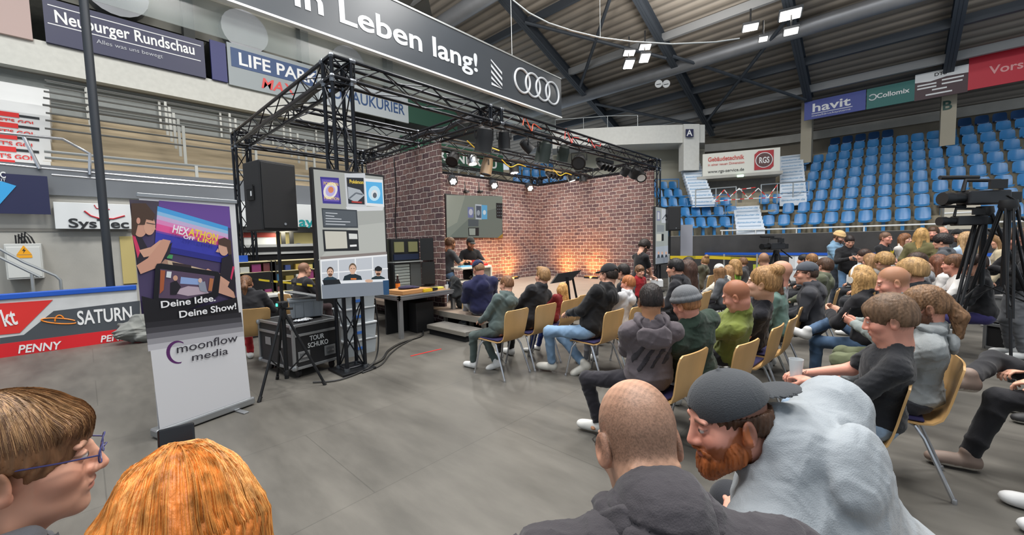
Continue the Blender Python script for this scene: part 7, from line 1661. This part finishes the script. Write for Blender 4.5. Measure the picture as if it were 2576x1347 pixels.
# chairs that can be seen
chair(3.44, 3.43, 'beech plywood chair under the man in the grey green tracksuit'); chair(3.95, 3.39, 'beech plywood chair under the man in the dark bomber jacket', -1); chair(4.43, 3.37, 'beech plywood chair under the blonde girl in red', 2)
chair(4.98, 3.47, 'empty beech plywood chair next to the blonde girl in red'); chair(4.05, 2.49, 'beech plywood chair under the man in the black cap', -3); chair(4.47, 2.40, 'beech plywood chair under the red haired man in the white hoodie', -2)
chair(2.92, 1.24, 'beech plywood chair under the man in the striped dark hoodie', -8); chair(3.44, 1.02, 'beech plywood chair under the man in the dark green jacket', -10); chair(4.17, .96, 'beech plywood chair under the ginger man in olive', -4); chair(4.66, .92, 'beech plywood chair under the woman with the blonde bun', -2); chair(5.5, .95, 'beech plywood chair beside the bald man in grey', 0)
chair(6.2, 2.18, 'beech plywood chair under the dark haired woman with the rucksack'); chair(7.3, 2.04, 'beech plywood chair under the girl in the white puffer jacket', -3); chair(8.6, 2.13, 'beech plywood chair under the blonde child in green'); chair(9.15, 2.1, 'beech plywood chair under the brown haired child'); chair(8.9, 2.92, 'beech plywood chair under the woman with the fur hood')
chair(7.35, .77, 'beech plywood chair under the man in the olive parka'); q1 = atd(2205, 1085, 2.30); q2 = atd(2300, 1030, 2.62); chair(q1.x, q1.y + .17, 'beech plywood chair under the man in the black t-shirt with the cup', 3); chair(q2.x, q2.y + .10, 'beech plywood chair under the bearded man with the ponytail', 3)
# --- first row
p1 = seated('man in grey green tracksuit with short reddish hair seen from behind on the first row', (1275, 713), (3.42, 3.45), nod=.30, turn=-4, hair='crop', hcol='#7a553a', top='hoodie', tcol='#566361', lcol='#515d5a', arms='lap', shoes='#e4e4e2', sole='#f0f0ee', legpts=((-.10, .46, .085, -.1, .7, 1, -.1, 1, 0), (.06, .14, .11, .1, .7, 1, -.3, 1, -.45)), bulk=1.05)
seated('man in dark bomber jacket with beige collar and blond hair seen from behind', (1367, 693), (3.95, 3.42), nod=.05, turn=6, hair='quiff', hcol='#94714c', top='jacket', tcol='#202024', lcol='#1d1d20', arms='lap', bulk=1.05)
seated('blonde girl in a red shirt looking to the left between the first row chairs', (1424, 729), (4.43, 3.42), nod=.0, turn=75, hair='long', hcol='#c99a5e', top='jacket', tcol='#7a2024', lcol='#2b3c78', arms='lap', tone='pale', hs=1.14)
seated('dark haired person on the first row almost hidden behind the man in the black cap', (1566, 682), t=5.9, nod=.1, hair='short', hcol='#1f1a18', top='jacket', tcol='#24262a')
# --- second row
b5 = seated('man in black hoodie, black cap and light blue jeans seen from behind', (1535, 690), (4.02, 2.52), nod=.22, turn=8, hair='crop', hcol='#2a201a', cap='cap', ccol='#1b1b1e', top='hoodie', tcol='#1b1b1d', lcol='#7f9cba', arms='lap', wl=(-.06, .27, .17), wr=(.05, .28, .17), shoes='#d6d2c8', sole='#e6e2d6', legpts=((-.16, .44, .10, -.5, .8, .9, -.3, 1, 0), (-.02, .08, .13, .2, .7, 1, -.5, .8, -.5)), bulk=1.1)
seated('red haired man in a white hoodie seen from behind next to the black cap', (1581, 711), (4.47, 2.42), nod=.2, hair='crop', hcol='#a8683e', top='hoodie', tcol='#c9c8ca', lcol='#8f9096', arms='lap', tone='pink')
seated('man in black hooded jacket with short black hair on the second row', (1697, 672), t=5.5, nod=.1, hair='short', hcol='#1c1a1a', top='hoodie', tcol='#232327', lcol='#222226')
seated('woman with long dark brown hair and a grey rucksack', (1745, 690), (6.2, 2.2), t=5.6, nod=.1, turn=-8, hair='hang', hcol='#4a352c', top='jacket', tcol='#6f7072', lcol='#2a2a2e')
seated('person with short black hair half hidden behind the woman with the rucksack', (1730, 663), t=6.9, hair='short', hcol='#201c1a', top='jacket', tcol='#26262a')
seated('blonde woman with a fur hood looking left', (1778, 657), (8.9, 2.95), turn=60, nod=.05, hair='bun', hcol='#8d6b48', top='hoodie', tcol='#4c4a3c', hs=1.05)
seated('child with a white cap looking left', (1808, 674), t=6.4, s=.82, turn=55, nod=.2, hair='long', hcol='#8f6b4a', cap='cap', ccol='#d9d6cc', top='jacket', tcol='#5a5c60')
seated('girl in a white puffer jacket with long light brown hair', (1839, 683), (7.28, 2.06), turn=45, nod=.05, hair='long', hcol='#9a7550', top='puffer', tcol='#d9d2c4', lcol='#1e1c22', arms='lap', lim=(.72, .95))
seated('brown haired child seen from behind in front of the yellow tape', (1868, 660), (9.15, 2.12), turn=30, hair='bowl', hcol='#6b4c34', top='jacket', tcol='#3b3b3e', lim=(.7, .98))
seated('blonde child with a bright green jacket seen from behind', (1882, 682), (8.5, 2.15), t=7.1, turn=-10, hair='mid', hcol='#a07c50', top='jacket', tcol='#7fae3a', lim=(.6, .9))
seated('nearly bald man in a brown sweater seen in profile in front of the yellow tape', (1920, 652), t=7.0, turn=62, nod=0, hair='buzz', hcol='#7a5c44', top='shirt', tcol='#4a4038', arms='fold')
# --- boy, man with the box
standing('boy in a red and black shirt facing the audience beside the standing man', (1611, 691), 6.9, -115, s=.66, hair='fringe', hcol='#6a4c36', top='shirt', tcol='#9a2028', lcol='#22242a', arms='down', hs=1.25)
m8 = standing('standing man in black t-shirt with curly dark hair bending over a white box', (1622, 618), 7.7, -25, nod=.62, lean=.12, hair='curly', hcol='#241c18', beard='#2a1f1a', top='tee', sleeve=.4, tcol='#19191c', lcol='#1f1f23', arms=((.10, .30, -.02), (.0, .40, -.12)), tone='fair')
p = m8['w'](m8['wr'][1] + V3(-.02, .12, -.08)); small('white_carton', 'white carton held by the bending standing man', 'box', MB().box2((-.16, -.11, -.10), (.16, .11, .02)), WHITE, p, .5)
# --- near block, third and fourth row
ad = seated('man in faded dark hoodie with diagonal stripes on the back, short black hair', (1650, 776), (2.88, 1.30), t=2.76, face=36, nod=.40, turn=6, hair='crop', hcol='#231c1a', tone='olive', top='hoodie', tcol='#665e62', lcol='#2c2a30', arms='lap', hood_k=1.25, legpts=((-.38, .22, .10, -1, .40, .30, -.9, .4, 0), (.0, .36, .09, .3, .8, 1, -.4, 1, 0)), lim=(.8, 1.1), bulk=1.06, waist=1.1, hs=1.1, h=.0085, shoes='#d9d7d2')
for i, c in enumerate((-.085, -.015, .055, .12)):
    w_ = .020; n_ = norm(V3(.89, -.45, 0)); decal(ad, 'printed_stripe', [((n_[0] * (c + w_), .30 + n_[1] * (c + w_), 0), n_), ((n_[0] * (c - w_), .30 + n_[1] * (c - w_), 0), -n_), ((0, 0, -.03), (0, 0, 1)), ((0, .40 - .02 * i, 0), (0, 1, 0)), ((0, .13 + .03 * abs(i - 1), 0), (0, -1, 0)), ((.15, 0, 0), (1, 0, 0)), ((-.15, 0, 0), (-1, 0, 0))], cloth('#38353a'))
be = seated('man in dark green jacket and grey knitted beanie looking down', (1727, 764), (3.26, 1.10), t=2.95, face=70, nod=.38, turn=2, hair='crop', hcol='#9a6a44', cap='beanie', ccol='#6d6f72', top='jacket', tcol='#2a3a30', lcol='#26262a', arms='lap', tone='pink', bulk=1.28, waist=1.2, h=.0085)
ol = seated('ginger man with shaved head in an olive jacket looking at his phone', (1903, 766), (3.98, 1.02), t=3.2, hs=1.1, face=96, nod=.5, turn=14, hair='buzz', hcol='#8f5a3a', top='jacket', tcol='#76803c', lcol='#2b2b2e', arms='phone', tone='pink', bulk=1.05, h=.009)
phone(ol, 'black phone in the hands of the ginger man in olive', -1)
bu = seated('woman with a messy blonde bun and black t-shirt in profile', (1964, 738), (4.60, .98), t=3.55, hs=1.15, face=96, nod=.05, turn=18, hair='bun', hcol='#a07a50', top='tee', sleeve=.4, tcol='#26262c', lcol='#3b3c42', arms='fold', tone='pale')
seated('woman with brown hair and glasses beyond the woman with the bun', (1937, 702), t=4.4, hs=1.1, nod=.1, turn=35, hair='mid', hcol='#5c4030', glasses='#9a7a50', top='jacket', tcol='#5f7a72')
seated('broad bald man in a light grey t-shirt seen from behind', (1993, 690), (5.4, 1.0), t=4.45, hs=1.12, nod=.05, turn=-5, hair='buzz', hcol='#c09078', tone='pink', top='tee', sleeve=.4, tcol='#9a9da2', lcol='#2b2d33', bulk=1.18, waist=1.15)
seated('man with a grey cap and grey hood over a black jacket', (2027, 685), t=4.6, hs=1.08, nod=.05, turn=-12, hair='crop', hcol='#4a3a30', cap='cap', ccol='#4b5058', top='hoodie', tcol='#3a3b40', lcol='#26272b', bulk=1.12)
seated('man with glasses and olive parka in profile', (2073, 668), (7.0, .72), t=5.7, nod=0, turn=28, hair='short', hcol='#4a3426', glasses='#1b1b1e', top='hoodie', tcol='#565a48', lcol='#2e3034', bulk=1.08)
bl_ = seated('woman with long blonde hair, headphones and black coat seen from behind', (2165, 698), t=3.95, hs=1.05, face=62, nod=.25, turn=18, hair='hang', hcol='#b08a58', top='jacket', tcol='#1c1b1f', lcol='#49617e', arms='phone', legs='cross')
HP = MB(); HP.tube([bl_['hd'](.095 * math.cos(a), -.01, .02 + .115 * math.sin(a)) for a in [math.pi * i / 10 for i in range(11)]], .012, 8)
for sg in (-1, 1): HP.lathe(bl_['hd'](sg * .095, 0, -.01), [(.0, -.02), (.035, -.02), (.035, .02), (0, .02)], 12, Matrix(bl_['HM'].tolist()) @ Matrix.Rotation(math.pi / 2, 3, 'Y'))
HP.build('headphones', mat('headphone_white', '#d9d6d0', .4), bl_['root'], True)
# --- right block
bt_ = seated('young man in black t-shirt with a long brown fringe looking down in profile', (2236, 795), (q1.x, q1.y), t=2.16, face=93, nod=.34, turn=0, hs=1.10, lim=(.9, 1.12), hair='fringe', hcol='#6a5340', top='tee', sleeve=.4, tcol='#232428', lcol='#8fa3b8', arms='table', wl=(-.10, .33, .20), wr=(.08, .36, .20), el=(-1, -.6, -.8), er=(1, -.6, -.8), tone='pink', bulk=1.1, h=.0075, hh=.005)
w_ = bt_['w'](bt_['wr'][-1] + bt_['hdir'][-1] * .10 + V3(.02, .0, .02)); cu_ = thing('plastic_cup', 'clear plastic cup with dark writing held by the man in the black t-shirt', 'cup', w_); MB().lathe((0, 0, -.04), [(.030, 0), (.040, .125), (.038, .125), (.028, .004)], 20).build('cup_body', mat('cup_clear', '#dfe6ea', .12, alpha=.55), cu_, True); text('lettering', 'PROST', (-.035, -.036, .0), (1, -.25, 0), (0, 0, 1), .022, TXT, cu_, .0005)
wb = bt_['w'](bt_['wr'][-1] - norm(bt_['wr'][-1] - bt_['el'][-1]) * .03); dw = Vector(norm(bt_['wr'][-1] - bt_['el'][-1])); MB().lathe(Vector(bt_['wr'][-1]) - dw * .035, [(.031, -.012), (.032, 0), (.031, .012)], 16, dw.to_track_quat('Z', 'Y').to_matrix()).build('wrist_band', mat('band_yellow', '#e8d22a', .5), bt_['root'], True)
po = seated('bearded man with a ponytail in a grey hoodie over black', (2322, 765), (q2.x, q2.y), t=2.5, face=92, nod=.30, turn=-4, hs=1.1, lim=(.9, 1.12), hair='pony', hcol='#7a5c42', beard='#5f3d2a', top='hoodie', tcol='#8f9394', lcol='#303136', arms='lap', wl=(-.08, .42, .05), wr=(.06, .42, .05), tone='pink', bulk=1.1, h=.0085)
gi = seated('ginger man with very short hair beyond the man with the fringe', (2245, 706), t=3.4, hs=1.1, nod=.3, turn=-5, hair='buzz', hcol='#9a7050', top='jacket', tcol='#8a9290', lcol='#6d7358', arms='phone', tone='pink', er=None)
phone(gi, 'dark phone held in the lap of the man in grey sleeves', -1)
seated('person with a blond bowl haircut seen from behind', (2290, 682), t=4.05, hs=1.12, nod=.1, turn=20, hair='bowl', hcol='#a88558', top='jacket', tcol='#2d3035', tone='pink')
seated('person with dark brown hair behind the blond bowl haircut', (2302, 656), t=5.6, nod=0, hair='short', hcol='#3e2e26', top='hoodie', tcol='#8a8d92')
seated('woman with glasses and light brown hair looking left in the far rows', (2188, 655), t=6.6, nod=.05, turn=40, hair='mid', hcol='#94714e', glasses='#6b5a4a', top='jacket', tcol='#85807a')
seated('person with curly blond hair looking left in the far rows', (2222, 656), t=6.1, nod=.05, turn=40, hair='curly', hcol='#a07e52', top='hoodie', tcol='#5b6058')
seated('woman with long brown hair in a white top looking left', (2357, 660), t=5.8, nod=.0, turn=25, hair='long', hcol='#6b4230', top='tee', sleeve=.4, tcol='#d8d5d2', tone='pale')
wm = seated('man in a white t-shirt with short brown hair looking left', (2398, 662), t=5.2, nod=.08, turn=20, hair='short', hcol='#6b4c36', top='tee', sleeve=.4, tcol='#dcd9d6', arms='table', lcol='#4a5060', tone='pink')
bj = seated('man with dark hair in a black sports shirt sitting below the tripods', (2450, 662), t=5.0, nod=.15, turn=-8, hair='short', hcol='#3a2a22', top='shirt', tcol='#1f1f22', lcol='#3a3566', arms='phone')
seated('person with dark hair behind the woman in white', (2040, 652), t=7.6, nod=0, turn=30, hair='short', hcol='#8a6440', top='jacket', tcol='#4a4d52'); seated('person with black hair low in the far rows left of the olive parka', (2020, 653), t=7.9, nod=.1, hair='short', hcol='#231d1b', top='jacket', tcol='#33363a'); seated('dark haired person in the far rows behind the glasses woman', (2172, 642), t=7.6, nod=.1, hair='short', hcol='#3b2a24', top='jacket', tcol='#55595d')
# --- people standing along the dark wall
st1 = standing('standing man with a sand coloured beanie and blue vest looking at a phone', (2114, 596), 8.6, -110, nod=.5, hair='crop', hcol='#5a4030', beard='#5a4030', cap='beanie', ccol='#c9a877', top='puffer', tcol='#6f8fa8', lcol='#3b4048', arms='phone', sleeve=1)
st2 = standing('standing man in a black coat and jeans looking down at a phone', (2138, 606), 8.2, -160, nod=.45, hair='short', hcol='#2a2220', top='jacket', tcol='#1c1c1f', lcol='#5f7fa0', arms='phone'); phone(st2, 'black phone held by the standing man in the black coat', 1)
p33 = standing('standing man in a black t-shirt with a yellow print smiling', (2231, 598), 8.2, -120, nod=.05, hair='crop', hcol='#6a5040', top='tee', sleeve=.4, tcol='#1b1b1e', lcol='#26282c', arms='lap', tone='pink')
Y_ = mat('print_yellow', '#e6cc2c', .6); q = p33['che']; MB().prism([(-.05, -.07), (-.02, -.03), (-.055, .05), (-.03, .045), (.0, .01), (.04, .05), (.055, .04), (.03, -.03), (.05, -.07)], q + p33['fw'] * .150, p33['rt'] * -1, (0, 0, 1), .006).build('shirt_print', Y_, p33['root'])
standing('young woman with long brown hair in a white top and dark jacket', (2280, 601), 8.4, -120, nod=.05, hair='long_front', hcol='#7a5236', top='jacket', tcol='#d3cdc6', lcol='#26282c', arms='fold', tone='pale')
standing('woman with wavy blonde hair in an olive coat turned to the right', (2320, 590), 7.6, -20, nod=.05, hair='long', hcol='#b08a55', top='jacket', tcol='#66603f', lcol='#2b2d31', arms='down')
standing('bearded man with dark hair facing the woman in the olive coat', (2347, 586), 7.7, 170, nod=.05, hair='short', hcol='#46301f', beard='#6b4a34', top='jacket', tcol='#3b3f3c', arms='down', tone='pink')
standing('person with curly black hair in a grey coat seen from behind', (2366, 607), 6.6, 75, nod=.1, hair='curly', hcol='#241d1c', top='hoodie', tcol='#4d4f53', arms='down')
standing('bald man half hidden behind the curly haired person', (2372, 584), 9.0, -120, nod=.05, hair='buzz', hcol='#b58a70', top='jacket', tcol='#3c3e42', arms='down', tone='pink')
standing('man with a black cap behind the tripods', (2410, 592), 8.0, -150, nod=.15, hair='crop', hcol='#2a2220', cap='cap', ccol='#1a1a1c', beard='#4a3a30', top='jacket', tcol='#2e3034', arms='down')
standing('young woman in a pale blue shirt with light hair behind the tripods', (2437, 600), 7.0, -130, nod=.1, hair='long_front', hcol='#a88862', top='shirt', tcol='#a9bcd2', arms='fold', tone='pale'); standing('young woman with a green top behind the tripods', (2470, 600), 7.4, -120, nod=.1, hair='long_front', hcol='#8a6a4a', top='shirt', tcol='#6f8270', arms='down', tone='pale')
standing('person with long dark blond hair seen from behind near the right edge', (2512, 606), 6.6, 70, nod=.1, hair='hang', hcol='#7d6040', top='jacket', tcol='#b5a78c', arms='down')
standing('tall man in a black sweater and grey jeans standing at the right edge', (2552, 598), 5.0, 110, nod=.38, turn=20, hair='short', hcol='#5a4434', top='jacket', tcol='#1c1c1f', lcol='#6a6c70', arms='phone', tone='pink', h=.012)
# --- on the stage
YC_ = mat('stage_chair', '#8d867c', .5)
s1 = seated('man in dark grey t-shirt and jeans sitting at the left of the show table', (1133, 630), t=8.7, face=-5, zs=.86, s=1.0, nod=.1, turn=0, hair='short', hcol='#5f432f', beard='#6a4a34', top='tee', sleeve=.4, tcol='#45474a', lcol='#6f8db0', arms='table', legs='tuck', tone='tan')
seated('fair man half hidden behind the man in jeans at the show table', (1130, 613), t=9.3, face=-20, zs=.86, s=1.0, nod=.1, hair='short', hcol='#8a6a4a', top='tee', sleeve=.4, tcol='#4a4a4c', arms='table')
s3 = seated('man in black t-shirt and black cap sitting behind the show table', (1184, 636), t=9.0, face=-120, zs=.86, s=1.0, nod=.3, turn=-12, hair='crop', hcol='#2b211b', cap='cap', ccol='#2a2c2c', beard='#4b3525', top='tee', sleeve=.4, tcol='#212124', arms='table', tone='tan')
for inf, lab in ((s1, 'man in jeans'), (s3, 'man in the black cap')):
    L = inf['root'].location; t = thing('bar_stool', 'high stool under the %s on the stage' % lab, 'stool', (L.x, L.y, ZS)); MB().lathe((0, 0, .46), [(.17, 0), (.18, .02), (.17, .035)], 18).build('seat', YC_, t, True)
    for a in range(4): MB().bar((.1 * math.cos(a * 1.57 + .8), .1 * math.sin(a * 1.57 + .8), .46), (.2 * math.cos(a * 1.57 + .8), .2 * math.sin(a * 1.57 + .8), .008), .012, 6).build('leg', CHROME, t)
    MB().tube([(.165 * math.cos(a), .165 * math.sin(a), .16) for a in [i * math.pi / 8 for i in range(16)]], .009, 6, closed=True).build('foot_ring', CHROME, t)
nv = seated('man in a navy hoodie and navy cap sitting on the stage edge', (1225, 698), (4.72, 5.15), t=6.35, zs=.35, face=65, nod=.5, turn=-8, hair='crop', hcol='#8a6a50', cap='cap', ccol='#232a4c', top='hoodie', tcol='#2a2c4e', lcol='#8a8f98', arms='thigh', legs='ext', tone='pink', bulk=1.25, waist=1.25, lim=(.9, 1.1))
# --- dark desk corner
q = atd(640, 800, 5.5)
pw = seated('person with a long curly brown ponytail and black top sitting behind the banner', (618, 712), (q.x, q.y), face=72, nod=.25, hair='pony', hcol='#6a4a34', top='jacket', tcol='#202024', lcol='#b02a30', arms='phone', lim=(.9, 1.08))
chair(q.x, q.y, 'beech plywood chair under the person with the curly ponytail', -18)
dm = seated('man with glasses and black t-shirt sitting at the dark desk', (766, 697), t=7.1, face=10, s=1.0, nod=.05, hair='buzz', hcol='#6a4c38', glasses='#3b2a24', top='tee', sleeve=.4, tcol='#232226', lcol='#3a2c2e', arms='table', bulk=1.25, waist=1.3)
L = dm['root'].location; chair(L.x, L.y, 'beech plywood chair under the man at the dark desk', -80)
# --- right edge
e1 = person('person in black jeans and tan shoes with crossed legs at the right edge', (4.20, -1.02), face=94, s=1.05, top='jacket', tcol='#2c2c30', lcol='#232327', shoes='#8a776c', sole='#cfc6ba', hair='short', arms='thigh', legpts=((-.16, .56, .09, 0, .8, .9, -.1, 1, 0), (-.17, .58, .60, .9, .7, .45, -.30, .95, .05)), h=.009, hh=.009)
chair(4.20, -1.06, 'beech plywood chair under the person with crossed legs at the right edge', 2)
e2 = person('person in dark trousers with a beige bag on the lap at the right edge', (5.45, -1.45), face=95, s=1.0, top='jacket', tcol='#3a3a3e', lcol='#202023', shoes='#2a2a2c', hair='short', arms='lap', h=.012)
S_ = Solid(); S_.box((0, 0, 0), (.19, .10, .06), None, .04); S_.box((.02, 0, .055), (.12, .08, .02), None, .015); S_.fn = folds(.012, 40, 3); o = solid_obj('shoulder_bag', [(S_, .008)], cloth('#b99a62')); o.location = e2['w'](V3(0.02, .30, .70)); tag(o, 'beige cloth bag lying on dark trousers at the right edge', 'bag')
chair(5.45, -1.5, 'beech plywood chair under the person with the beige bag', 4)
e3 = person('person with black and white sneakers at the lower right edge', (4.75, -1.85), face=100, s=1.0, top='jacket', tcol='#5a3a28', lcol='#6a4630', shoes='#232124', sole='#ded8c8', hair='short', arms='lap', h=.012, legpts=((-.06, .58, .09, 0, .8, .9, 0, 1, 0), (.18, .5, .16, .3, .8, .9, 0, 1, .1)))
chair(4.75, -1.91, 'beech plywood chair under the person with black and white sneakers', 8)
q = atz(2640, 1300, .08); e4 = person('person with white shoes in the lower right corner', (q.x + .1, q.y - .52), face=95, s=1.0, top='jacket', tcol='#4a4c50', lcol='#2a2c30', shoes='#dedede', sole='#ececec', hair='short', arms='lap', h=.012)
chair(q.x + .1, q.y - .57, 'beech plywood chair under the person with white shoes', 5)
# ------------------------------------------------------------------ the four people right in front of the camera
H = atd(1612, 1082, .90); fv = Vector((math.cos(math.radians(44)), math.sin(math.radians(44)), 0)); q = H - fv * .30
f3 = seated('man with thinning shaved hair and glasses in a dark quilted hooded jacket, seen from behind', (1612, 1082), (q.x, q.y), t=.90, face=44, nod=.42, turn=-6, neck_f=.25, hair='balding', hcol='#4a382c', glasses='#17171c', top='jacket', hood=True, tcol='#3a373b', lcol='#24252a', arms='lap', bulk=1.34, waist=1.35, h=.005, hh=.0028, hs=1.08, lim=(.9, 1.06), tone='#c99c82', fold=.008, nape=True,
            seams=[((.25, .97, 0), .13, .02, .010), ((.97, -.25, 0), .17, .05, .008)])
dk_ = cloth('#1e1d20'); o_ = f3['nb'] - f3['pel']; u0 = float(o_ @ f3['up'])
decal(f3, 'hood_trim', [((0, u0 - .020, 0), (.22, 1, 0)), ((0, u0 - .042, 0), (-.22, -1, 0)), ((0, 0, -.02), (0, 0, 1))], dk_, .0045, .004, 'HOOD')
for c_ in (.40, .30, .18, .05): decal(f3, 'quilt_seam', [((0, c_ + .004, 0), (.22, 1, 0)), ((0, c_ - .004, 0), (-.22, -1, 0)), ((0, 0, -.03), (0, 0, 1)), ((.22, 0, 0), (1, 0, 0)), ((-.22, 0, 0), (-1, 0, 0))], dk_, .004, .0025)
for c_ in (-.12, .06): decal(f3, 'quilt_seam', [((c_ + .004, 0, 0), (1, -.12, 0)), ((c_ - .004, 0, 0), (-1, .12, 0)), ((0, 0, -.03), (0, 0, 1)), ((0, .36, 0), (0, 1, 0))], dk_, .004, .0025)
q = atd(2190, 1500, 1.16)
f4 = seated('man with backwards grey cap and red beard in a light grey hoodie leaning forward', (1862, 1022), (q.x, q.y), t=1.10, face=78, nod=.08, turn=-58, roll=-.10, hs=.94, neck_s=-.5, neck_f=.2, hair='crop', hcol='#4a3222', beard='#a0592e', cap='cap_back', ccol='#404347', top='hoodie', tcol='#979da2', lcol='#2c2e33', arms='lap', bulk=1.42, waist=1.45, hood_k=1.1, hood_sep=False, h=.0055, hh=.0032, s=1.08, tone='pink', fold=.0065)
f1 = seated('young man with brown hair and thin glasses in profile at the lower left', (52, 1145), t=.80, face=6, nod=.08, turn=10, hair='fringe', hcol='#7d5b40', glasses='#3a3a6a', top='hoodie', tcol='#63656a', lcol='#22242a', arms='lap', h=.007, hh=.0025, hs=1.08, tone='fair')
f2 = seated('woman with long shining red hair seen from above holding a phone', (462, 1362), t=.62, face=80, nod=.42, turn=0, hair='hang', hcol='#bf7030', top='jacket', tcol='#33343a', lcol='#24252b', arms='phone_up', h=.008, hh=.0032, s=.96, tone='pale')
for inf, xy_, lab in ((f3, None, 'man with thinning hair'), (f4, None, 'man in the light grey hoodie'), (f1, None, 'young man with thin glasses'), (f2, None, 'woman with red hair')):
    L = inf['root'].location; r = inf['root'].rotation_euler.z; f = Vector((-math.sin(r), math.cos(r), 0)) if True else None
    chair(L.x - f.x * .04, L.y - f.y * .04, 'beech plywood chair under the %s at the front' % lab, math.degrees(r))
o = MB().box((0, 0, 0), (.074, .009, .152)).build('phone', mat('phone_black', '#15161a', .2), bevel=.006); o.location = atd(447, 1150, 1.02); o.rotation_euler = (-.35, 0, -.15); tag(o, 'black phone held up in front of the red haired woman', 'phone')

rs = np.random.RandomState(4); P = []
for i in range(3600):                                              # red hair: from the parting down both sides and the back
    sd = 1 if rs.rand() < .5 else -1; y0 = rs.uniform(-.055, .07); f_ = np.clip((.02 - y0) / .075, 0, 1); ph = rs.uniform(0, 1) ** (1.0 if f_ > .3 else 3) * (.5 + .5 * f_) * math.pi / 2
    dx, dy = sd * math.cos(ph), -math.sin(ph); pp = []
    for k in range(16):
        t = k / 15
        if t < .5: th = t / .5 * 1.8; pp.append(f2['hd'](dx * .10 * math.sin(th) + sd * .002, y0 + dy * (.12 + y0 * .8) * math.sin(th), .04 + .11 * math.cos(th)))
        else: q = pp[7]; pp.append(q + V3(0, 0, -.42 * (t - .5) / .5) + (f2['hd'](dx * .05, -.06, 0) - f2['hd'](0, 0, 0)) * (t - .5) / .5)
    P.append(pp)
P = np.array(P) + rs.normal(size=(3600, 1, 3)) * .0015; strands(f2, P[:2500], hairmat('#c4742f'), .0006); strands(f2, P[2500:], hairmat('#d29450'), .0005, lift=.0016)
P = []
for i in range(2200):                                              # brown hair swept forward from the crown
    a = rs.uniform(-1.0, 1.0) * 1.9; pp = []; L = rs.uniform(.75, 1.15)
    for k in range(12):
        t = k / 11 * L; th = .1 + t * 1.25
        pp.append(f1['hd'](.098 * math.sin(th) * math.sin(a), -.045 + .125 * math.sin(th) * math.cos(a) + .02 * t, .035 + .112 * math.cos(th)))
    P.append(pp)
P = np.array(P) + rs.normal(size=(2200, 1, 3)) * .001; strands(f1, P[:1500], hairmat('#6d4e36'), .0005); strands(f1, P[1500:], hairmat('#a07c56'), .00045, lift=.0014)
print('objects', len(bpy.data.objects), 'script time', round(time.time() - T0, 1))
